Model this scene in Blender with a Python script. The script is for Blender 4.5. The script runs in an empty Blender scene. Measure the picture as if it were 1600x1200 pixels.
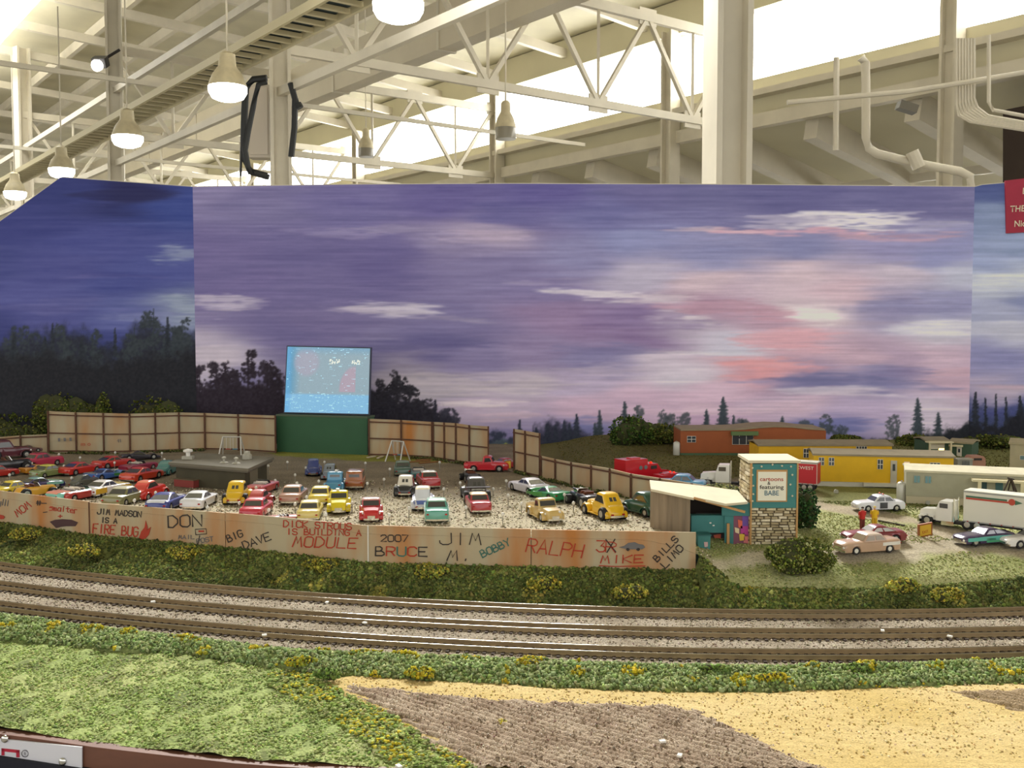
import bpy, math, random
import numpy as np
from mathutils import Matrix, Vector
random.seed(7); RNG = np.random.default_rng(11)
SC = bpy.context.scene; COL = SC.collection
# ------------------------------------------------------------------ camera, world, light, exposure
F = 1600.0; PITCH = math.atan(90 / F); CZ = 1.35
cam_d = bpy.data.cameras.new('camera'); cam = bpy.data.objects.new('camera', cam_d); COL.objects.link(cam)
cam_d.sensor_width = 36; cam_d.lens = 36 * F / 1600; cam_d.clip_start = .02; cam_d.clip_end = 300
cam.location = (0, 0, CZ); cam.rotation_euler = (math.pi / 2 - PITCH, 0, 0); SC.camera = cam
W = bpy.data.worlds.new('hall daylight'); SC.world = W; W.use_nodes = True
W.node_tree.nodes['Background'].inputs[0].default_value = (1.0, .985, .94, 1)
W.node_tree.nodes['Background'].inputs[1].default_value = 1.35
sky_l = bpy.data.lights.new('roof_skylight', 'AREA'); sky_l.shape = 'RECTANGLE'; sky_l.size = 3.6; sky_l.size_y = 2.0
sky_l.energy = 2500; sky_l.color = (1, .98, .94)
sky_o = bpy.data.objects.new('roof_skylight', sky_l); COL.objects.link(sky_o); sky_o.location = (-1.0, 11.2, 9.2)
sky_o.rotation_euler = (Vector((0, 1.1, 1.1)) - Vector((-1.0, 11.2, 9.2))).to_track_quat('-Z', 'Y').to_euler()
SC.view_settings.view_transform = 'Standard'; SC.view_settings.look = 'None'; SC.view_settings.gamma = 1
SC.view_settings.use_curve_mapping = False; SC.view_settings.exposure = .25
SC.cycles.use_denoising = True; SC.cycles.max_bounces = 6; SC.cycles.diffuse_bounces = 4

# ------------------------------------------------------------------ pixel <-> world helpers
cp, sp = math.cos(PITCH), math.sin(PITCH)
def ray(px, py):
    u = (px - 800) / F; v = (600 - py) / F
    return np.array([u, cp + sp * v, -sp + cp * v])
def on_plane(px, py, z):
    r = ray(px, py); t = (z - CZ) / r[2]; return np.array([r[0] * t, r[1] * t, z])
def at_y(px, py, y):
    r = ray(px, py); t = y / r[1]; return np.array([r[0] * t, y, CZ + r[2] * t])
def project(x, y, z):
    zz = z - CZ; dep = y * cp - zz * sp; up = y * sp + zz * cp
    return 800 + F * x / dep, 600 - F * up / dep
ZT = CZ - .262            # rail tops
ZB = ZT - .0044           # ballast
ZF = CZ - .268            # front fields
ZL = CZ - .213            # parking lot
ZFT = CZ - .205           # top of the front fence
ZFB = CZ - .2415          # its foot
def smooth(e0, e1, x):
    t = np.clip((x - e0) / (e1 - e0), 0, 1); return t * t * (3 - 2 * t)
def curve(pts, z):
    w = np.array([on_plane(a, b, z) for a, b in pts]); return w
_t = {'far': [(0, 881), (400, 923), (600, 934.5), (800, 947), (1200, 955.5), (1600, 951.5)],
      'mid': [(0, 911), (400, 952), (600, 965), (800, 976), (1200, 985.5), (1600, 982.5)],
      'near': [(0, 943), (400, 984), (600, 995), (800, 1008), (1200, 1018.5), (1600, 1013.5)]}
TRK = {}
for k, v in _t.items():
    w = curve(v, ZT); TRK[k] = np.poly1d(np.polyfit(w[:, 0], w[:, 1], 3))
def tp(k, x):
    xx = np.clip(x, -.62, .6); p = TRK[k]; return p(xx) + p.deriv()(xx) * (np.asarray(x) - xx)
_w1 = curve([(0, 960), (150, 982), (280, 997), (400, 1013), (500, 1020), (700, 1028), (1000, 1040), (1200, 1044), (1400, 1041), (1600, 1033)], ZB)
_w0 = curve([(0, 1002), (100, 1011), (300, 1027), (500, 1056), (600, 1062), (800, 1073), (1000, 1083), (1200, 1084), (1400, 1076), (1600, 1068)], ZF)
_ye = curve([(-200, 1118), (0, 1137), (160, 1160), (400, 1187), (700, 1203), (900, 1213), (1700, 1222)], ZF)
yW1 = lambda x: np.interp(x, _w1[:, 0], _w1[:, 1])
yW0 = lambda x: np.interp(x, _w0[:, 0], _w0[:, 1])
yE = lambda x: np.interp(x, _ye[:, 0], _ye[:, 1])
yBk = lambda x: tp('far', x) + .0125
_ff = curve([(-150, 748), (0, 768), (140, 785), (300, 797), (440, 809), (575, 822), (800, 827), (1088, 832)], ZFT)
FX_END = _ff[-1, 0]
def yF(x):
    a = np.interp(x, _ff[:, 0], _ff[:, 1]); b = tp('far', x) + .044
    s = smooth(FX_END - .002, FX_END + .03, x); return a * (1 - s) + b * s
BACK_Y = 1.85
def hz(x, y):
    """height of the scenery behind the front fence"""
    x = np.asarray(x, float); y = np.asarray(y, float)
    z = np.full(np.broadcast(x, y).shape, ZL)
    rise = .017 * smooth(1.5, 1.86, y) * smooth(.05, .17, x) * (1 - .55 * smooth(.34, .6, x))
    z = z + rise
    low = CZ + np.interp(y, [.9, .955, .985, 1.03, 1.1, 1.18], [-.2635, -.2635, -.243, -.2295, -.2222, -.213])
    s = smooth(.12, .235, x) * (y < 1.2)
    z = z * (1 - s) + low * s
    z = z + .035 * smooth(1.76, 1.86, y) * smooth(-.42, -.55, x)
    return z
def ground(px, py):
    r = ray(px, py); ys = np.linspace(.9, 2.0, 2201); t = ys / r[1]
    d = CZ + r[2] * t - hz(r[0] * t, ys); i = int(np.argmax(d < 0)); y = ys[i]
    x = r[0] * y / r[1]; return np.array([x, y, float(hz(x, y))])

# ------------------------------------------------------------------ materials
def lin(c):
    if isinstance(c, str):
        c = [int(c[i:i + 2], 16) / 255 for i in (0, 2, 4)]
    return [((v + .055) / 1.055) ** 2.4 if v > .04045 else v / 12.92 for v in c]
def linA(a):
    a = np.clip(np.asarray(a, float), 0, 1); return np.where(a > .04045, ((a + .055) / 1.055) ** 2.4, a / 12.92)
_M = {}
def mat(name, col='808080', rough=.6, metal=0, var=.0, scale=200, stretch=(1, 1, 1), col2=None, bump=0, attr=False, coat=0, emit=None, es=1, spec=.5, lo=.35, hi=.65, detail=4):
    if name in _M: return _M[name]
    m = bpy.data.materials.new(name); m.use_nodes = True; nt = m.node_tree; N = nt.nodes; L = nt.links
    b = N['Principled BSDF']; b.inputs['Roughness'].default_value = rough; b.inputs['Metallic'].default_value = metal
    b.inputs['Specular IOR Level'].default_value = spec
    if coat: b.inputs['Coat Weight'].default_value = coat; b.inputs['Coat Roughness'].default_value = .08
    c = lin(col) + [1]; b.inputs['Base Color'].default_value = c; src = None
    if attr:
        a = N.new('ShaderNodeAttribute'); a.attribute_name = 'Col'; src = a.outputs['Color']
    if var or col2 or bump:
        tc = N.new('ShaderNodeTexCoord'); mp = N.new('ShaderNodeMapping'); mp.inputs['Scale'].default_value = stretch
        n = N.new('ShaderNodeTexNoise'); n.inputs['Scale'].default_value = scale; n.inputs['Detail'].default_value = detail
        L.new(tc.outputs['Object'], mp.inputs[0]); L.new(mp.outputs[0], n.inputs[0])
        if var or col2:
            r = N.new('ShaderNodeValToRGB'); r.color_ramp.elements[0].position = lo; r.color_ramp.elements[1].position = hi
            if attr:
                r.color_ramp.elements[0].color = (1 - var,) * 3 + (1,); r.color_ramp.elements[1].color = (1 + var,) * 3 + (1,)
                mx = N.new('ShaderNodeMix'); mx.data_type = 'RGBA'; mx.blend_type = 'MULTIPLY'; mx.inputs[0].default_value = 1
                L.new(src, mx.inputs[6]); L.new(r.outputs[0], mx.inputs[7]); src = mx.outputs[2]
            else:
                c2 = lin(col2) + [1] if col2 else [v * (1 + var) for v in c[:3]] + [1]
                c1 = c if col2 else [v * (1 - var) for v in c[:3]] + [1]
                r.color_ramp.elements[0].color = c1; r.color_ramp.elements[1].color = c2; src = r.outputs[0]
            L.new(n.outputs[0], r.inputs[0])
        if bump:
            bp = N.new('ShaderNodeBump'); bp.inputs['Strength'].default_value = bump; bp.inputs['Distance'].default_value = .002
            L.new(n.outputs[0], bp.inputs['Height']); L.new(bp.outputs[0], b.inputs['Normal'])
    if src is not None: L.new(src, b.inputs['Base Color'])
    if emit is not None:
        if attr: L.new(src, b.inputs['Emission Color'])
        else: b.inputs['Emission Color'].default_value = lin(emit) + [1]
        b.inputs['Emission Strength'].default_value = es
    _M[name] = m; return m
def paint(c, rough=.28): return mat('paint_' + c, c, rough, 0, coat=.6, spec=.5, var=.04, scale=60)
def flat(c, rough=.65): return mat('matte_' + c, c, rough, 0, var=.05, scale=150)
CHROME = mat('chrome', 'd8d8d4', .16, 1); TYRE = mat('tyre_rubber', '1c1b1d', .7); GLASS = mat('car_glass', '3a3a38', .1, 0, spec=.8, coat=.5)
HUB = mat('wheel_hub', 'b9b7b0', .3, .7); LAMP = mat('headlight', 'e8e4d8', .15, .3); RED_L = mat('tail_light', 'a01818', .25)
PANE = mat('window_pane', '4a5258', .1, 0, spec=.8); WHITE = flat('dcd9d0'); DARK = flat('24201f')

# ------------------------------------------------------------------ mesh builder
class MB:
    def __init__(s): s.v = []; s.f = []
    def add(s, vs, fs):
        o = len(s.v); s.v += [tuple(map(float, p)) for p in vs]; s.f += [tuple(i + o for i in q) for q in fs]; return s
    def box(s, c, d, M=None):
        x, y, z = [k / 2 for k in d]
        vs = [Vector((i * x, j * y, k * z)) for i in (-1, 1) for j in (-1, 1) for k in (-1, 1)]
        if M is not None: vs = [M @ q for q in vs]
        return s.add([q + Vector(c) for q in vs], [(0, 1, 3, 2), (4, 6, 7, 5), (0, 4, 5, 1), (2, 3, 7, 6), (0, 2, 6, 4), (1, 5, 7, 3)])
    def hexa(s, p):   # 8 points: bottom loop then top loop
        return s.add(p, [(3, 2, 1, 0), (4, 5, 6, 7), (0, 1, 5, 4), (1, 2, 6, 5), (2, 3, 7, 6), (3, 0, 4, 7)])
    def beam(s, a, b, w, h, up=(0, 0, 1)):
        a, b = Vector(a), Vector(b); d = (b - a).normalized(); u = Vector(up)
        if abs(d.dot(u)) > .95: u = Vector((0, 1, 0))
        r = d.cross(u).normalized(); u = r.cross(d)
        q = [(-1, -1), (1, -1), (1, 1), (-1, 1)]
        return s.hexa([a + r * (i * w / 2) + u * (j * h / 2) for i, j in q] + [b + r * (i * w / 2) + u * (j * h / 2) for i, j in q])
    def cyl(s, a, b, r0, r1=None, n=12):
        r1 = r0 if r1 is None else r1; a, b = Vector(a), Vector(b); d = (b - a).normalized()
        u = d.orthogonal().normalized(); w = d.cross(u); o = []
        for c, r in ((a, r0), (b, r1)):
            o += [c + (u * math.cos(t) + w * math.sin(t)) * r for t in [2 * math.pi * i / n for i in range(n)]]
        return s.add(o, [(i, (i + 1) % n, n + (i + 1) % n, n + i) for i in range(n)] + [tuple(range(n - 1, -1, -1)), tuple(range(n, 2 * n))])
    def tube(s, pts, r, n=6):
        pts = [Vector(p) for p in pts]; o = []; m = len(pts)
        for i, p in enumerate(pts):
            d = (pts[min(i + 1, m - 1)] - pts[max(i - 1, 0)]).normalized()
            ref = Vector((0, 0, 1)) if abs(d.z) < .9 else Vector((0, 1, 0))
            u = d.cross(ref).normalized(); w = u.cross(d)
            o += [p + (u * math.cos(t) + w * math.sin(t)) * r for t in [2 * math.pi * k / n for k in range(n)]]
        f = [(i * n + k, i * n + (k + 1) % n, (i + 1) * n + (k + 1) % n, (i + 1) * n + k) for i in range(m - 1) for k in range(n)]
        return s.add(o, f + [tuple(range(n - 1, -1, -1)), tuple(range((m - 1) * n, m * n))])
    def rings(s, rings, cap=(True, True)):
        n = len(rings[0]); o = [p for r in rings for p in r]
        f = [(i * n + k, i * n + (k + 1) % n, (i + 1) * n + (k + 1) % n, (i + 1) * n + k) for i in range(len(rings) - 1) for k in range(n)]
        if cap[0]: f.append(tuple(range(n - 1, -1, -1)))
        if cap[1]: f.append(tuple(range((len(rings) - 1) * n, len(rings) * n)))
        return s.add(o, f)
    def sphere(s, c, r, nu=10, nv=6, zmin=-1.0):
        r = (r, r, r) if not hasattr(r, '__len__') else r; R = []
        for j in range(nv + 1):
            ph = math.asin(zmin) + (math.pi / 2 - math.asin(zmin)) * j / nv; q = max(math.cos(ph), .02)
            R.append([(c[0] + r[0] * q * math.cos(t), c[1] + r[1] * q * math.sin(t), c[2] + r[2] * math.sin(ph)) for t in [2 * math.pi * i / nu for i in range(nu)]])
        return s.rings(R)
    def lathe(s, c, prof, n=20):
        return s.rings([[(c[0] + r * math.cos(t), c[1] + r * math.sin(t), c[2] + z) for t in [2 * math.pi * i / n for i in range(n)]] for r, z in prof])
    def prism(s, poly, d):
        n = len(poly); d = Vector(d); p = [Vector(q) for q in poly]
        return s.add(p + [q + d for q in p], [tuple(range(n)), tuple(range(2 * n - 1, n - 1, -1))] + [(i, n + i, n + (i + 1) % n, (i + 1) % n) for i in range(n)])
    def mesh(s, name, off=None):
        me = bpy.data.meshes.new(name); me.from_pydata(s.v, [], s.f)
        if off is not None: me.transform(Matrix.Translation(-Vector(off)))
        me.validate(); return me
    def build(s, name, m, parent=None, local=False, smooth=None, kind=None, label=None, fix=True):
        off = None
        if parent is not None and not local:
            off = parent.location if parent.parent is None else parent.parent.location
        me = s.mesh(name, off)
        if fix:
            import bmesh
            bm = bmesh.new(); bm.from_mesh(me); bmesh.ops.recalc_face_normals(bm, faces=bm.faces); bm.to_mesh(me); bm.free()
        if smooth is not None:
            me.polygons.foreach_set('use_smooth', [True] * len(me.polygons)); me.set_sharp_from_angle(angle=math.radians(smooth))
        return link(name, me, m, parent, kind, label)
def link(name, me, m=None, parent=None, kind=None, label=None):
    if m is not None and not me.materials: me.materials.append(m)
    o = bpy.data.objects.new(name, me); COL.objects.link(o)
    if parent is not None: o.parent = parent
    if kind: o['kind'] = kind
    if label: o['label'] = label
    return o
def thing(name, label, cat, loc=(0, 0, 0), rz=0, group=None, kind=None):
    o = bpy.data.objects.new(name, None); COL.objects.link(o); o.location = loc; o.rotation_euler = (0, 0, rz); o.empty_display_size = .01
    if kind: o['kind'] = kind
    else: o['label'] = label; o['category'] = cat
    if group: o['group'] = group
    return o
def tag(o, label, cat, group=None):
    o['label'] = label; o['category'] = cat
    if group: o['group'] = group
    return o
def fastmesh(name, V, Fq, C=None, smooth=False):
    """numpy verts (n,3), faces (m,k), colours (n,3) linear"""
    me = bpy.data.meshes.new(name); V = np.ascontiguousarray(V, np.float32); Fq = np.ascontiguousarray(Fq, np.int32); m, k = Fq.shape
    me.vertices.add(len(V)); me.vertices.foreach_set('co', V.ravel()); me.loops.add(m * k); me.loops.foreach_set('vertex_index', Fq.ravel())
    me.polygons.add(m); me.polygons.foreach_set('loop_start', np.arange(m, dtype=np.int32) * k)
    me.update(calc_edges=True)
    if smooth: me.polygons.foreach_set('use_smooth', np.ones(m, bool))
    if C is not None:
        a = me.color_attributes.new('Col', 'FLOAT_COLOR', 'POINT'); c = np.ones((len(V), 4), np.float32); c[:, :3] = C
        a.data.foreach_set('color', c.ravel())
    return me
def gridfaces(nr, nc):
    i = np.arange(nr * nc).reshape(nr, nc)
    return np.stack([i[:-1, :-1], i[:-1, 1:], i[1:, 1:], i[1:, :-1]], -1).reshape(-1, 4)
OCT_V = np.array([(1, 0, 0), (-1, 0, 0), (0, 1, 0), (0, -1, 0), (0, 0, 1), (0, 0, -1)], float)
OCT_F = np.array([(0, 2, 4), (2, 1, 4), (1, 3, 4), (3, 0, 4), (2, 0, 5), (1, 2, 5), (3, 1, 5), (0, 3, 5)])
def rotmats(n):
    q = RNG.normal(size=(n, 4)); q /= np.linalg.norm(q, axis=1)[:, None]; w, x, y, z = q.T
    return np.stack([1 - 2 * (y * y + z * z), 2 * (x * y - w * z), 2 * (x * z + w * y), 2 * (x * y + w * z), 1 - 2 * (x * x + z * z), 2 * (y * z - w * x), 2 * (x * z - w * y), 2 * (y * z + w * x), 1 - 2 * (x * x + y * y)], -1).reshape(n, 3, 3)
def bits(name, P, size, cols, m, parent=None, kind='stuff', aniso=.5, off=None, label=None, flat_z=1.0):
    """many small faceted crumbs joined into one mesh"""
    n = len(P); s = np.asarray(size).reshape(-1, 1, 1) * (1 + aniso * (RNG.random((n, 1, 3)) - .5) * 2) * np.ones((n, 1, 1))
    v = np.einsum('nij,nkj->nki', rotmats(n), OCT_V[None] * s * (1 + .35 * (RNG.random((n, 6, 1)) - .5)))
    v[:, :, 2] *= flat_z; v += P[:, None, :]
    if off is not None: v -= np.asarray(off)
    f = (OCT_F[None] + (np.arange(n) * 6)[:, None, None]).reshape(-1, 3)
    me = fastmesh(name, v.reshape(-1, 3), f, np.repeat(linA(cols), 6, 0))
    return link(name, me, m, parent, kind, label)
def pick(n, cols, jit=.06):
    c = np.array([[int(h[i:i + 2], 16) / 255 for i in (0, 2, 4)] for h in cols]); k = RNG.integers(0, len(c), n)
    return np.clip(c[k] * (1 + jit * RNG.normal(size=(n, 1))) + .015 * RNG.normal(size=(n, 3)), 0, 1)
def vnoise(shape, gy, gx, seed=0):
    r = np.random.default_rng(seed); g = r.random((gy + 3, gx + 3)); y = np.linspace(0, gy, shape[0]); x = np.linspace(0, gx, shape[1])
    yi = y.astype(int); xi = x.astype(int); fy = y - yi; fx = x - xi; fy = fy * fy * (3 - 2 * fy); fx = fx * fx * (3 - 2 * fx)
    a = g[yi][:, xi] * (1 - fx) + g[yi][:, xi + 1] * fx; b = g[yi + 1][:, xi] * (1 - fx) + g[yi + 1][:, xi + 1] * fx
    return a * (1 - fy[:, None]) + b * fy[:, None]
def pnoise(x, y, s, seed=0):   # cheap smooth noise at world points, -1..1
    r = np.random.default_rng(seed); o = 0
    for k in range(6):
        a = r.random() * 6.28; f = s * (.6 + 1.2 * r.random()); o = o + np.sin((x * math.cos(a) + y * math.sin(a)) * f + r.random() * 6.28)
    return o / 3.2
def polysd(x, y, poly):
    """signed distance, positive inside"""
    P = np.array(poly); d = np.full(x.shape, 1e9); ins = np.zeros(x.shape, bool); n = len(P)
    for i in range(n):
        a, b = P[i], P[(i + 1) % n]; e = b - a; t = np.clip(((x - a[0]) * e[0] + (y - a[1]) * e[1]) / (e @ e), 0, 1)
        d = np.minimum(d, np.hypot(x - a[0] - t * e[0], y - a[1] - t * e[1]))
        c = (a[1] > y) != (b[1] > y); dy = b[1] - a[1] if b[1] != a[1] else 1e-9
        ins ^= c & (x < e[0] * (y - a[1]) / dy + a[0])
    return np.where(ins, d, -d)
# ------------------------------------------------------------------ hall (axes: a along the building, b across it)
def H(a, b, z): return Vector((-.6 * a + .8 * b, .8 * a + .6 * b, z))
HZ = math.atan2(.8, -.6)
STEEL = mat('cream_steel_paint', 'd3ccbb', .55, var=.05, scale=2)
ROOFM = mat('cream_roof_deck', 'cdc7ae', .7, var=.07, scale=.8, stretch=(1, 1, 1))
WALLM = mat('cream_wall', 'd2ccb0', .8, var=.05, scale=.5)
CONC = mat('concrete_floor', '8c877c', .7, var=.15, scale=.6)
MB().box((4, 20, -.05), (90, 90, .1)).build('floor', CONC, kind='structure')
# roof deck with ridges running along the hall
rp = [(-14, 8.4), (-6, 9.6), (1.2, 10.9), (6.8, 10.3), (12, 10.0), (19.0, 9.35)]
R = MB()
for a in (-14, 75): pass
for (b0, z0), (b1, z1) in zip(rp[:-1], rp[1:]):
    R.hexa([H(-14, b0, z0), H(75, b0, z0), H(75, b1, z1), H(-14, b1, z1), H(-14, b0, z0 + .2), H(75, b0, z0 + .2), H(75, b1, z1 + .2), H(-14, b1, z1 + .2)])
R.build('ceiling', ROOFM, kind='structure')
def roofz(b): return float(np.interp(b, [p[0] for p in rp], [p[1] for p in rp]))
for b in (3.2, 5.0, 8.6, 10.2, 13.6, 15.8):
    MB().beam(H(-10, b, roofz(b) - .16), H(70, b, roofz(b) - .16), .14, .3).build('roof_purlin', STEEL, kind='structure')
for a in (4, 9.6, 12.8, 16, 19.2, 22.4, 25.6, 28.8, 32, 35.2, 40, 45, 50, 56):
    g = MB()
    for (b0, z0), (b1, z1) in zip(rp[2:-1], rp[3:]): g.beam(H(a, b0, z0 - .42), H(a, b1, z1 - .42), .16, .24)
    g.build('roof_rafter', STEEL, kind='structure')
# clerestory: pier, glazed band, wall below
WIN = mat('bright_window', 'ffffff', .3, emit='fffdf6', es=7)
wall = thing('wall_right', '', '', kind='structure')
MB().beam(H(-14, 18.9, 6.5), H(75, 18.9, 6.5), .3, 1.0).build('spandrel', WALLM, wall)
MB().beam(H(-14, 18.8, 8.95), H(75, 18.8, 8.95), .3, .8).build('header', WALLM, wall)
MB().beam(H(-14, 18.7, 6.02), H(75, 18.7, 6.02), .25, .3).build('sill_beam', STEEL, wall)
MB().beam(H(-14, 18.6, 6.62), H(75, 18.6, 6.62), .3, .14).build('ledge', STEEL, wall)
for k, (a0, a1) in enumerate([(-2, 8.7), (9.2, 10.4), (10.9, 18), (18.4, 25.3), (25.7, 34.1), (34.5, 43.5), (44, 58)]):
    w = thing('window_%d' % (k + 1), '', '', kind='structure')
    n = max(1, int((a1 - a0) / 1.7))
    for i in range(n):
        q0 = a0 + (a1 - a0) * i / n; q1 = a0 + (a1 - a0) * (i + 1) / n
        MB().hexa([H(q0 + .03, 18.9, 6.95), H(q1 - .03, 18.9, 6.95), H(q1 - .03, 18.95, 6.95), H(q0 + .03, 18.95, 6.95), H(q0 + .03, 18.9, 8.55), H(q1 - .03, 18.9, 8.55), H(q1 - .03, 18.95, 8.55), H(q0 + .03, 18.95, 8.55)]).build('pane', WIN, w)
# lower lean-to roof beyond the columns, with deep rafters
lean = MB(); lean.hexa([H(-10, 19.0, 6.0), H(70, 19.0, 6.0), H(70, 31, 3.6), H(-10, 31, 3.6), H(-10, 19.0, 6.2), H(70, 19.0, 6.2), H(70, 31, 3.8), H(-10, 31, 3.8)])
lean.build('ceiling_lean_to', mat('pale_lean_to', 'dcd7bf', .7, var=.04, scale=.6), kind='structure')
for a in np.arange(2, 60, 2.45):
    MB().beam(H(a, 18.9, 5.75), H(a, 31, 3.35), .34, .6).build('lean_to_rafter', STEEL, kind='structure')
for b, z in ((22.5, 5.0), (26.5, 4.2)):
    MB().beam(H(-10, b, z - .12), H(70, b, z - .12), .12, .2).build('lean_to_purlin', STEEL, kind='structure')
MB().beam(H(-10, 30.8, .6), H(70, 30.8, .6), .3, 1.2).build('wall_far', WALLM, kind='structure')
MB().beam(H(75, -14, 5), H(75, 31, 5), .3, 10).build('wall_back', WALLM, kind='structure')
DKB = mat('dark_doorway', '3a2e28', .8)
MB().hexa([at_y(1567, 300, 19.5), at_y(1680, 300, 18.5), at_y(1680, 300, 19.2), at_y(1567, 300, 20.2), at_y(1567, 172, 19.5), at_y(1680, 150, 18.5), at_y(1680, 150, 19.2), at_y(1567, 172, 20.2)]).build('dark_partition', DKB, kind='structure')
for i in range(14):  # unseen glowing panes, added low on the far side to brighten the lean-to
    w = thing('window_%d' % (20 + i), '', '', kind='structure'); a = 4 + i * 4
    MB().hexa([H(a, 30.5, 1.3), H(a + 3.6, 30.5, 1.3), H(a + 3.6, 30.55, 1.3), H(a, 30.55, 1.3), H(a, 30.5, 3.1), H(a + 3.6, 30.5, 3.1), H(a + 3.6, 30.55, 3.1), H(a, 30.55, 3.1)]).build('pane', WIN, w)
# columns
def hcol(a, b, z1, w=.40, rot=HZ, name='steel_column'):
    c = thing(name, '', '', H(a, b, 0), rot, kind='structure')
    t = w * .16
    MB().box((w / 2 - t / 2, 0, z1 / 2), (t, w, z1)).build('flange', STEEL, c, True)
    MB().box((-w / 2 + t / 2, 0, z1 / 2), (t, w, z1)).build('flange', STEEL, c, True)
    MB().box((0, 0, z1 / 2), (w - 2 * t, t * 1.6, z1)).build('web', STEEL, c, True)
    return c
hcol(6.35, 7.2, 10, .34, 0.2)
hcol(16.0, 7.22, 10, .34, 0.25); hcol(25.2, 7.2, 10, .36, 0.3); hcol(35.1, 7.2, 10, .42, .9); hcol(44.6, 7.2, 10, .42, .9)
for a in (10.8, 18.2, 25.5, 34.3, 43.8): hcol(a, 18.55, 8.6, .34)
# trusses across the hall
def truss(a, zb=5.95, b0=7.2, b1=18.6, zt=7.95):
    t = thing('roof_truss', '', '', kind='structure')
    MB().beam(H(a, b0, zb), H(a, b1, zb), .1, .16).build('bottom_chord', STEEL, t)
    MB().beam(H(a, b0, zt), H(a, b1, zt), .12, .2).build('top_chord', STEEL, t)
    n = 4; xs = np.linspace(b0 + .1, b1 - .1, 2 * n + 1)
    for i in range(2 * n):
        za, zc = (zb, zt) if i % 2 else (zt, zb)
        MB().beam(H(a, xs[i], za), H(a, xs[i + 1], zc), .09, .09).build('diagonal', STEEL, t)
        if i % 2 == 0: MB().beam(H(a, xs[i + 1], zb), H(a, xs[i + 1], zt), .06, .06).build('post', STEEL, t)
        g = MB().box((0, 0, 0), (.5, .04, .36), Matrix.Rotation(math.atan2(.6, .8), 4, 'Z')); g.v = [tuple(Vector(q) + H(a, xs[i + 1], zc)) for q in g.v]
        g.build('gusset', STEEL, t)
for a in (16.1, 25.6, 35.1, 44.6): truss(a)
# left bay trusses (run along the hall beyond the lamps)
for b, a0, a1 in ((1.9, 18, 52), ):
    t = thing('roof_truss', '', '', kind='structure')
    MB().beam(H(a0, b, 6.3), H(a1, b, 6.3), .14, .18).build('bottom_chord', STEEL, t); MB().beam(H(a0, b, 8.4), H(a1, b, 8.4), .14, .18).build('top_chord', STEEL, t)
    xs = np.arange(a0, a1, 2.4)
    for i in range(len(xs) - 1):
        za, zc = (6.3, 8.4) if i % 2 else (8.4, 6.3)
        MB().beam(H(xs[i], b, za), H(xs[i + 1], b, zc), .1, .1).build('diagonal', STEEL, t)
        MB().beam(H(xs[i], b, 6.3), H(xs[i], b, 8.4), .07, .07).build('post', STEEL, t)
truss(44.6, 6.2, -2, 7.2, 8.4)
for a in (20.8, 30.3): MB().beam(H(a, 1.5, 6.15), H(a, 18, 6.15), .07, .09).build('tie_rod', STEEL, kind='structure')
for z in (5.2, 6.9):
    MB().beam(H(9, 7.2, z), H(60, 7.2, z), .1, .14).build('side_rail', STEEL, kind='structure')
# roof light at the top left
rl = thing('window_9', '', '', kind='structure')
for i in range(5):
    MB().hexa([H(26.5 + i * 3, b, z) for b, z in ((3.4, 9.3),)] + [H(29.3 + i * 3, 3.4, 9.3), H(29.3 + i * 3, 6.0, 9.2), H(26.5 + i * 3, 6.0, 9.2)] +
              [H(26.5 + i * 3, 3.4, 9.35), H(29.3 + i * 3, 3.4, 9.35), H(29.3 + i * 3, 6.0, 9.25), H(26.5 + i * 3, 6.0, 9.25)]).build('pane', WIN, rl)
# air duct
d = MB().beam(H(-5, 12, 7.62), H(66, 12, 7.62), .4, 1.0); o = d.build('air_duct', mat('duct_paint', 'cfc6b0', .5, var=.04, scale=1.2), None)
tag(o, 'long cream rectangular air duct running under the hall roof', 'duct')
for a in np.arange(4, 60, 4.75):
    MB().beam(H(a, 12, 7.62), H(a + .08, 12, 7.62), .45, 1.05).build('duct_seam', STEEL, o)
# cable tray
ct = thing('cable_tray', 'long ladder shaped cable tray hanging beside the pendant lamps', 'cable tray', H(5, 6.3, 5.5))
for b in (6.02, 6.55): MB().beam(H(2, b, 5.5), H(50, b, 5.5), .05, .12).build('side_rail', mat('tray_rail', 'c9bf9c', .5), ct)
BL = mat('tray_cables', '39464c', .7, var=.2, scale=8)
MB().beam(H(2, 6.28, 5.56), H(50, 6.28, 5.56), .46, .05).build('cable_bundle', BL, ct)
for a in np.arange(4, 48, .36): MB().beam(H(a, 6.02, 5.49), H(a, 6.55, 5.49), .07, .06).build('rung', mat('tray_rail'), ct)
# pendant lamps
LAMPG = mat('lamp_lens', 'ffffff', .3, emit='fffdf4', es=9); SHADE = mat('lamp_shade', 'c6bb9c', .5, var=.08, scale=10); UNLIT = mat('lamp_lens_dark', '8b867a', .3)
def pendant(p, label, lit=True, r=.27):
    t = thing('pendant_lamp', label, 'lamp', p, group='high bay pendant lamps')
    MB().lathe((0, 0, 0), [(r, .06), (r * .98, .1), (r * .78, .24), (r * .46, .36), (r * .42, .52), (.05, .56)]).build('lamp_shade', SHADE, t, True, 40)
    MB().lathe((0, 0, 0), [(.02, -.13), (r * .5, -.12), (r * .82, -.085), (r * .98, -.01), (r * 1.0, .07), (r * .9, .09)] if lit else [(.02, -.15), (r * .96, -.15), (r * .98, .06), (r * .9, .09)]).build('lens', LAMPG if lit else UNLIT, t, True, 60)
    MB().cyl((0, 0, .5), (0, 0, 3.5), .015, n=6).build('suspension_rod', STEEL, t, True)
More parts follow.
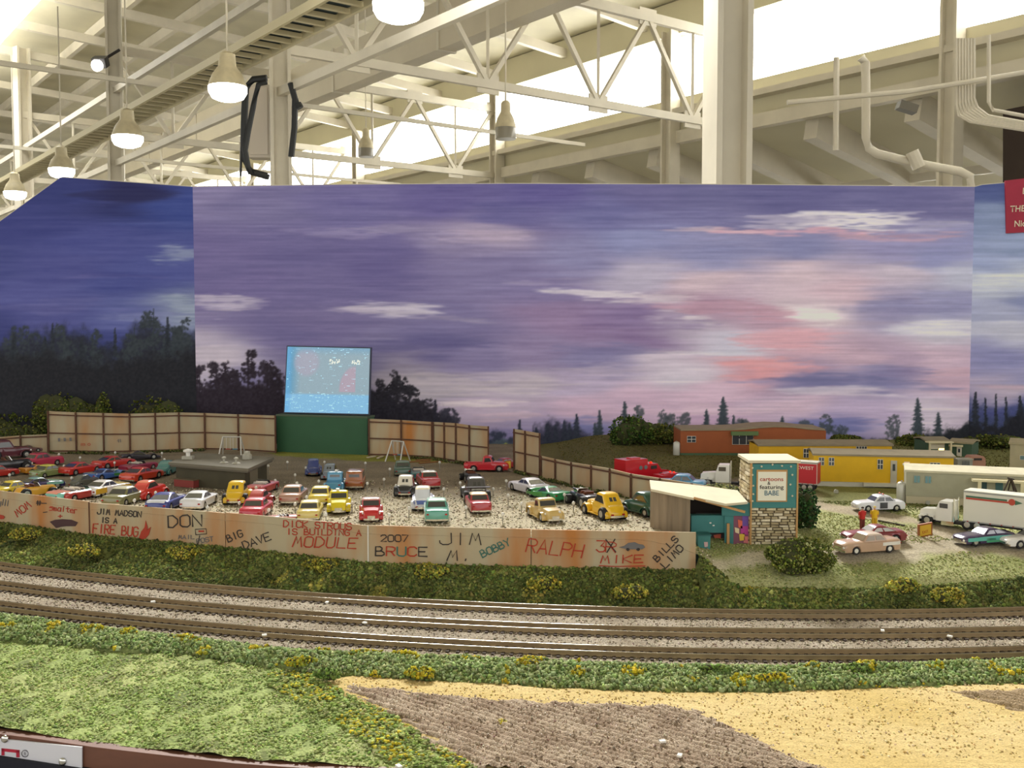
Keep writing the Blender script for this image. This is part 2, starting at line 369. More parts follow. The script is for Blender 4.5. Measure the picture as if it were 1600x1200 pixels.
names = ['nearest and largest of the lit pendant lamps, above the big screen side', 'lit pendant lamp hanging just beside the electrical box column', 'lit pendant lamp close to the column with the floodlight', 'lit pendant lamp half sunk behind the slanted corner of the backdrop', 'smallest lit pendant lamp low down at the sloping backdrop edge']
for k, n in enumerate(names):
    pendant(H(9.45 + 4.72 * k, 5.6, 4.66), n)
pendant(at_y(790, 205, 19.5), 'unlit grey pendant lamp hanging in front of the bright clerestory windows', False, .2)
pendant(at_y(572, 236, 26), 'small unlit pendant lamp far off before the left clerestory windows', False, .2)
# floodlight on the second column, electrical box with hoses on the first
fp = at_y(157, 97, 23.6)
fl = thing('floodlight', 'small dark floodlight clamped high on the column, face lit', 'floodlight', fp)
MB().box((0, 0, 0), (.3, .26, .22), Matrix.Rotation(.5, 4, 'X')).build('housing', DARK, fl, True)
MB().cyl((0, -.12, -.1), (-.02, -.2, -.13), .12, .13, 14).build('lens', LAMPG, fl, True)
MB().beam((.1, .05, .1), (.32, .3, .35), .06, .06).build('bracket', DARK, fl, True)
eb = H(16.1, 7.2, 0); ep = at_y(413, 190, 17.3)
eq = thing('electrical_cabinet', 'pale electrical cabinet strapped to the hall column behind the backdrop', 'cabinet', ep)
MB().box((-.08, .1, .0), (.36, .3, 1.2)).build('body', mat('cabinet_paint', 'c9c0b2', .5), eq, True)
MB().box((-.08, -.06, .0), (.30, .02, 1.1)).build('door', mat('cabinet_door', 'd0c6b8', .5), eq, True)
hs = thing('cable_coil', 'thick black cables looped over both sides of the electrical cabinet', 'cable', ep)
BK = mat('black_rubber', '1b1e20', .55)
def hall_px(pts, y): return [at_y(a, b, y) for a, b in pts]
MB().tube(hall_px([(417, 122), (396, 124), (384, 138), (382, 175), (381, 215), (383, 250), (391, 268), (417, 275)], 16.5), .055, 8).build('cable', BK, hs)
MB().tube(hall_px([(417, 128), (404, 132), (396, 165), (388, 205), (383, 235), (388, 262), (400, 271), (420, 277)], 16.45), .045, 8).build('cable', BK, hs)
MB().tube(hall_px([(384, 150), (378, 190), (376, 275)], 16.5), .02, 6).build('cable', BK, hs)
MB().tube(hall_px([(454, 130), (461, 155), (460, 200), (455, 245)], 16.6), .05, 8).build('cable', BK, hs)
MB().tube(hall_px([(456, 135), (464, 155), (467, 166)], 16.6), .022, 6).build('cable', BK, hs)
MB().cyl(at_y(465, 162, 16.6), at_y(469, 169, 16.6), .06, n=8).build('plug', BK, hs)
# pipes on the right
pp = thing('drain_pipe', 'white drain pipe stepping down in front of the lean-to roof', 'pipe', H(11.5, 18.2, 5))
MB().tube(hall_px([(1345, 90), (1352, 98), (1353, 130), (1353, 215), (1358, 232), (1370, 240), (1430, 255), (1500, 268), (1516, 276), (1519, 300)], 17.5), .075, 10).build('pipe_run', STEEL, pp, smooth=50)
MB().cyl(at_y(1425, 237, 17.4), at_y(1436, 262, 17.4), .11, n=10).build('valve', STEEL, pp)
p2 = thing('conduit_pipe', 'thin white conduit standing beside the drain pipe', 'pipe', H(11.5, 18.2, 5))
MB().tube(hall_px([(1307, 90), (1306, 235)], 17.5), .05, 8).build('pipe_run', STEEL, p2)
p3 = thing('conduit_bundle', 'bundle of parallel conduits bending beside the right hand pier', 'pipe', H(9, 18.4, 5))
for k in range(7):
    x = 1494 + k * 4.6; MB().tube(hall_px([(x, 60), (x, 165 - k * 2), (x + 5, 180 - k * 2), (x + 22, 190 - k * 1.5), (1605, 204 - k * 2)], 16.6), .028, 6).build('conduit', STEEL, p3)
p4 = thing('gas_pipe', 'single thin pipe with an elbow right of the conduit bundle', 'pipe', H(8, 18, 5))
MB().tube(hall_px([(1545, 55), (1545, 160), (1552, 172), (1605, 182)], 15.5), .03, 8).build('pipe_run', STEEL, p4)
p5 = thing('sprinkler_pipe', 'long thin sprinkler pipe crossing the right of the hall', 'pipe', H(8, 18, 5))
MB().tube(hall_px([(1230, 160), (1420, 143), (1610, 112)], 16.4), .04, 8).build('pipe_run', STEEL, p5)
sm = at_y(1417, 168, 18); s_ = thing('wall_speaker', 'dark wedge shaped loudspeaker fixed under the clerestory ledge', 'loudspeaker', sm)
MB().box((0, 0, 0), (.32, .22, .14), Matrix.Rotation(.3, 4, 'Y')).build('cabinet', mat('speaker_grey', '6a665c', .6), s_, True)
# ------------------------------------------------------------------ layout table and scenery ground
XS = np.linspace(-.98, .98, 500)
def strip(y0, y1, nr, zf, xs=XS):
    t = np.linspace(0, 1, nr)[:, None]; X = np.repeat(xs[None], nr, 0); Y = y0(xs)[None] * (1 - t) + y1(xs)[None] * t
    return X, Y, zf(X, Y, t + 0 * X)
def gridobj(name, X, Y, Z, C, m, kind='structure', parent=None):
    me = fastmesh(name, np.stack([X, Y, Z], -1).reshape(-1, 3), gridfaces(*X.shape), None if C is None else linA(C).reshape(-1, 3), True)
    return link(name, me, m, parent, kind)
TURF = mat('turf', '808080', .9, attr=True, var=.28, scale=420, spec=.15, bump=.6)
BITM = mat('foam_crumb', '808080', .95, attr=True, spec=.1)
STONE = mat('stone_crumb', '808080', .85, attr=True, spec=.2)
def rgb(h): return np.array([int(h[i:i + 2], 16) / 255 for i in (0, 2, 4)])
def mixc(a, b, t): return rgb(a) * (1 - t[..., None]) + rgb(b) * t[..., None]
# table carcass: brown fascia along the front and dark cloth below
fas = thing('layout_fascia', '', '', kind='structure')
FB = mat('brown_fascia', '6d4534', .6, var=.14, scale=90, stretch=(.2, 1, 1))
xs = np.linspace(-.95, .95, 40)
def vband(yoff0, yoff1, z0, z1):
    b = MB()
    for a, c in zip(xs[:-1], xs[1:]):
        b.hexa([(a, yE(a) - yoff0, z0), (c, yE(c) - yoff0, z0), (c, yE(c) - yoff1, z0), (a, yE(a) - yoff1, z0), (a, yE(a) - yoff0, z1), (c, yE(c) - yoff0, z1), (c, yE(c) - yoff1, z1), (a, yE(a) - yoff1, z1)])
    return b
vband(.006, -.002, ZF - .11, ZF - .001).build('fascia_board', FB, fas)
vband(.016, .006, ZF - .8, ZF - .026).build('table_skirt', mat('dark_skirt', '191a26', .9), fas)
MB().box((0, 1.25, ZF - .1), (1.9, 1.1, .08)).build('table_deck', mat('plywood', '8a7656', .7), fas)
P = lambda *a: [on_plane(x, y, ZF)[:2] for x, y in a]
straw_poly = P((485, 1056), (600, 1059), (800, 1071), (1000, 1081), (1200, 1082), (1400, 1074), (1700, 1066), (1750, 1300), (900, 1300), (740, 1204), (640, 1140))
plough_poly = P((520, 1070), (620, 1080), (760, 1094), (900, 1100), (1040, 1104), (1100, 1116), (1170, 1150), (1240, 1185), (1330, 1215), (1330, 1260), (800, 1260), (735, 1203), (640, 1140))
plough2_poly = P((1478, 1083), (1560, 1080), (1680, 1074), (1700, 1140), (1605, 1118), (1545, 1104))
# front meadow and fields
X, Y, Z = strip(yE, yW0, 90, lambda x, y, t: ZF + .0016 * pnoise(x, y, 60, 3) + .001 * pnoise(x, y, 190, 4) - .004 * smooth(.002, .008, polysd(x, y, straw_poly)))
n1 = .5 + .5 * pnoise(X, Y, 45, 5); C = mixc('8d9f5e', 'a0a86e', np.clip(n1, 0, 1)); C = C * (1 - .25 * np.clip(pnoise(X, Y, 100, 6), 0, 1))[..., None]
gridobj('ground_meadow', X, Y, Z, C, TURF)
def patch(name, poly, top, colf, m, res=.0018, k=.35, warp=.004, furrow=None):
    p = np.array(poly); x0, y0 = p.min(0) - .006; x1, y1 = p.max(0) + .006; y0 = max(y0, .6)
    X, Y = np.meshgrid(np.arange(x0, x1, res), np.arange(y0, y1, res))
    sd = polysd(X, Y, poly) + warp * pnoise(X, Y, 160, 9) * .6 + warp * .3 * pnoise(X, Y, 600, 10)
    Z = ZF - .006 + np.clip(sd * k + .006, 0, .006 + top) + .0004 * pnoise(X, Y, 500, 12)
    if furrow is not None: Z = Z + furrow(X, Y) * (sd > 0)
    keep = (Y > yE(X)) & (sd > -.012)
    me = fastmesh(name, np.stack([X, Y, Z], -1).reshape(-1, 3), gridfaces(*X.shape), linA(colf(X, Y)).reshape(-1, 3), True)
    f = gridfaces(*X.shape); f = f[keep.ravel()[f].all(1)]
    me = fastmesh(name, np.stack([X, Y, Z], -1).reshape(-1, 3), f, linA(colf(X, Y)).reshape(-1, 3), True)
    link(name, me, m, None, 'structure')
STRAW = mat('straw_ground', '808080', .9, attr=True, var=.16, scale=700, spec=.1, bump=.5)
PLO = mat('ploughed_soil', '808080', .9, attr=True, var=.22, scale=900, spec=.1, bump=.7)
patch('ground_straw_field', straw_poly, .0012, lambda x, y: mixc('c4ac70', 'd0ba86', np.clip(.5 + .5 * pnoise(x, y, 60, 21), 0, 1)), STRAW)
fa, fb = on_plane(650, 1090, ZF), on_plane(930, 1176, ZF); fd = (fb - fa)[:2]; fd /= np.linalg.norm(fd); fn = np.array([-fd[1], fd[0]])
fur = lambda x, y: .0010 * np.sin((x * fn[0] + y * fn[1] + .0012 * pnoise(x, y, 180, 30)) * 2 * np.pi / .0058) + .0005 * pnoise(x, y, 1500, 31)
plc = lambda x, y: mixc('8f7b69', 'b9a894', np.clip(.5 + .35 * pnoise(x, y, 130, 23) + 300 * fur(x, y), 0, 1))
patch('ground_ploughed_field', plough_poly, .0034, plc, PLO, .0013, .35, .004, fur)
patch('ground_ploughed_corner', plough2_poly, .003, lambda x, y: mixc('95805f', 'a8957c', np.clip(.5 + 300 * fur(x, y), 0, 1)), PLO, .0013, .35, .004, fur)
# weed bank, ballast, embankment
X, Y, Z = strip(yW0, yW1, 26, lambda x, y, t: ZF + .0008 + .0045 * np.sin(np.pi * t) ** .7 * (1 + .35 * pnoise(x, y, 130, 33)) + (ZB - ZF - .0006) * t - .005 * (1 - smooth(0, .12, t)))
gridobj('ground_weed_bank', X, Y, Z, mixc('7c8a52', '949e68', np.clip(.5 + .5 * pnoise(X, Y, 120, 35), 0, 1)), TURF)
X, Y, Z = strip(lambda x: yW1(x) - .006, lambda x: yBk(x) + .006, 120, lambda x, y, t: ZB - .004 * (1 - smooth(0, .1, t)) + .00035 * pnoise(x, y, 900, 37))
BAL = mat('ballast', '808080', .9, attr=True, var=.3, scale=800, spec=.2, bump=.8)
gridobj('ground_ballast', X, Y, Z, mixc('8f8371', 'aa9f8e', np.clip(.5 + .5 * pnoise(X, Y, 90, 38), 0, 1)), BAL)
def embz(x, y, t):
    top = np.where(x < FX_END + .002, ZFB - .001, hz(x, yF(x))) + 0 * x
    return ZB - .0005 + (top - ZB) * t ** .9 + .0055 * pnoise(x, y, 95, 41) * np.sin(np.pi * np.clip(t, 0, 1)) + .0015 * pnoise(x, y, 330, 42) * np.sin(np.pi * t)
X, Y, Z = strip(yBk, yF, 30, embz)
gridobj('ground_embankment', X, Y, Z, mixc('565e34', '747a46', np.clip(.5 + .5 * pnoise(X, Y, 60, 43), 0, 1)), TURF)
# parking lot, road and grass beyond
xs2 = np.linspace(-1.0, 1.0, 560)
X, Y, Z = strip(lambda x: yF(x) - .0005, lambda x: 0 * x + 1.90, 300, lambda x, y, t: hz(x, y) + .0003 * pnoise(x, y, 300, 50), xs2)
PX, PY = project(X, Y, Z)
def gp(*a): return [tuple(ground(x, y)[:2]) for x, y in a]
wob = .008 * pnoise(X, Y, 50, 51) + .004 * pnoise(X, Y, 170, 52)
def mask(poly, soft=.008): return smooth(-soft, soft, polysd(X, Y, poly) + wob)
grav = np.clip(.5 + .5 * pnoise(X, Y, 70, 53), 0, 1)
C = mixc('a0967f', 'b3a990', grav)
far_shade = smooth(1.22, 1.36, Y + .03 * pnoise(X, Y, 14, 54)); C = C * (1 - far_shade)[..., None] + mixc('7d7262', '8d8270', grav) * far_shade[..., None]  # rear gravel coloured darker: the backdrop's shade put into the ground colour
grass = mixc('6f7146', '85854f', np.clip(.5 + .5 * pnoise(X, Y, 40, 55), 0, 1))
dry = mixc('8f9460', 'abab7c', np.clip(.5 + .6 * pnoise(X, Y, 40, 56), 0, 1))
bank = mixc('5c5735', '6f6a42', np.clip(.5 + .5 * pnoise(X, Y, 30, 57), 0, 1))
def lay(col, m):
    global C
    C = C * (1 - m)[..., None] + col * m[..., None]
lay(mixc('80803c', '929146', grav), mask(gp((400, 705), (440, 712), (540, 719), (650, 723), (690, 722), (680, 714), (570, 708), (420, 700))))
right = smooth(.165, .2, X + wob) * (Y < 1.19); lay(dry, right)
lay(bank, smooth(.02, .06, X - (1.40 - Y) * .18 - .05 + wob) * smooth(1.41, 1.45, Y + wob))
lay(grass, smooth(1.19, 1.21, Y + wob) * smooth(.36, .40, X + wob))
road = mixc('9c907a', 'a89c86', grav)
lay(road, mask(gp((790, 722), (850, 738), (960, 748), (1110, 762), (1200, 775), (1320, 790), (1440, 812), (1620, 850), (1640, 880), (1540, 868), (1440, 870), (1330, 885), (1290, 868), (1340, 845), (1410, 832), (1430, 822), (1300, 800), (1180, 785), (1000, 752), (840, 728)), .006))
lay(mixc('c2b9a2', 'cdc5b0', grav), mask(gp((1100, 868), (1180, 862), (1260, 858), (1250, 870), (1180, 882), (1110, 890)), .01))
lay(mixc('a39a84', 'b5ac96', grav), mask(gp((1290, 868), (1320, 880), (1430, 880), (1500, 862), (1600, 862), (1600, 850), (1480, 845), (1330, 855)), .008) * .75)
LOT = mat('lot_surface', '808080', .9, attr=True, var=.24, scale=520, spec=.15, bump=.5)
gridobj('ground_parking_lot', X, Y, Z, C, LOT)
# gravel pebbles on the lot (far too many to count)
def lot_sample(n, xa, xb, yb):
    x = RNG.uniform(xa, xb, n); y = yF(x) + .003 + (yb - yF(x)) * RNG.random(n) ** 1.15; return x, y
x, y = lot_sample(17000, -.85, .2, 1.40)
keep = RNG.random(len(x)) < 1.15 - .9 * smooth(1.22, 1.4, y); x, y = x[keep], y[keep]
bits('gravel', np.stack([x, y, hz(x, y) + .0002], -1), RNG.uniform(.0006, .0014, len(x)), pick(len(x), ['cdc4ae', 'bbb19a', 'a69b84', '94896f', '6f6653', 'd8d0bc'], .1), STONE)
def sample(n, y0, y1, zf, pw=1.0, xa=-.92, xb=.92):
    x = RNG.uniform(xa, xb, n); t = RNG.random(n) ** pw; y = y0(x) * (1 - t) + y1(x) * t
    k = np.abs(x) < .56 * y + .02; x, y, t = x[k], y[k], t[k]; return x, y, t
x, y, t = sample(26000, yW1, yBk, None)
bits('ballast_stones', np.stack([x, y, np.full(len(x), ZB + .0001)], -1), RNG.uniform(.0005, .0011, len(x)), pick(len(x), ['b3a795', '9a8e7c', '877a68', 'c9bfae', '6e6252'], .08), STONE)
# embankment foliage
x, y, t = sample(30000, yBk, yF, None)
g = pnoise(x, y, 70, 61); z = embz(x, y, t) + .0004
c = pick(len(x), ['525c32', '5f6a38', '6b723e', '454e2c', '777a44'], .1); yl = (g > .95) & (RNG.random(len(x)) < .7)
c[yl] = pick(int(yl.sum()), ['a39c4c', '948f46', 'ada654'], .08)
c *= (1 + .22 * pnoise(x, y, 45, 67) + .12 * (t - .4))[:, None]
bits('embankment_foliage', np.stack([x, y, z], -1), RNG.uniform(.0009, .0024, len(x)), c, BITM)
# weeds in front of the track
x, y, t = sample(24000, yW0, yW1, None)
z = ZF + .0016 + .0045 * np.sin(np.pi * t) ** .7 * (1 + .35 * pnoise(x, y, 130, 33)) + (ZB - ZF - .0006) * t; g = pnoise(x, y, 110, 62) + .4 * pnoise(x, y, 300, 63)
c = pick(len(x), ['788a50', '84955e', '919e6c', '66784a', '9ba678', '80905e'], .1); yl = (g > .75) & (RNG.random(len(x)) < .75)
c[yl] = pick(int(yl.sum()), ['b5a52c', 'a89a30', 'c4b23c', '94902f'], .08)
bits('trackside_weeds', np.stack([x, y, z + np.where(g > .9, .002, 0)], -1), RNG.uniform(.0008, .0021, len(x)), c, BITM)
# meadow turf
x, y, t = sample(62000, yE, yW0, None)
xy = np.stack([x, y], -1); sd = polysd(x, y, straw_poly); edge = (sd > -.035) & (y < .84)
k = sd < .0015; x, y, sd, edge = x[k], y[k], sd[k], edge[k]; g = pnoise(x, y, 60, 64) + .5 * pnoise(x, y, 170, 65)
c = pick(len(x), ['97ab62', '8ba258', 'a0b06c', 'a6b074', 'abb07c', '86995a'], .08); dk = (g < -.7); c[dk] *= .86
yl = edge & (RNG.random(len(x)) < .35) & (g > -.1); c[yl] = pick(int(yl.sum()), ['b8a82c', 'a59d34', 'bdb146'], .08)
eg = edge & ~yl; c[eg] *= np.array([.93, .93, .88])
bits('meadow_turf', np.stack([x, y, ZF + .0006 + .0016 * pnoise(x, y, 60, 3) + edge * .0012], -1), RNG.uniform(.0006, .0014, len(x)) * (1 + .45 * edge), c, BITM, flat_z=.55)
# straw stubble
n = 9000; x = RNG.uniform(-.3, .6, n); y = RNG.uniform(.62, .8, n); k = (polysd(x, y, straw_poly) > .002) & (polysd(x, y, plough_poly) < -.002); x, y = x[k], y[k]
bits('straw_stubble', np.stack([x, y, np.full(len(x), ZF + .0013)], -1), RNG.uniform(.0005, .001, len(x)), pick(len(x), ['d2bc88', 'c0a666', 'dccba0', 'b8a064'], .06), STONE)
n = 22000; x = RNG.uniform(-.3, .45, n); y = RNG.uniform(.6, .8, n); k = (polysd(x, y, plough_poly) > .003); x, y = x[k], y[k]
bits('soil_clods', np.stack([x, y, ZF + .0034 + fur(x, y)], -1), RNG.uniform(.0003, .0008, len(x)), pick(len(x), ['a08c7a', '8d7866', 'c4b29e', 'dccfc0', '735f50', 'b4a28e'], .08), STONE)
# dry grass and lawn turf behind the tracks on the right
n = 26000; x = RNG.uniform(.17, .75, n); y = RNG.uniform(.96, 1.24, n); k = (y > yF(x)) & (np.abs(x) < .55 * y); x, y = x[k], y[k]
mk = np.zeros(len(x), bool)
for pl in (gp((1100, 868), (1180, 862), (1260, 858), (1250, 870), (1180, 882), (1110, 890)), gp((1290, 868), (1320, 880), (1430, 880), (1500, 862), (1600, 862), (1600, 850), (1480, 845), (1330, 855)),
           gp((1180, 772), (1320, 790), (1440, 812), (1620, 850), (1640, 880), (1540, 868), (1430, 822), (1300, 802), (1180, 787))):
    mk |= polysd(x, y, pl) > .004 * RNG.random(len(x)) - .002
x, y = x[~mk], y[~mk]; g = pnoise(x, y, 50, 66)
c = pick(len(x), ['9fa56e', 'b0b07e', '8e9658', 'a8a670', '7f8a4c'], .08); dk = y > 1.17; c[dk] = pick(int(dk.sum()), ['6c7142', '7c7f4c', '5f6638'], .08)
bits('dry_grass_turf', np.stack([x, y, hz(x, y) + .0004], -1), RNG.uniform(.0005, .0011, len(x)), c, BITM, flat_z=.8)
n = 9000; x = RNG.uniform(.08, .9, n); y = RNG.uniform(1.42, 1.84, n); k = np.abs(x) < .54 * y; x, y = x[k], y[k]
bits('hillside_turf', np.stack([x, y, hz(x, y) + .0006], -1), RNG.uniform(.0006, .0013, len(x)), pick(len(x), ['5d5a34', '6c673e', '5a5634', '746c46'], .06), BITM)
# ------------------------------------------------------------------ the three tracks
RAILM = mat('rail_side', '9c8868', .6, .2, var=.15, scale=60); RTOP = mat('rail_head', 'b4aea2', .15, 1); TIEM = mat('tie_wood', '3a2c22', .85, var=.2, scale=300)
GA = .0156
def prof_mesh(curve_pts, prof, name, m, parent):
    P = np.array(curve_pts); T = np.gradient(P[:, :2], axis=0); T /= np.linalg.norm(T, axis=1)[:, None]; Nn = np.stack([-T[:, 1], T[:, 0]], -1)
    b = MB(); b.rings([[(P[i, 0] + Nn[i, 0] * o, P[i, 1] + Nn[i, 1] * o, P[i, 2] + h) for o, h in prof] for i in range(len(P))])
    return b.build(name, m, parent, smooth=50)
tie_me = MB().box((0, 0, 0), (.0027, .030, .0016)).mesh('tie'); tie_me.materials.append(TIEM)
for key, lab in (('far', 'railway track nearest the embankment, outermost of three'), ('mid', 'middle one of the three parallel railway tracks'), ('near', 'railway track nearest the front field and weeds')):
    x = np.linspace(-.9, .9, 160); t = thing('railway_track', lab, 'track', (0, float(tp(key, 0.)), ZB))
    for s in (-1, 1):
        dv = TRK[key].deriv()(np.clip(x, -.62, .6)); y = tp(key, x); q = np.sqrt(1 + dv * dv)
        pts = np.stack([x - s * GA / 2 * dv / q, y + s * GA / 2 / q, np.full_like(x, ZT)], -1)
        r = prof_mesh(pts, [(-.0013, -.0040), (-.0013, -.0034), (-.0006, -.003), (-.0006, -.0014), (-.0008, -.0011), (-.0008, -.0001), (.0008, -.0001), (.0008, -.0011), (.0006, -.0014), (.0006, -.003), (.0013, -.0034), (.0013, -.0040)], 'rail', RAILM, t)
        prof_mesh(pts, [(-.0008, -.00015), (-.00065, .00008), (-.0003, .00022), (.0003, .00022), (.00065, .00008), (.0008, -.00015)], 'rail_head', RTOP, r)
    k = 0
    for xx in np.arange(-.62, .62, .0074):
        yy = float(tp(key, xx))
        if abs(xx) > .53 * yy + .02: continue
        a = math.atan(float(TRK[key].deriv()(xx)))
        o = link('tie', tie_me, None, t); o.location = Vector((xx + random.uniform(-.0004, .0004), yy, ZT - .0041)) - t.location; o.rotation_euler = (0, 0, a + random.uniform(-.03, .03))
# ------------------------------------------------------------------ painted backdrop (the scenery painting itself: pigment per point)
PX0, PX1, PY0, PY1, ST = -60, 1700, 268, 742, 1.5
gx = np.arange(PX0, PX1, ST); gy = np.arange(PY0, PY1, ST); GX, GY = np.meshgrid(gx, gy); SH = GX.shape
sky_pts = [(310,300,116,108,160),(400,320,104,98,152),(330,400,96,87,147),(450,400,92,85,145),(600,420,88,80,142),(700,310,88,80,148),(850,300,85,78,150),(560,330,96,90,152),(700,380,124,114,162),(760,365,150,135,172),(620,390,92,84,146),
(400,440,98,88,148),(350,430,92,84,144),(500,450,98,90,148),(500,510,104,94,148),(450,520,98,90,146),(700,500,108,100,154),(700,535,88,82,138),(560,560,110,104,150),(640,580,136,126,155),(640,620,156,146,170),(760,640,172,152,182),(800,600,166,152,176),(900,640,190,156,186),(750,560,118,108,158),(850,540,128,112,160),(880,500,132,108,156),(850,450,116,106,162),(900,400,120,118,172),(950,330,92,92,156),(1000,300,94,90,150),(800,340,88,84,150),(780,430,112,104,158),
(1100,300,90,88,146),(1250,315,86,84,144),(1400,310,92,90,148),(1000,370,120,125,182),(1100,400,124,126,180),(1250,395,114,117,172),(1400,385,128,124,178),(1470,400,124,128,184),(1000,430,166,158,190),(1100,440,190,166,186),(1250,430,192,168,188),(1400,425,178,164,190),(1000,490,124,104,158),(920,510,126,102,152),(1010,525,120,96,148),(930,560,116,110,162),(1060,505,176,166,188),(1100,475,160,124,158),(1200,500,172,134,164),(1270,490,206,192,204),(1320,455,190,160,182),(1400,480,128,123,172),(1480,485,134,134,182),(1500,430,168,170,198),(1480,512,186,182,202),(1250,535,192,146,168),(1150,540,180,176,202),(1320,560,184,152,178),(1170,582,206,142,158),(1250,600,112,106,158),(1360,590,114,110,162),(1400,560,160,134,168),(1460,560,186,156,182),(1020,560,180,166,190),(1050,590,196,186,206),(900,600,166,150,186),(1000,620,190,156,186),(1100,625,198,164,192),(1250,630,196,166,192),(1350,640,172,152,192),(1450,640,192,178,202),(1500,600,186,152,178),(1300,665,122,114,172),(1100,665,186,150,188),(880,680,120,112,168),(760,690,112,104,160),
(380,600,110,104,152),(320,560,176,164,186),(310,590,168,158,182)]
strokes = [(620,484,62,13,196,188,204,.75),(560,486,50,6,160,148,178,.5),(350,478,50,11,176,166,190,.75),(700,500,60,4,140,130,165,.6),(545,365,70,9,126,116,166,.6),(745,370,50,11,168,150,182,.65),(620,360,60,5,140,130,170,.5),
(1330,345,72,15,212,206,216,.85),(1240,347,60,6,196,186,206,.5),(1230,359,120,7,206,148,170,.75),(1130,357,70,5,200,170,184,.6),(1400,366,90,7,188,142,164,.65),(1450,352,60,6,170,166,196,.5),
(930,457,80,9,210,202,214,.75),(1030,466,60,8,200,186,200,.6),(1060,492,40,8,204,192,206,.7),(1000,500,90,18,118,96,150,.6),(1120,478,110,11,172,128,156,.7),(1220,492,60,10,180,130,156,.6),(1275,492,36,14,214,202,210,.8),
(1440,478,90,12,120,118,168,.65),(1480,462,50,8,128,128,178,.6),(1490,510,70,10,194,192,208,.7),(1240,530,70,13,208,148,166,.7),(1150,548,70,9,192,190,210,.7),(1090,548,50,7,202,192,208,.7),(1180,575,55,15,216,142,152,.85),(1225,580,50,8,200,140,158,.6),(1290,596,110,8,98,98,152,.85),(1380,606,90,5,112,110,164,.7),(1160,601,45,4,120,118,172,.6),(1290,612,90,6,206,194,208,.6),(1400,585,60,6,120,108,158,.6),
(780,605,60,5,190,178,190,.6),(740,632,46,5,206,192,200,.7),(850,597,60,5,184,172,186,.6),(690,600,60,14,176,164,178,.7),(790,655,50,5,200,168,186,.5),(950,545,60,12,108,102,156,.6),(930,575,60,6,176,160,186,.6),(1500,580,40,6,190,150,172,.6),
(870,440,60,6,150,138,176,.5),(840,320,80,8,80,76,146,.5),(650,320,90,8,84,76,146,.5),(640,540,110,9,84,78,136,.6),(500,440,80,7,88,80,140,.5),(330,535,40,5,142,132,166,.5),(640,600,50,22,168,158,174,.5),
(1050,345,90,10,94,92,154,.5),(1180,385,110,12,112,116,172,.5),(1290,665,60,14,92,100,168,.7),(905,668,40,16,96,104,172,.6),(1130,640,80,6,206,176,196,.5),(1010,640,60,6,204,170,194,.5)]
left_pts = [(-40,300,42,50,118),(100,295,42,50,118),(200,300,34,36,86),(280,320,46,62,142),(50,350,50,56,128),(150,380,60,66,142),(250,415,64,72,148),(100,420,62,66,140),(200,440,58,66,142),(50,460,70,74,148),(280,490,110,122,160),(200,500,74,82,154),(100,500,66,70,142),(0,520,48,54,120),(150,540,46,54,122),(-40,420,54,60,130)]
left_str = [(270,396,38,9,126,138,172,.75),(285,480,30,16,132,146,172,.7),(220,492,50,8,104,112,166,.6),(80,480,90,6,84,84,150,.5),(150,320,60,6,52,60,134,.5),(180,305,70,10,34,36,84,.6),(230,350,60,6,60,72,150,.5),(170,430,70,5,84,80,148,.5)]
right_pts = [(1560,295,66,80,146),(1600,330,86,104,164),(1540,340,118,136,182),(1600,380,128,146,192),(1550,410,136,150,198),(1600,440,176,184,206),(1550,440,182,188,208),(1600,475,118,128,180),(1560,490,150,156,194),(1600,520,176,178,204),(1560,560,122,124,180),(1600,590,140,138,188),(1560,610,180,164,190),(1600,640,60,70,140),(1540,650,60,66,130)]
right_str = [(1570,436,60,10,188,194,210,.7),(1560,515,60,9,180,182,206,.6),(1590,566,40,10,118,120,178,.6),(1570,604,60,6,190,160,184,.6)]
def nz(gy_, gx_, s): return vnoise(SH, gy_, gx_, s) - .5
WX = GX + 46 * nz(26, 10, 1) + 26 * nz(60, 30, 2); WY = GY + 14 * nz(34, 12, 3) + 9 * nz(90, 26, 4)
def base(pts):
    num = np.zeros(SH + (3,)); den = np.zeros(SH)
    for x, y, r, g, b in pts:
        w = 1 / (((WX - x) / 2.4) ** 2 + (WY - y) ** 2 + 120) ** 2; num += w[..., None] * np.array([r, g, b]); den += w
    return num / den[..., None]
def brush(img, st, seed):
    for i, (x, y, rx, ry, r, g, b, al) in enumerate(st):
        d = ((WX - x) / (rx * 1.25)) ** 2 + ((WY - y) / (ry * 1.15)) ** 2
        n = .55 * vnoise(SH, 150, 34, seed + i % 5) + .45 * vnoise(SH, 310, 110, seed + 7 + i % 3)
        a = al * smooth(1.15, .05, d + 2.0 * (n - .5)); img = img * (1 - a[..., None]) + a[..., None] * np.array([r, g, b])
    return img
def grain(img, seed):
    g = 13 * nz(240, 14, seed) + 12 * nz(150, 30, seed + 1) + 7 * nz(310, 120, seed + 2) + 3 * nz(310, 900, seed + 3)
    lum = img.mean(-1, keepdims=True) / 130
    return img + g[..., None] * np.array([1, .97, .9]) * np.clip(lum, .35, 1.4)
def dab(img, mask, col, seed, amp=8):
    n = amp * 2 * nz(200, 700, seed); c = np.array(col)[None, None] + n[..., None]
    return img * (1 - mask[..., None]) + c * mask[..., None]
TR = np.random.default_rng(5)
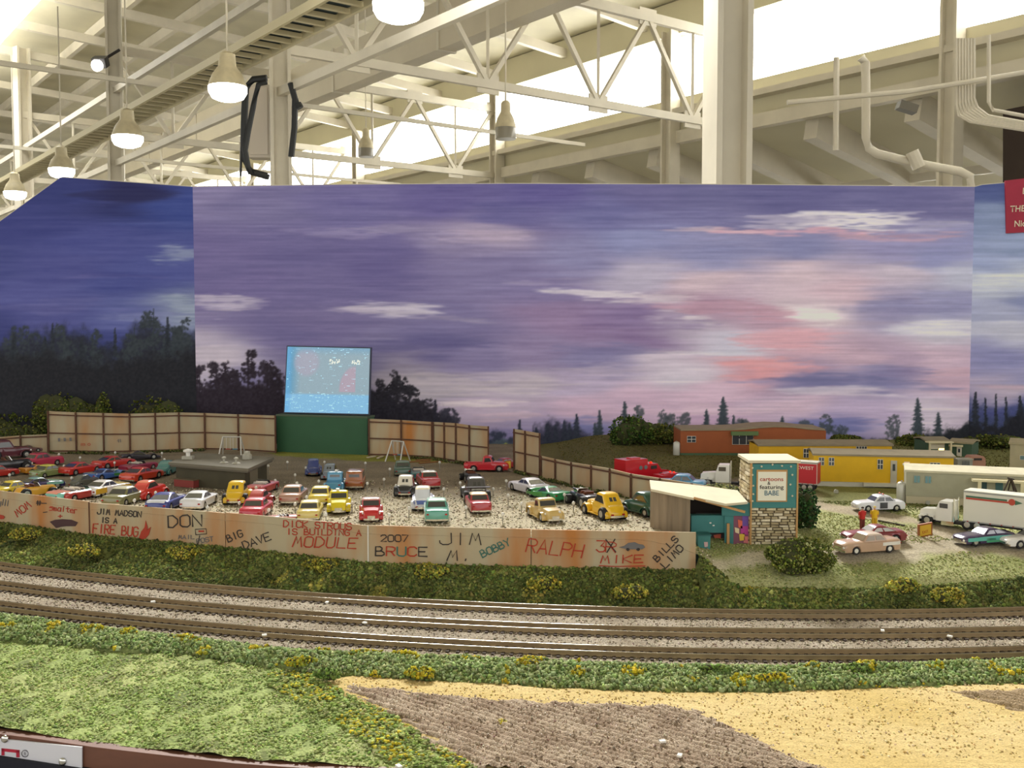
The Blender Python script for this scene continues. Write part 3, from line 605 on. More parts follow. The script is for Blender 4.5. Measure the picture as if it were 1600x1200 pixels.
def conifer(img, cx, top, bot, w, col, dens=1.0, al=.95):
    m = np.zeros(SH); x0 = max(int((cx - w - PX0) / ST), 0); x1 = min(int((cx + w - PX0) / ST) + 2, SH[1]); y0 = max(int((top - PY0) / ST), 0); y1 = min(int((bot - PY0) / ST), SH[0])
    if x1 <= x0: return img
    xx = GX[y0:y1, x0:x1]; yy = GY[y0:y1, x0:x1]; t = np.clip((yy - top) / (bot - top), 0, 1); lay = 4.5 + 3 * t
    ph = ((yy - top) % np.maximum(lay, 1)) / lay
    hw = w * (t ** .8) * (.45 + .55 * ph) * (.75 + .5 * TR.random((y1 - y0, 1))) + .9
    mm = smooth(1.25, .8, np.abs(xx - cx - .4 * np.sin(yy * .3)) / hw + .5 * (TR.random(xx.shape) - .5)) * al * (TR.random(xx.shape) < .72 + .28 * dens) * (yy >= top)
    m[y0:y1, x0:x1] = mm; return dab(img, m, col, 61)
def bushy(img, cx, cy, rx, ry, col, n=60, al=.9, s=4.5):
    m = np.zeros(SH)
    for _ in range(n):
        a = TR.random() * 6.28; q = TR.random() ** .5; x = cx + rx * q * math.cos(a); y = cy + ry * q * math.sin(a); r = s * (.4 + .9 * TR.random())
        x0 = max(int((x - r - PX0) / ST), 0); x1 = min(int((x + r - PX0) / ST) + 2, SH[1]); y0 = max(int((y - r - PY0) / ST), 0); y1 = min(int((y + r - PY0) / ST) + 2, SH[0])
        if x1 <= x0 or y1 <= y0: continue
        d = np.hypot(GX[y0:y1, x0:x1] - x, (GY[y0:y1, x0:x1] - y) * 1.2) / r
        m[y0:y1, x0:x1] = np.maximum(m[y0:y1, x0:x1], al * smooth(1.1, .55, d + .7 * (TR.random(d.shape) - .5)))
    return dab(img, m, col, 71)
def decid(img, cx, top, bot, w, col):
    m = np.zeros(SH); m[(np.abs(GX - cx) < 1.3) & (GY > top + 4) & (GY < bot)] = .9; img = dab(img, m, col, 65)
    h = bot - top
    for k in range(int(6 + h / 7)):
        t = TR.random() ** .8; img = bushy(img, cx + (TR.random() - .5) * w * (.5 + t), top + t * h, 4 + w * .18 * (.5 + t), 4 + h * .06, col, 14, .9, 3.2)
    return img
def mass(img, prof, bot, col, soft=10):
    xs_, ys_ = zip(*prof); e = np.interp(GX, xs_, ys_) + 16 * nz(60, 240, 80) + 14 * nz(30, 90, 81)
    return dab(img, smooth(-soft, soft, GY - e + 8 * (vnoise(SH, 310, 1100, 82) - .5)) * (GY < bot), col, 83, 5)
# centre panel
Cc = grain(brush(base(sky_pts), strokes, 20), 30)
m = mass; DKP = (38, 30, 42); DKB_ = (34, 34, 48)
Cc = m(Cc, [(280, 590), (330, 604), (372, 600), (420, 612), (450, 604), (470, 760), (475, 800), (1700, 800)], 760, DKP, 9)
for a in [(312, 572, 640, 26), (338, 566, 640, 30), (352, 568, 640, 18), (388, 546, 640, 34), (418, 566, 640, 26), (432, 572, 640, 24), (300, 584, 640, 20), (372, 578, 640, 24)]: Cc = decid(Cc, *a, DKP)
for k in range(14): Cc = bushy(Cc, 296 + k * 11, 625 + TR.random() * 22, 14, 22, DKP, 46, .95, 6)
Cc = m(Cc, [(560, 800), (575, 600), (598, 612), (640, 626), (672, 640), (715, 655), (724, 760), (740, 800)], 760, (36, 34, 46), 6)
for a in [(620, 580, 650, 36), (592, 596, 650, 22), (640, 606, 650, 28), (662, 622, 662, 24)]: Cc = decid(Cc, *a, (36, 34, 44))
Cc = conifer(Cc, 680, 624, 664, 7, (34, 34, 48)); Cc = bushy(Cc, 702, 652, 14, 14, (38, 38, 54), 70)
for k in range(6): Cc = bushy(Cc, 590 + k * 14, 640 + TR.random() * 14, 14, 14, (34, 32, 44), 46, .95, 6)
# dark mountain and road behind the gate
Cc = m(Cc, [(700, 800), (735, 690), (760, 678), (790, 682), (850, 692), (900, 700), (960, 800)], 760, (44, 50, 74), 5)
Cc = bushy(Cc, 784, 700, 18, 10, (66, 82, 96), 40, .8, 6); Cc = bushy(Cc, 789, 697, 3, 3, (150, 160, 60), 8, .9, 3)
Cc = m(Cc, [(820, 800), (832, 672), (856, 662), (880, 660), (905, 672), (930, 700), (960, 800)], 760, (44, 44, 66), 9)
for a in [(812, 656, 690, 6), (838, 668, 700, 10), (855, 662, 700, 9), (868, 664, 700, 8), (882, 656, 700, 8), (901, 647, 715, 11), (890, 660, 715, 10), (937, 641, 705, 9), (976, 628, 690, 12), (930, 660, 706, 8), (960, 655, 700, 6), (1130, 620, 678, 15), (1104, 640, 678, 9), (1146, 648, 672, 4), (1222, 650, 684, 8), (1434, 622, 700, 15), (1466, 644, 702, 14), (1520, 640, 700, 8), (1160, 656, 676, 8)]:
    Cc = conifer(Cc, *a, (44, 56, 66) if a[0] > 920 else (38, 44, 62))
for cx, cy, rx, ry in [(997, 648, 8, 14), (1035, 655, 9, 14), (1050, 660, 12, 12), (1070, 656, 8, 10), (1160, 662, 12, 6), (1290, 664, 10, 16), (1258, 668, 12, 10), (1396, 668, 12, 20), (1310, 672, 14, 8), (1000, 672, 14, 10), (1040, 674, 16, 8)]:
    Cc = bushy(Cc, cx, cy, rx, ry, (50, 60, 66), int(26 + rx * ry / 5), .8, 3)
Cc = m(Cc, [(1240, 800), (1300, 690), (1400, 690), (1440, 678), (1500, 668), (1530, 640), (1700, 620)], 760, (32, 36, 44), 8)
Cc = m(Cc, [(900, 720), (1000, 694), (1240, 698), (1300, 720), (1700, 740)], 760, (46, 48, 44), 4)
# left panel
Cl = grain(brush(base(left_pts), left_str, 24), 40)
Cl = m(Cl, [(-60, 520), (0, 540), (40, 520), (70, 524), (100, 516), (150, 530), (180, 545), (205, 520), (235, 505), (270, 530), (320, 520)], 800, (36, 40, 56), 16)
for a in [(20, 515, 600, 26), (45, 512, 600, 34), (100, 508, 600, 34), (145, 518, 600, 34), (210, 506, 600, 40), (240, 478, 600, 42), (270, 508, 600, 30), (285, 500, 600, 24)]: Cl = decid(Cl, *a, (44, 52, 60))
for a in [(82, 505, 560, 5), (180, 512, 560, 4), (70, 525, 600, 16), (128, 530, 600, 14), (262, 495, 560, 7), (22, 520, 600, 14)]: Cl = conifer(Cl, *a, (36, 42, 52))
Cl = m(Cl, [(-60, 560), (20, 560), (80, 556), (150, 566), (200, 560), (260, 552), (320, 548)], 800, (30, 31, 38), 14)
# right panel
Cr = grain(brush(base(right_pts), right_str, 26), 46)
Cr = m(Cr, [(1480, 620), (1530, 640), (1560, 650), (1600, 636), (1700, 620)], 800, (52, 62, 110), 12)
for a in [(1524, 612, 700, 12), (1540, 622, 700, 4), (1556, 616, 700, 4), (1572, 620, 700, 5), (1594, 618, 700, 14), (1610, 608, 700, 18)]: Cr = conifer(Cr, *a, (34, 40, 52))
Cr = m(Cr, [(1480, 650), (1524, 655), (1560, 672), (1590, 650), (1700, 640)], 800, (30, 32, 42), 7)
def sampl(C, px, py):
    i = np.clip((py - PY0) / ST, 0, SH[0] - 1.001); j = np.clip((px - PX0) / ST, 0, SH[1] - 1.001); a = i.astype(int); b = j.astype(int); fy = (i - a)[..., None]; fx = (j - b)[..., None]
    return (C[a, b] * (1 - fy) + C[a + 1, b] * fy) * (1 - fx) + (C[a, b + 1] * (1 - fy) + C[a + 1, b + 1] * fy) * fx
PAINTM = mat('backdrop_paint', '808080', .75, attr=True, spec=.15)
BEDGE = mat('backdrop_edge', 'd8d0bc', .8)
BZ0 = ZL - .03
def panel(nodes, C, name, nseg=600, nz_=300):
    """nodes: (x, y, ztop) along the panel"""
    n = np.array(nodes); s = np.r_[0, np.cumsum(np.hypot(*np.diff(n[:, :2], axis=0).T))]; q = np.linspace(0, s[-1], nseg)
    x = np.interp(q, s, n[:, 0]); y = np.interp(q, s, n[:, 1]); zt = np.interp(q, s, n[:, 2]); t = np.linspace(0, 1, nz_)[:, None]
    X = x + 0 * t; Y = y + 0 * t; Z = BZ0 + (zt - BZ0) * t; px, py = project(X, Y, Z)
    me = fastmesh(name, np.stack([X, Y, Z], -1).reshape(-1, 3) - np.array(BACK.location), gridfaces(*X.shape), linA(tone_(sampl(C, px, py))).reshape(-1, 3), True)
    o = link(name, me, PAINTM, BACK)
    b = MB()   # board behind the painted face with its pale raw edge
    for i in range(0, nseg - 1, max(nseg // 60, 1)):
        j = min(i + max(nseg // 60, 1), nseg - 1); tx, ty = x[j] - x[i], y[j] - y[i]; l = math.hypot(tx, ty); nx, ny = -ty / l * .004, tx / l * .004
        if ny < 0: nx, ny = -nx, -ny
        e = .0008
        b.hexa([(x[i], y[i] + e, BZ0), (x[j], y[j] + e, BZ0), (x[j] + nx, y[j] + ny + e, BZ0), (x[i] + nx, y[i] + ny + e, BZ0), (x[i], y[i] + e, zt[i] + .0014), (x[j], y[j] + e, zt[j] + .0014), (x[j] + nx, y[j] + ny + e, zt[j] + .0014), (x[i] + nx, y[i] + ny + e, zt[i] + .0014)])
    b.build('board', BEDGE, o)
def tone_(c):
    l = c.mean(-1, keepdims=True); return np.clip((l + (c - l) * .77) / 255 * 1.22 + .03, 0, 1)
BACK = thing('painted_backdrop', 'three painted boards of a purple sunset sky with dark tree line', 'backdrop', (0, BACK_Y, BZ0))
cl = at_y(301, 292, BACK_Y); cm = at_y(800, 287, BACK_Y); cr = at_y(1523, 292, BACK_Y)
l2 = at_y(95, 277, 1.81); l3 = at_y(0, 346, 1.79); l4 = at_y(-60, 391, 1.777)
panel([cl, (cl + cm) / 2 + np.array([0, 0, .0012]), cm, (cm + cr) / 2 + np.array([0, 0, .001]), cr], Cc, 'centre_board', 860, 290)
panel([l4, l3, l2, cl], Cl, 'angled_board', 260, 290)
r2 = at_y(1535, 289, 1.84); r3 = at_y(1660, 278, 1.745)
panel([cr, r2, r3], Cr, 'return_board', 150, 290)
# red name card hung on the right board
def card_pt(px, py, off=.006):
    a, b = r2[:2], r3[:2]; r = ray(px, py); e = b - a; A = np.array([[r[0], -e[0]], [r[1], -e[1]]]); t, s = np.linalg.solve(A, a); p = r * t + np.array([0, 0, CZ]); return p - np.array([0, off, 0])
ncard = thing('name_card', 'crimson card with pale lettering hung on the right edge of the backdrop', 'sign', card_pt(1600, 365))
cc_ = [card_pt(1568, 283), card_pt(1660, 272), card_pt(1660, 360), card_pt(1570, 365)]
MB().prism(cc_, (0, .003, 0)).build('card', mat('crimson_card', 'a82440', .6, var=.05, scale=40), ncard)
def font(text, parent, p0, pr, hgt, m, name='lettering', bold=.0, thick=.0004, spacing=1.0):
    """flat printed text: p0 baseline start, pr a second point on the baseline giving its direction, hgt letter height"""
    c = bpy.data.curves.new(name, 'FONT'); c.body = text; c.size = 1; c.extrude = 0; c.offset = bold; c.space_character = spacing; c.resolution_u = 3
    o = bpy.data.objects.new('tmp', c); COL.objects.link(o); bpy.context.view_layer.update()
    me = bpy.data.meshes.new_from_object(o.evaluated_get(bpy.context.evaluated_depsgraph_get())); COL.objects.unlink(o); bpy.data.objects.remove(o)
    v = np.array([q.co[:] for q in me.vertices]); w = v[:, 0].max(); s = hgt / .72
    p0 = np.array(p0, float); r = np.array(pr, float) - p0; wid = np.linalg.norm(r); r /= wid
    up = np.array([0, 0, 1.0]); up -= r * (up @ r); up /= np.linalg.norm(up); sx = wid / w
    co = p0 + np.outer(v[:, 0] * sx, r) + np.outer(v[:, 1] * s, up); off = np.array((parent.location if parent.parent is None else parent.parent.location))
    me.vertices.foreach_set('co', (co - off).astype(np.float32).ravel()); me.update()
    return link(name, me, m, parent)
CREAM = flat('e8dcc0')
for tx, x0, x1, y in (('D', 1594, 1602, 304), ('THE', 1575, 1598, 332), ('Nick', 1581, 1606, 355)):
    font(tx, ncard, card_pt(x0, y, .0072), card_pt(x1, y - (x1 - x0) * .05, .0072), .011, CREAM, bold=.01)
# ------------------------------------------------------------------ fences
RUST = mat('rusty_panel', 'b4a688', .8, col2='b5763a', scale=22, stretch=(1, 1, .25), lo=.42, hi=.72, bump=.1)
RUST2 = mat('weathered_panel', 'b0a488', .85, col2='b08458', scale=26, stretch=(1, 1, .3), lo=.4, hi=.8)
FRAME = mat('rust_frame', '5a3a28', .8, var=.2, scale=120); SEAM = mat('seam_strip', 'd8d4c8', .7)
def Zv(z): return np.array([0, 0, z])
# graffiti wall along the front of the lot
FW = thing('graffiti_fence', 'long low front fence of tan boards covered in handwritten graffiti', 'fence', (0, 1.04, ZFB))
_fx = _ff[:, 0]; _fy = _ff[:, 1]
def fence_y(x): return np.interp(x, _fx, _fy)
def fence_pt(px, py, off=.0):
    r = ray(px, py); lo, hi = .9, 1.5
    for _ in range(40):
        m_ = (lo + hi) / 2
        if fence_y(r[0] * m_ / r[1]) > m_: lo = m_
        else: hi = m_
    t = lo / r[1]; return np.array([r[0] * t, lo - off, CZ + r[2] * t])
def fence_x(px): return fence_pt(px, 820)[0]
jx = [_fx[0] + .004, fence_x(140), fence_x(352), fence_x(575), fence_x(830), FX_END]
for i, (a, c) in enumerate(zip(jx[:-1], jx[1:])):
    b = MB(); q = np.linspace(a + .0004, c - .0004, 14); lift = [0.0007, -.0004, .0003, .0005, 0][i]
    for s, e in zip(q[:-1], q[1:]):
        ys, ye = fence_y(s), fence_y(e); tz = ZFT + lift
        b.hexa([(s, ys, ZFB - .006), (e, ye, ZFB - .006), (e, ye + .0022, ZFB - .006), (s, ys + .0022, ZFB - .006), (s, ys, tz), (e, ye, tz), (e, ye + .0022, tz), (s, ys + .0022, tz)])
    b.build('fence_panel', RUST if i != 4 else RUST, FW)
for px, m_ in ((140, FRAME), (575, SEAM)):
    x = fence_x(px); y = fence_y(x); MB().box((x, y - .0003, (ZFB + ZFT) / 2), (.0014, .0012, ZFT - ZFB + .0005)).build('seam_strip', m_, FW)
# hand lettering: strokes on a 4 x 6 grid
GL = {'A': '00 26 40|12 32', 'B': '00 06 26 35 34 23 03|23 33 42 41 30 00', 'C': '45 36 16 05 01 10 30 41', 'D': '00 06 26 44 42 20 00', 'E': '40 00 06 46|03 33', 'F': '00 06 46|03 33', 'G': '45 36 16 05 01 10 30 41 43 23',
      'H': '00 06|40 46|03 43', 'I': '20 26', 'J': '46 41 30 10 01 02', 'K': '00 06|46 03 40', 'L': '06 00 40', 'M': '00 16 22 36 40', 'N': '00 06 40 46', 'O': '10 01 05 16 36 45 41 30 10', 'P': '00 06 36 45 44 33 03', 'R': '00 06 36 45 44 33 03|23 40',
      'S': '45 36 16 05 04 13 33 42 41 30 10 01', 'T': '06 46|26 20', 'U': '06 01 10 30 41 46', 'V': '06 20 46', 'W': '06 10 24 30 46', 'X': '00 46|06 40', 'Y': '06 23 46|23 20', '0': '10 01 05 16 36 45 41 30 10', '2': '05 16 36 45 44 00 40', '3': '06 46 23 33 42 41 30 10 01', '7': '06 46 10',
      '#': '10 16|30 36|02 42|04 44', '+': '03 43|21 25', '.': '20 21', '-': '03 43', 's': '44 14 03 33 42 30 00', 'm': '00 04|03 14 20|23 34 40', 'a': '44 14 02 10 30 44|44 40', 'i': '20 24|25 26', 't': '26 21 40|04 44', 'e': '02 42 34 14 02 10 40', 'r': '00 04|03 14 34', 'k': '00 06|44 02 40'}
INK = {'k': mat('ink_black', '3b322e', .8), 'r': mat('ink_red', 'ad3a24', .8), 'g': mat('ink_green', '3d6e63', .8), 'n': mat('ink_brown', '4a2f30', .8), 'd': mat('ink_grey', '6d6a6a', .8)}
def ribbon(b, pts, w, off=.0006):
    """stroke given in photograph pixels laid on the fence face"""
    P = np.array(pts, float)
    if len(P) < 2: return
    T = np.gradient(P, axis=0); T /= np.linalg.norm(T, axis=1)[:, None] + 1e-9; N_ = np.stack([-T[:, 1], T[:, 0]], -1) * w / 2
    ex = T[[0, -1]] * w * .3; P[0] -= ex[0]; P[-1] += ex[1]
    fr = [(fence_pt(*(p + n), off), fence_pt(*(p - n), off)) for p, n in zip(P, N_)]
    for (a, c), (d, e) in zip(fr[:-1], fr[1:]):
        k = np.array([0, .0005, 0]); b.hexa([a, c, e, d, a + k, c + k, e + k, d + k])
def write(text, x0, y0, x1, y1, h, ink, w=1.7, parent=None, slant=0.0, jit=.25):
    """baseline from (x0,y0) to (x1,y1), letter height h (pixels in the photograph)"""
    n = len(text); d = np.array([x1 - x0, y1 - y0], float); l = np.hypot(*d); d /= l; up = np.array([d[1], -d[0]]) + d * slant; cw = l / n
    groups = {}
    for i, ch in enumerate(text):
        if ch == ' ': continue
        k = ink[i] if len(ink) > 1 else ink; b = groups.setdefault(k, MB())
        for st in GL[ch].split('|'):
            pts = [np.array([x0, y0]) + d * (i * cw + cw * .78 * (int(q[0]) / 4 + random.gauss(0, jit) / 14)) + up * h * (int(q[1]) / 6 + random.gauss(0, jit) / 16) for q in st.split()]
            ribbon(b, pts, w)
    for k, b in groups.items(): b.build('graffiti_lettering', INK[k], FW)
write('MOM', 28, 808, 51, 790, 11, 'r', 1.6); write('#-', 57, 789, 74, 790, 7, 'k', 1.3); write('Smaiter'.replace('S', 's'), 77, 797, 122, 802, 8, 'r', 1.4, jit=.5); write('+', 91, 810, 99, 810, 7, 'r', 1.4)
write('-', 68, 803, 76, 802, 5, 'k', 1.2); write('I', -2, 791, 4, 792, 8, 'd', 1.2); write('III', 2, 789, 14, 791, 9, 'd', 1.1)
write('JIM MADSON', 152, 803, 222, 808, 8.5, 'k', 1.6); write('IS A', 158, 816, 184, 818, 8, 'k', 1.6); write('FIRE BUG', 145, 832, 217, 838, 14, 'r', 1.9)
write('DON', 263, 824, 320, 822, 18, 'k', 2.2); write('MAIL', 279, 842, 305, 842, 6, 'd', 1.2); write('POST', 308, 849, 335, 845, 7, 'd', 1.2)
write('BIG', 357, 847, 382, 837, 11, 'k', 1.8); write('DAVE', 382, 858, 426, 842, 12, 'k', 1.8)
write('DICK STROUS', 443, 823, 551, 828, 10, 'r', 1.7); write('IS BUILDING A', 448, 835, 566, 837, 9, 'r', 1.6); write('MODULE', 457, 854, 560, 857, 16, 'r', 2.0, slant=.15)
write('2007', 595, 846, 640, 846, 10, 'k', 1.6); write('BRUCE', 587, 868, 671, 869, 14, 'krgrk', 2.1); write('JIM', 687, 851, 757, 851, 18, 'k', 1.7); write('M.', 698, 876, 740, 876, 16, 'k', 1.8, slant=.2)
write('BOBBY', 754, 871, 800, 850, 11, 'g', 1.8); write('RALPH', 821, 862, 912, 872, 21, 'r', 1.9, slant=.15); write('3', 932, 862, 950, 862, 17, 'r', 1.9); write('R', 946, 862, 966, 864, 16, 'r', 1.6); write('X', 948, 863, 966, 862, 20, 'k', 1.7)
write('MIKE', 938, 880, 1008, 879, 12, 'r', 1.9, slant=.1); write('BILLS', 1027, 878, 1062, 842, 10, 'k', 1.9); write('LIMO', 1040, 888, 1070, 856, 11, 'k', 1.9)
b = MB(); ribbon(b, [(936, 883.5), (960, 885), (1008, 884)], 1.4); ribbon(b, [(145, 835), (180, 840), (219, 843)], 1.2); b.build('graffiti_underline', INK['r'], FW)
b = MB(); ribbon(b, [(306, 835.5), (305, 827), (322, 826), (323, 834), (306, 835.5)], 1.2); ribbon(b, [(312, 837), (309, 852)], 1.3); b.build('graffiti_mailbox', INK['k'], FW)
b = MB(); ribbon(b, [(311, 830), (318, 830)], 2.6); b.build('graffiti_flag', INK['r'], FW)
def blob(name, pts, ink):
    c = np.mean(pts, 0); b = MB(); n = len(pts)
    for i in range(n):
        k = np.array([0, .0004, 0]); t = [fence_pt(*p, .0007) for p in (c, pts[i], pts[(i + 1) % n])]; b.add(t + [q + k for q in t], [(0, 1, 2), (3, 5, 4), (0, 3, 4, 1), (1, 4, 5, 2), (2, 5, 3, 0)])
    b.build(name, INK[ink], FW)
blob('graffiti_flame', [(216, 843), (221, 830), (226, 824), (228, 813), (231, 824), (230, 829), (236, 823), (233, 835), (226, 843)], 'r')
blob('graffiti_scribble', [(78, 815), (86, 812), (98, 811), (112, 812), (122, 816), (118, 822), (104, 822), (96, 823), (88, 825), (82, 819)], 'n')
blob('graffiti_car', [(967, 855), (975, 853), (982, 848), (992, 847), (998, 850), (1005, 851), (1008, 855), (1003, 858), (994, 858), (980, 858)], 'd')
blob('graffiti_wheel', [(979, 856), (983, 856), (984, 859), (981, 861), (978, 859)], 'k'); blob('graffiti_wheel', [(995, 856), (999, 856), (1000, 859), (997, 861), (994, 859)], 'k')
blob('graffiti_red_spot', [(0, 804), (5, 805), (8, 808), (5, 811), (-2, 811)], 'r')
# back fences made of framed panels
def panel_fence(name, label, pts, tops, midrail, mirror=False, pm=None):
    """pts: base points (world), tops: heights; a post at every point"""
    t = thing(name, label, 'fence', tuple(pts[0])); pm = pm or RUST2
    for i in range(len(pts) - 1):
        a, c = np.array(pts[i]), np.array(pts[i + 1]); ha, hc = tops[i], tops[i + 1]; d = c - a; l = np.hypot(d[0], d[1]); u = d / l; nrm = np.array([-u[1], u[0], 0]);
        if nrm[1] < 0: nrm = -nrm
        lv = [(0.0, .47), (.49, 1.0)] if midrail else [(0.0, 1.0)]
        for v0, v1 in lv:
            e = nrm * .0015; j = nrm * random.uniform(0, .0006); s0 = a + u * .0006; s1 = c - u * .0006
            p = [s0 + Zv(ha * v0), s1 + Zv(hc * v0), s1 + Zv(hc * v0) + e, s0 + Zv(ha * v0) + e, s0 + Zv(ha * v1), s1 + Zv(hc * v1), s1 + Zv(hc * v1) + e, s0 + Zv(ha * v1) + e]
            MB().hexa([q + j for q in p]).build('fence_panel', pm, t)
        for f in ([.04, .48, .93] if midrail else [.9]):
            MB().beam(a - nrm * .0012 + Zv(ha * f), c - nrm * .0012 + Zv(hc * f), .0018, .0020).build('rail', FRAME, t)
        MB().beam(a + Zv(ha) + nrm * .0007, c + Zv(hc) + nrm * .0007, .0022, .0012).build('top_cap', RUST2, t)
    for i, (p, h) in enumerate(zip(pts, tops)):
        e = np.array([0, -.0016, 0]); MB().beam(np.array(p) + e, np.array(p) + e + Zv(h + .001), .0024, .0024).build('fence_post', FRAME, t)
    return t
def gpts(l): return [ground(x, y) for x, y in l]
def top_h(p, ptop):   # height so that the top projects to pixel row ptop
    y = p[1]; r = ray(800, ptop); return CZ + r[2] / r[1] * y - p[2]
def pf(name, label, base, tops, mid, **k):
    g = gpts(base); return panel_fence(name, label, g, [top_h(p, t) for p, t in zip(g, tops)], mid, **k)
pf('panel_fence', 'low single row panel fence behind the far left cars', [(-45, 708), (-5, 707), (33, 706), (76, 706)], [686, 684, 681, 679], False)
fL = pf('panel_fence', 'tall weathered panel fence left of the movie screen', [(77, 707), (120, 707), (163, 708), (204, 707), (244, 706), (281, 704.5), (321, 703), (373, 704), (431, 708)], [643, 645, 646, 647, 646, 645, 646, 648, 650], True)
pf('panel_fence', 'tall tan panel fence joining the right of the movie screen', [(577, 712), (627, 713), (675, 716)], [655, 657, 660], True, pm=RUST)
fR = pf('panel_fence', 'tall panel fence running toward the gate opening, right of the screen', [(677, 716.5), (694, 719), (712, 722), (733, 725), (763, 729)], [660, 661, 662, 665, 667], True)
pf('panel_fence', 'short tall panel fence standing just right of the gate opening', [(803, 737), (820, 741), (843, 746)], [671, 674, 678], True)
pf('panel_fence', 'low panel fence along the right edge of the lot, toward the ticket booth', [(845, 747), (867, 752), (892, 757.5), (923, 765), (952, 771.5), (985, 778), (1030, 785), (1080, 790), (1140, 794)], [713, 718, 723, 728, 733, 741, 748, 756, 766], False)
def fence_note(fe, base, px, py, hgt, text, ink, wpx):
    a = at_y(px, py, base - .004); c = at_y(px + wpx, py - 1, base - .004); font(text, fe, a, c, hgt, INK[ink], 'graffiti_lettering')
fence_note(fL, ground(100, 707)[1], 88, 690, .006, 'III', 'd', 24); fence_note(fL, ground(140, 707)[1], 126, 697, .007, 'm o o', 'r', 24); fence_note(fL, ground(185, 707)[1], 178, 692, .006, 'HI', 'd', 11)
wp = []
for seg in ([(80, 708), (163, 709), (244, 707), (321, 704)], [(640, 716), (677, 718), (763, 731)], [(803, 738), (843, 748), (923, 767), (1010, 783)]):
    g = np.array(gpts(seg))
    for a, c_ in zip(g[:-1], g[1:]):
        k_ = int(np.hypot(*(c_ - a)[:2]) * 2600); t_ = RNG.random((k_, 1)); q_ = a * (1 - t_) + c_ * t_; q_[:, 1] -= .003 + np.abs(RNG.normal(size=k_)) * .004; q_[:, 2] = hz(q_[:, 0], q_[:, 1]) + RNG.random(k_) * .004 * (pnoise(q_[:, 0], q_[:, 1], 90, 77) > -.2); wp.append(q_)
wp = np.concatenate(wp); bits('fence_foot_weeds', wp, RNG.uniform(.0009, .0019, len(wp)), pick(len(wp), ['4a5230', '5a6038', '3f4628', '6b6a40'], .1), BITM)
# ------------------------------------------------------------------ movie screen
ga, gb = ground(433, 706), ground(574, 711)
SCR = thing('movie_screen', 'drive-in movie screen glowing blue on a dark green base', 'screen', tuple((ga + gb) / 2))
GREEN = mat('dark_green_paint', '2f5a3c', .7, var=.06, scale=30)
u = (gb - ga); L_ = np.linalg.norm(u[:2]); u /= L_; nb = np.array([-u[1], u[0], 0]); hb = top_h(ga, 650)
def slab(b, o, l, d, h, z0=0, push=0): # along u from o
    p = o + nb * push + Zv(z0); q = [p, p + u * l, p + u * l + nb * d, p + nb * d]; return b.hexa(q + [w + Zv(h) for w in q])
slab(MB(), ga, L_, .03, hb).build('base_box', GREEN, SCR)
slab(MB(), ga - u * .001, L_ + .002, .032, .003, hb, -.001).build('base_ledge', mat('ledge_green', '4c5a44', .7), SCR)
sa, sb = at_y(443, 645, ga[1] + .008), at_y(577, 648, gb[1] + .008); ta, tb = at_y(448, 540, ga[1] + .012), at_y(580, 543, gb[1] + .012)
k = np.array([0, .012, 0]); MB().hexa([sa, sb, sb + k, sa + k, ta, tb, tb + k, ta + k]).build('screen_case', mat('screen_case', '3c4257', .6), SCR)
def scr(s, v, off=.001): return (sa * (1 - s) + sb * s) * (1 - v) + (ta * (1 - s) + tb * s) * v - np.array([0, off, 0])
ns, nv = 270, 220; S, V = np.meshgrid(np.linspace(.012, .988, ns), np.linspace(.012, .985, nv)); A = sa; Pt = (sa[None, None] * (1 - S[..., None]) + sb * S[..., None]) * (1 - V[..., None]) + (ta * (1 - S[..., None]) + tb * S[..., None]) * V[..., None] - np.array([0, .0006, 0])
c = np.zeros((nv, ns, 3)); up_ = smooth(.27, .31, V)[..., None]; low = np.array([122, 172, 208]); hi = np.array([136, 158, 172])
c[:] = low * (1 - up_) + hi * up_
def add(m, col, a=1): 
    global c; c = c * (1 - a * m[..., None]) + np.array(col) * a * m[..., None]
add(smooth(.2, .05, S) * up_[..., 0], (84, 140, 176), .8); add(smooth(.1, .03, S), (92, 160, 212), .6); add(smooth(1.2, .5, ((S - .25) / .16) ** 2 + ((V - .76) / .22) ** 2), (156, 152, 172), .7)
add(smooth(1.1, .8, ((S - .83) / .19) ** 2 + ((V - .36) / .36) ** 2) * (S < .83) * (V > .33), (166, 146, 164), .8); add(smooth(.85, 1, V), (96, 150, 190), .5)
rs = np.random.default_rng(3)
for _ in range(250):
    y0 = rs.integers(2, nv - 3); 
    if rs.random() < .3: y0 = int(nv * (1 - rs.random() * .3 - .7))
    x0 = rs.integers(0, ns - 6); w = int(2 + 12 * rs.random() ** 2.5); v = rs.random(w) < .75; hgt = rs.integers(1, 4)
    for q in range(w):
        if v[q] and x0 + q < ns: c[y0:y0 + hgt, x0 + q] = c[y0:y0 + hgt, x0 + q] * .35 + np.array([190, 236, 255]) * .65
for x0 in list(np.arange(140, 172, 7)) + list(np.arange(212, 240, 7)):
    for _ in range(5):
        q = int(x0 + rs.integers(0, 5)); w = int(nv * .78 + rs.integers(-7, 7)); c[w:w + 4, q:q + 3] = np.array([220, 226, 216])
c += rs.normal(size=(nv, ns, 1)) * 4
me = fastmesh('picture', Pt.reshape(-1, 3) - np.array(SCR.location), gridfaces(nv, ns), linA(c.reshape(-1, 3) / 255), True)
SM = mat('screen_picture', '808080', .4, attr=True, emit='ffffff', es=.5, spec=.2); link('picture', me, SM, SCR)
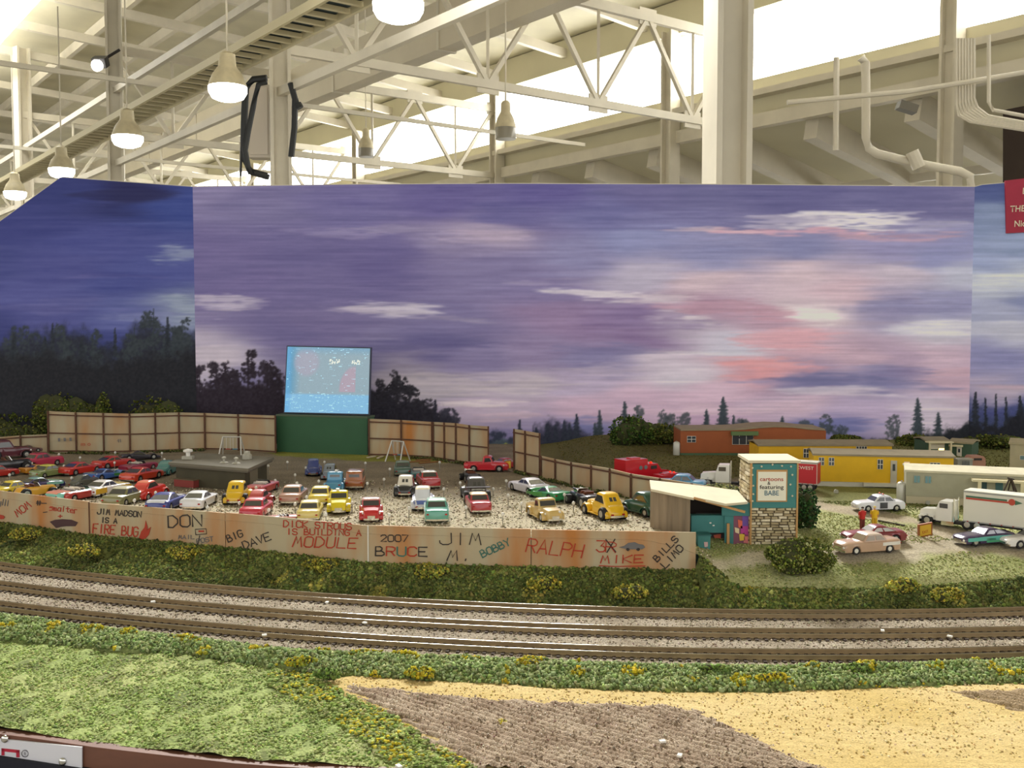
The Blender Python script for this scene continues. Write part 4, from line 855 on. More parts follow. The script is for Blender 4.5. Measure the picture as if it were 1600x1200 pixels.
# ------------------------------------------------------------------ concession stand with flat roof
q = {k: on_plane(x, y, ZL + .030) for k, (x, y) in dict(l=(263, 724), f=(388, 734), r=(428, 716), b=(308, 709)).items()}
CS = thing('concession_stand', 'grey flat roofed concession stand among the parked cars', 'building', (q['f'][0], q['f'][1], ZL))
cen = sum(q.values()) / 4
rim = [q[k] for k in 'lfrb']; MB().prism([p - Zv(.002) for p in rim], (0, 0, .0035)).build('roof', mat('roof_felt', '6f6a5b', .85, var=.06, scale=60), CS)
MB().prism([p * 1.0 - Zv(.0045) + (cen - p) * .03 for p in rim], (0, 0, .0025)).build('fascia', mat('roof_edge', '625c4e', .8), CS)
wl = [cen + (p - cen) * .86 for p in rim]; CW = mat('dark_olive_wall', '47422f', .8, var=.08, scale=50)
for i in range(4):
    a, e = wl[i], wl[(i + 1) % 4]; d = e - a; d /= np.linalg.norm(d); n_ = np.cross(d, Zv(1)); p = [a, e, e - n_ * .002, a - n_ * .002]
    MB().hexa([np.array([w[0], w[1], ZL]) for w in p] + [w - Zv(.0045) for w in p]).build('wall', CW, CS)
a, e = wl[1], wl[2]; d = (e - a); n_ = np.cross(d / np.linalg.norm(d), Zv(1)); z0 = ZL
def wq(a, d, s0, s1, z0, z1, n_, o=.0008):
    p = [a + d * s0, a + d * s1, a + d * s1 + n_ * o, a + d * s0 + n_ * o]; return MB().hexa([np.array([w[0], w[1], z0]) for w in p] + [np.array([w[0], w[1], z1]) for w in p])
wq(a, d, .22, .55, ZL + .002, ZL + .023, n_).build('door', mat('stand_door', '7b735c', .8), CS)
a, e = wl[0], wl[1]; d = e - a; n_ = np.cross(d / np.linalg.norm(d), Zv(1)); wq(a, d, .05, .34, ZL + .0005, ZL + .010, n_, .010).build('counter', mat('red_counter', '8e3a34', .7), CS)
wq(a, d, .04, .35, ZL + .010, ZL + .0109, n_, .011).build('counter_top', mat('counter_top', '6a5c46', .8), CS)
def roofpt(px, py): return on_plane(px, py, ZL + .0316)
VG = mat('vent_grey', 'a9a596', .6)
p = roofpt(294, 717); MB().box(p + Zv(.002), (.014, .012, .004)).build('roof_vent', VG, CS); MB().lathe(p + Zv(.004), [(.003, 0), (.003, .005), (.0065, .006), (.0065, .0085), (.001, .01)], 12).build('vent_cowl', WHITE, CS, smooth=40)
for px, py in ((350, 723), (369, 724)):
    p = roofpt(px, py); MB().lathe(p, [(.006, 0), (.004, .0015), (.0014, .002), (.0014, .005), (.003, .006), (.003, .0075), (.0006, .0085)], 12).build('roof_vent', VG, CS, smooth=40)
p = roofpt(386, 717); MB().lathe(p, [(.0066, 0), (.0066, .006), (.0045, .0075), (.0045, .010), (.001, .011)], 8).build('roof_vent', VG, CS)
# swing sets
SW = mat('swing_tube', 'c9c6bd', .4, .3)
def swing(label, pa, pb, top, rz=0, ndir=None, seatc='b04a3a'):
    a, c = ground(*pa), ground(*pb); t = thing('swing_set', label, 'swing', tuple((a + c) / 2)); hh = top
    d = (c - a); d[2] = 0; l = np.linalg.norm(d); d /= l; n_ = np.array([-d[1], d[0], 0]); a2, c2 = a + d * l * .10 + Zv(hh), c - d * l * .10 + Zv(hh)
    MB().cyl(a2, c2, .0011, n=8).build('top_bar', SW, t)
    for p, q_ in ((a, a2), (c, c2)):
        for s in (-1, 1): MB().cyl(p + n_ * s * .013, q_, .0011, n=8).build('leg', SW, t)
    for f in (.3, .68):
        s0 = a2 + (c2 - a2) * f; z = ZL + .011; w = .0065; g0 = np.array([s0[0], s0[1], z]) - d * w / 2; g1 = g0 + d * w
        st = MB().box((g0 + g1) / 2, (w + .001, .005, .001)).build('seat', flat(seatc if f < .5 else '4a8fae'), t)
        for g_, off in ((g0, -w / 2), (g1, w / 2)): MB().cyl(g_, s0 + d * off, .0004, n=5).build('chain', SW, t)
    return t
swing('white swing set left of the screen, in front of the tan fence', (345, 712), (380, 712), .031)
swing('grey swing set standing right of the screen with a blue seat', (610, 720), (633, 722), .032)
# lumber scraps and rubbish on the ground
for k, (x0, y0, x1, y1) in enumerate([(574, 716, 586, 714), (590, 717, 598, 714), (640, 723, 672, 721), (650, 720, 684, 718), (655, 725, 690, 722)]):
    a, c = ground(x0, y0), ground(x1, y1); o = MB().beam(a + Zv(.0012), c + Zv(.0012), .004, .0016).build('plank', mat('scrap_pale', 'c9bda6', .8) if k < 2 else mat('scrap_brown', '8d6238', .8), None)
    tag(o, ['pale scrap plank leaning low by the fence, right of the screen', 'short pale scrap piece beside the fence and swing set', 'brown plank on the ground behind the grey swing set', 'uppermost brown plank against the fence corner', 'lowest brown plank near the fence corner and gravel'][k], 'plank', 'scrap lumber by the fence')
# ------------------------------------------------------------------ model vehicles
mm = .001
TYPES = {
 # L, W, wheel y (rear, front), wheel radius, tops [(t, z)], half width [(t, f)], cabin (y0,y1,roof0,roof1 as t), belt z, roof z, roof width f
 'sedan': dict(L=70, W=28, wy=(.20, .80), R=4.6, top=[(0, 11), (.03, 13.6), (.3, 14), (.7, 13.6), (.95, 12.6), (1, 10)], hw=[(0, .9), (.08, 1), (.9, 1), (1, .88)], cab=(.20, .68, .32, .56), roof=21.5, rw=.74),
 'finned': dict(L=76, W=28, wy=(.21, .80), R=5.0, top=[(0, 13.5), (.02, 15.5), (.3, 15), (.7, 14.6), (.95, 14), (1, 11)], hw=[(0, .9), (.08, 1), (.92, 1), (1, .92)], cab=(.24, .68, .34, .58), roof=23, rw=.76),
 'muscle': dict(L=72, W=29, wy=(.20, .80), R=5.2, top=[(0, 11), (.04, 13.8), (.3, 13.6), (.68, 12.8), (.95, 11.4), (1, 9)], hw=[(0, .92), (.1, 1), (.35, .97), (.85, 1), (1, .9)], cab=(.14, .64, .34, .52), roof=19.6, rw=.68),
 'racer': dict(L=76, W=30, wy=(.19, .80), R=5.4, top=[(0, 12.5), (.03, 13.6), (.3, 12.4), (.6, 10), (.9, 8), (1, 5)], hw=[(0, .95), (.1, 1), (.5, .92), (.8, 1), (1, .8)], cab=(.22, .64, .38, .50), roof=17.4, rw=.55),
 'convertible': dict(L=72, W=28, wy=(.20, .80), R=4.8, top=[(0, 11), (.04, 13), (.3, 13), (.6, 12.8), (.95, 12), (1, 9)], hw=[(0, .9), (.08, 1), (.9, 1), (1, .88)], cab=None, roof=19, rw=.7),
 'pickup': dict(L=70, W=28, wy=(.22, .79), R=5.2, top=[(0, 13.5), (.38, 13.8), (.62, 15.4), (.72, 15.2), (.96, 14.2), (1, 11)], hw=[(0, .8), (.4, .8), (.46, .86), (.62, .86), (.7, .74), (1, .62)], cab=(.40, .66, .43, .60), roof=24, rw=.76, fend=True, bed=True),
 'rod': dict(L=56, W=25, wy=(.17, .84), R=5.0, top=[(0, 8), (.06, 13.5), (.2, 16), (.6, 15.4), (.9, 14.4), (1, 12)], hw=[(0, .55), (.1, .78), (.3, .86), (.58, .84), (.75, .6), (1, .42)], cab=(.10, .60, .26, .50), roof=25, rw=.66, fend=True, fat=True),
 'coupe40': dict(L=64, W=27, wy=(.18, .82), R=5.0, top=[(0, 9), (.06, 13), (.2, 16), (.62, 15.6), (.92, 14.6), (1, 11)], hw=[(0, .62), (.12, .82), (.3, .88), (.6, .86), (.78, .68), (1, .5)], cab=(.10, .64, .30, .52), roof=24, rw=.64, fend=True),
 'beetle': dict(L=58, W=25, wy=(.20, .78), R=4.8, top=[(0, 7), (.08, 12.5), (.25, 15), (.65, 14.8), (.85, 12.6), (1, 8)], hw=[(0, .5), (.12, .78), (.3, .84), (.65, .84), (.85, .7), (1, .46)], cab=(.06, .68, .30, .54), roof=24, rw=.62, fend=True),
 'van': dict(L=60, W=26, wy=(.2, .8), R=4.8, top=[(0, 13), (.03, 14.5), (.6, 15), (.75, 14.6), (.95, 13.2), (1, 10)], hw=[(0, .9), (.06, 1), (.7, 1), (.8, .9), (1, .74)], cab=(.01, .70, .06, .58), roof=25, rw=.84),
 'roadster': dict(L=52, W=22, wy=(.16, .86), R=5.2, top=[(0, 9), (.08, 13), (.25, 14), (.55, 13.5), (.62, 13), (.95, 12.5), (1, 10)], hw=[(0, .6), (.1, .8), (.5, .8), (.62, .6), (1, .45)], cab=None, roof=20, rw=.6, fat=True),
}
_wheels = {}
def wheel_mesh(R, w):
    k = (round(R, 2), round(w, 2))
    if k not in _wheels:
        r, h = R * mm, w * mm / 2; b = MB(); n = 18
        b.rings([[(x, q * math.cos(t), q * math.sin(t)) for t in [2 * math.pi * i / n for i in range(n)]] for x, q in ((-h, r * .6), (-h, r * .88), (-h * .7, r), (h * .7, r), (h, r * .88), (h, r * .6))])
        a = b.mesh('wheel'); a.materials.append(TYRE); a.polygons.foreach_set('use_smooth', [True] * len(a.polygons)); a.set_sharp_from_angle(angle=.7)
        c = MB(); c.rings([[(x, q * math.cos(t), q * math.sin(t)) for t in [2 * math.pi * i / n for i in range(n)]] for x, q in ((-h * 1.04, r * .2), (-h * 1.02, r * .5), (-h * .95, r * .62), (h * .95, r * .62), (h * 1.02, r * .5), (h * 1.04, r * .2))])
        d = c.mesh('hub'); d.materials.append(HUB); e = d.copy(); e.materials.clear(); e.materials.append(mat('white_wall', 'd9d5ca', .5)); _wheels[k] = (a, d, e)
    return _wheels[k]
def rrect(w, y0, y1, z, r, n=3):
    o = []
    for cx, cy, a0 in ((w - r, y1 - r, 0), (-w + r, y1 - r, 90), (-w + r, y0 + r, 180), (w - r, y0 + r, 270)):
        for i in range(n + 1):
            a = math.radians(a0 + 90 * i / n); o.append((cx + r * math.cos(a), cy + r * math.sin(a), z))
    return o
def car(name, label, cat, loc, rot, typ, col, s=1.0, roof=None, group='model cars at the drive-in', side=None, stripe=None, lower=None, hub=0, bump=True, glass=None, hood=None, tail=None, wing=None, light=None, rack=False, engine=False, grille='chrome', tone=None):
    T = TYPES[typ]; L, Wd = T['L'] * mm * s, T['W'] * mm * s / 2; u = mm * s
    root = thing(name, label, cat, tuple(loc), math.radians(rot), group); BM = paint(col); RM = paint(roof) if roof else BM
    Y = lambda t: (t - .5) * L
    tz = lambda t: float(np.interp(t, *zip(*T['top']))) * u; hw = lambda t: float(np.interp(t, *zip(*T['hw']))) * Wd
    R = T['R'] * u; wy = [Y(t) for t in T['wy']]; z0 = 3.2 * u; fat = T.get('fat')
    ts = np.unique(np.r_[np.linspace(0, 1, 23), [.015, .985], [a + d * T['R'] / T['L'] for a in T['wy'] for d in (-1.2, -1.05, -.8, -.4, 0, .4, .8, 1.05, 1.2)]]); ts = ts[(ts >= 0) & (ts <= 1)]
    b = MB(); RG = []
    for t in ts:
        y = Y(t); w = hw(t); zt = tz(t); e = min(t, 1 - t); k = 1 - .10 * max(0, (.02 - e) / .02); w *= k; zb = z0 + (1.2 * u if e < .01 else 0)
        zo = zb
        if not T.get('fend'):
            for q in wy:
                d = abs(y - q)
                if d < R * 1.14: zo = max(zo, R + math.sqrt((R * 1.14) ** 2 - d * d))
        zm = max(zb + (zt - zb) * .5, zo + .2 * u); zs = max(zt - 1.5 * u, zm + .2 * u); zt2 = max(zt, zs + .3 * u); cr_ = .5 * u
        RG.append([(-.6 * w, y, zb), (-.97 * w, y, zo), (-w, y, zm), (-.98 * w, y, zs), (-.86 * w, y, zt2), (-.4 * w, y, zt2 + cr_), (.4 * w, y, zt2 + cr_), (.86 * w, y, zt2), (.98 * w, y, zs), (w, y, zm), (.97 * w, y, zo), (.6 * w, y, zb)])
    if T.get('bed'):
        cut = [i for i, t in enumerate(ts) if .03 < t < T['cab'][0] - .01]
        for i in cut:
            for k, f in ((4, -.86), (5, -.8), (6, .8), (7, .86)):
                x, y, z = RG[i][k]; RG[i][k] = (f * hw(ts[i]), y, z if k in (4, 7) else 6.5 * u)
    b.rings(RG); b.build('body', BM, root, True, smooth=38)
    if T.get('fend'):
        for q, front in ((wy[0], 0), (wy[1], 1)):
            for sx in (-1, 1):
                t = q / L + .5; xi = max(hw(t) * .85, Wd * .45); xo = Wd * .99; f = MB()
                prof = [(math.cos(a) * R * 1.55, math.sin(a) * R * 1.38) for a in np.linspace(-.25, math.pi + .25, 11)]
                rg = []
                for x, k in ((xi * .8, .96), (xi, 1.0), ((xi + xo) / 2, 1.02), (xo * .97, .97), (xo, .9)): rg.append([(sx * x, q + p[0] * k, max(R + p[1] * k - .1 * R, z0 * .9)) for p in prof])
                n = len(prof); vs = [p for r_ in rg for p in r_]; fs = [(i * n + k, i * n + k + 1, (i + 1) * n + k + 1, (i + 1) * n + k) for i in range(4) for k in range(n - 1)]
                f.add(vs, fs); f.build('fender', paint(side) if side and T.get('fend') and side != 'x' and False else BM, root, True, smooth=40)
        for sx in (-1, 1):
            MB().box((sx * Wd * .86, (wy[0] + wy[1]) / 2, 4.2 * u), (Wd * .26, abs(wy[1] - wy[0]) - R * 2.6, 1.0 * u)).build('running_board', BM, root, True)
    # wheels
    ww = 5.2 if not fat else 6.5
    for i, q in enumerate(wy):
        r_ = T['R'] * s * (1.28 if fat and i == 0 else 1); a, d, e = wheel_mesh(r_, ww * s * (1.25 if fat and i == 0 else 1)); x = Wd * (.93 if not T.get('fend') else .88)
        if fat: x = Wd * 1.0
        for sx in (-1, 1):
            o = link('wheel', a, None, root); o.location = (sx * (x - ww * u * .42), q, r_ * mm); h = link('hub', e if hub else d, None, o)
    C = T['cab']; GM = mat('car_glass_' + glass, glass, .12, 0, spec=.8, coat=.4) if glass else GLASS
    if C:
        y0, y1, r0, r1 = [Y(t) for t in C]; zb0, zb1 = tz(C[0]) - .4 * u, tz(C[1]) - .4 * u; zr = T['roof'] * u; wb = min(hw((C[0] + C[1]) / 2), hw(C[0]) * 1.05 + .05 * Wd) * .9; wb = max(wb, Wd * .6); wr = Wd * T['rw']
        def ring(v, extra=0, rr=2.2):
            z = (zb0 + zb1) / 2 * (1 - v) + zr * v; w = wb * (1 - v) + wr * v; p = rrect(w - extra, y0 * (1 - v) + r0 * v + extra, y1 * (1 - v) + r1 * v - extra, 0, rr * u)
            return [(x, y, (zb0 + (zb1 - zb0) * (y - y0) / (y1 - y0)) * (1 - v) + (zr - .3 * u) * v) for x, y, _ in p]
        MB().rings([ring(0), ring(.5), ring(.88)]).build('cabin', BM if not tone else paint(tone), root, True, smooth=40)
        top = [ring(.86, -.15 * u)]; top.append(ring(.97, .1 * u)); e1 = ring(1, 1.0 * u); top.append([(x, y, z + .35 * u) for x, y, z in e1]); e2 = ring(1, 3.4 * u); top.append([(x, y, z + .95 * u) for x, y, z in e2])
        MB().rings(top).build('roof', RM, root, True, smooth=50)
        va, vb = .16, .80
        def pane(nm, pts, n_): n_ = np.array(n_, float); n_ /= np.linalg.norm(n_); p = [np.array(q) for q in pts]; MB().hexa([q - n_ * .3 * u for q in p] + [q + n_ * .32 * u for q in p]).build(nm, GM, root, True)
        def fr(v, fr_, front): 
            ya, yb, zb_ = (y1, r1, zb1) if front else (y0, r0, zb0); return ya * (1 - v) + yb * v, zb_ * (1 - v) + (zr - .3 * u) * v, (wb * (1 - v) + wr * v) * fr_
        ya, za, wa = fr(va, .86, 1); yb, zb_, wb_ = fr(vb, .84, 1); pane('windshield', [(-wa, ya, za), (wa, ya, za), (wb_, yb, zb_), (-wb_, yb, zb_)], (0, zr - zb1, y1 - r1 + 1e-4))
        k = .84 if typ not in ('rod', 'coupe40', 'beetle', 'pickup', 'van') else (.62 if typ in ('pickup', 'van') else .42); v0 = va if k > .8 else .4
        ya, za, wa = fr(v0, k, 0); yb, zb_, wb_ = fr(vb if k > .8 else .72, k, 0)
        if k < .5:
            for sx in (-1, 1): pane('rear_window', [(sx * wa * .15, ya, za), (sx * wa, ya, za), (sx * wb_, yb, zb_), (sx * wb_ * .15, yb, zb_)], (0, -(zr - zb0), y0 - r0))
        else: pane('rear_window', [(-wa, ya, za), (wa, ya, za), (wb_, yb, zb_), (-wb_, yb, zb_)], (0, -(zr - zb0), (r0 - y0) + 1e-4))
        for sx in (-1, 1):
            def sp_(v, f): w = wb * (1 - v) + wr * v; a_ = y0 * (1 - v) + r0 * v + 2.6 * u; c_ = y1 * (1 - v) + r1 * v - 2.6 * u; y = a_ + (c_ - a_) * f; return (sx * (w + .02 * u), y, (zb0 + (zb1 - zb0) * f) * (1 - v) + (zr - .3 * u) * v)
            segs = [(0, .46), (.54, 1)] if typ not in ('pickup', 'rod', 'coupe40', 'racer', 'beetle') else [(.08, 1)]
            if typ == 'van': segs = [(0.02, .3), (.36, .64), (.7, 1)]
            for f0, f1 in segs: pane('side_window', [sp_(va, f0), sp_(va, f1), sp_(vb, f1), sp_(vb, f0)], (sx * (zr - zb0), 0, wb - wr))
    else:
        pit = [Y(.30), Y(.58)] if typ != 'roadster' else [Y(.18), Y(.54)]; wi = hw(.42) * .74; zt_ = tz(.42)
        MB().box((0, sum(pit) / 2, zt_ + .35 * u), (wi * 2, pit[1] - pit[0], .7 * u)).build('cockpit', flat('3a1f1c' if typ == 'convertible' else '4a2a1c'), root, True)
        for f in (.32, .70):
            y = pit[0] + (pit[1] - pit[0]) * f; MB().hexa([(-wi * .9, y - 1 * u, zt_), (wi * .9, y - 1 * u, zt_), (wi * .9, y + 1.6 * u, zt_), (-wi * .9, y + 1.6 * u, zt_), (-wi * .85, y - 2.2 * u, zt_ + 3.4 * u), (wi * .85, y - 2.2 * u, zt_ + 3.4 * u), (wi * .85, y - .8 * u, zt_ + 3.4 * u), (-wi * .85, y - .8 * u, zt_ + 3.4 * u)]).build('seat', flat('d9cfc0' if typ == 'convertible' else '6b3a22'), root, True)
        y = pit[1] + .8 * u; p = [(-wi, y, zt_), (wi, y, zt_), (wi * .86, y - 3 * u, zt_ + 5 * u), (-wi * .86, y - 3 * u, zt_ + 5 * u)]; MB().hexa([np.array(q) for q in p] + [np.array(q) + np.array([0, .5 * u, .2 * u]) for q in p]).build('windshield', CHROME if typ == 'roadster' else GM, root, True)
    if bump and not (typ in ('racer', 'roadster')):
        for sy, t in ((-1, 0), (1, 1)):
            w = max(hw(t) * .98, Wd * .62); y = Y(t) + sy * .9 * u
            MB().rings([[(x, y + sy * (q - .12 * (x / w) ** 2 * 6 * u) - sy * abs(x / w) ** 3 * 1.2 * u, 4.6 * u + z) for q, z in ((-.7 * u, -1.1 * u), (.7 * u, -1.0 * u), (.7 * u, 1.0 * u), (-.7 * u, 1.1 * u))] for x in np.linspace(-w, w, 9)]).build('rear_bumper' if sy < 0 else 'front_bumper', CHROME, root, True)
    for sx in (-1, 1):
        if T.get('fend'): x, y, z = sx * Wd * .66, wy[1] + R * 1.35, R * 2.0
        else: x, y, z = sx * hw(.97) * .78, Y(1) + .1 * u, tz(1) * .78
        MB().sphere((x, y, z), (1.6 * u, 1.2 * u, 1.6 * u), 10, 6).build('headlight', LAMP, root, True, smooth=60)
        x, z = sx * hw(0.02) * .80, tz(0.0) * .80; MB().box((x, Y(0) - .2 * u, z), (2.6 * u, 1.0 * u, 1.6 * u)).build('tail_light', RED_L, root, True)
    MB().box((0, Y(1) + .1 * u, tz(1) * .66), (hw(1) * 1.0, .9 * u, 3.0 * u)).build('grille', CHROME if grille == 'chrome' else BM, root, True)
    def deck(nm, x0, x1, t0, t1, m_, lift=.28):
        b = MB(); tt = np.linspace(t0, t1, 9)
        for a, e in zip(tt[:-1], tt[1:]):
            za, ze = tz(a) + .5 * u, tz(e) + .5 * u; p = [(x0 * hw(a), Y(a), za), (x1 * hw(a), Y(a), za), (x1 * hw(e), Y(e), ze), (x0 * hw(e), Y(e), ze)]
            b.hexa([np.array(q) - Zv(.3 * u) for q in p] + [np.array(q) + Zv(lift * u) for q in p])
        b.build(nm, m_, root, True)
    def flank(nm, t0, t1, f0, f1, m_):
        for sx in (-1, 1):
            b = MB(); tt = np.linspace(t0, t1, 12)
            for a, e in zip(tt[:-1], tt[1:]):
                g = lambda t, f: (sx * hw(t) * 1.012, Y(t), z0 + (tz(t) - z0) * f); i = lambda p: (p[0] * .95, p[1], p[2]); F0 = f0 if not callable(f0) else None
                fa0, fa1 = (f0(a), f1(a)) if callable(f0) else (f0, f1); fe0, fe1 = (f0(e), f1(e)) if callable(f0) else (f0, f1)
                p = [g(a, fa0), g(e, fe0), g(e, fe1), g(a, fa1)]; b.hexa([i(q) for q in p] + p)
            b.build(nm, m_, root, True)
    if stripe:
        for x0, x1 in ((-.42, -.08), (.08, .42)):
            deck('hood_stripe', x0, x1, C[1] + .01 if C else .6, .98, paint(stripe)); deck('trunk_stripe', x0, x1, .02, (C[0] if C else .3) - .01, paint(stripe))
    if hood: deck('hood', -.8, .8, (C[1] if C else .6) + .02, .98, paint(hood))
    if tail: deck('trunk_lid', -.8, .8, .01, (C[0] if C else .28), paint(tail))
    if side:
        for k in (side if isinstance(side, list) else [side]):
            if isinstance(k, str): flank('side_panel', .06, .94, .50, .86, paint(k))
            else: flank('side_panel', *k[1:], paint(k[0]))
    if lower: flank('rocker_panel', T['wy'][0] + .1, T['wy'][1] - .1, .04, .40, paint(lower))
    if wing:
        for sx in (-1, 1): MB().box((sx * Wd * .6, Y(.05), tz(.05) + 2 * u), (.9 * u, 2.2 * u, 5 * u)).build('wing_strut', paint(wing), root, True)
        MB().box((0, Y(.04), tz(.05) + 4.6 * u), (Wd * 1.95, 5 * u, .9 * u)).build('rear_wing', paint(wing), root, True)
    if light: # roof lights
        zr = T['roof'] * u; MB().box((0, Y((C[2] + C[3]) / 2), zr + 1.2 * u), (Wd * 1.1, 2.2 * u, 1.0 * u)).build('light_bar', CHROME, root, True)
        for sx in (-1, 1): MB().sphere((sx * Wd * .36, Y((C[2] + C[3]) / 2), zr + 1.6 * u), (2.0 * u, 1.4 * u, 1.5 * u), 8, 4, 0).build('beacon', mat('beacon_' + light, light, .2), root, True)
    if rack: MB().box((1.5 * u, Y((C[2] + C[3]) / 2), T['roof'] * u + 1.4 * u), (4 * u, 6 * u, 2.4 * u)).build('roof_rack', WHITE, root, True)
    if engine:
        y = Y(.76); MB().box((0, y, tz(.76) + 1.5 * u), (6 * u, 8 * u, 4 * u)).build('engine_block', CHROME, root, True)
        for sx in (-1, 1):
            for k in range(4): MB().cyl((sx * 2.6 * u, y - 3 * u + 2 * k * u, tz(.76) + 2.4 * u), (sx * 4.6 * u, y - 3 * u + 2 * k * u, tz(.76) + 4.6 * u), .7 * u, n=6).build('exhaust_pipe', CHROME, root, True)
    return root
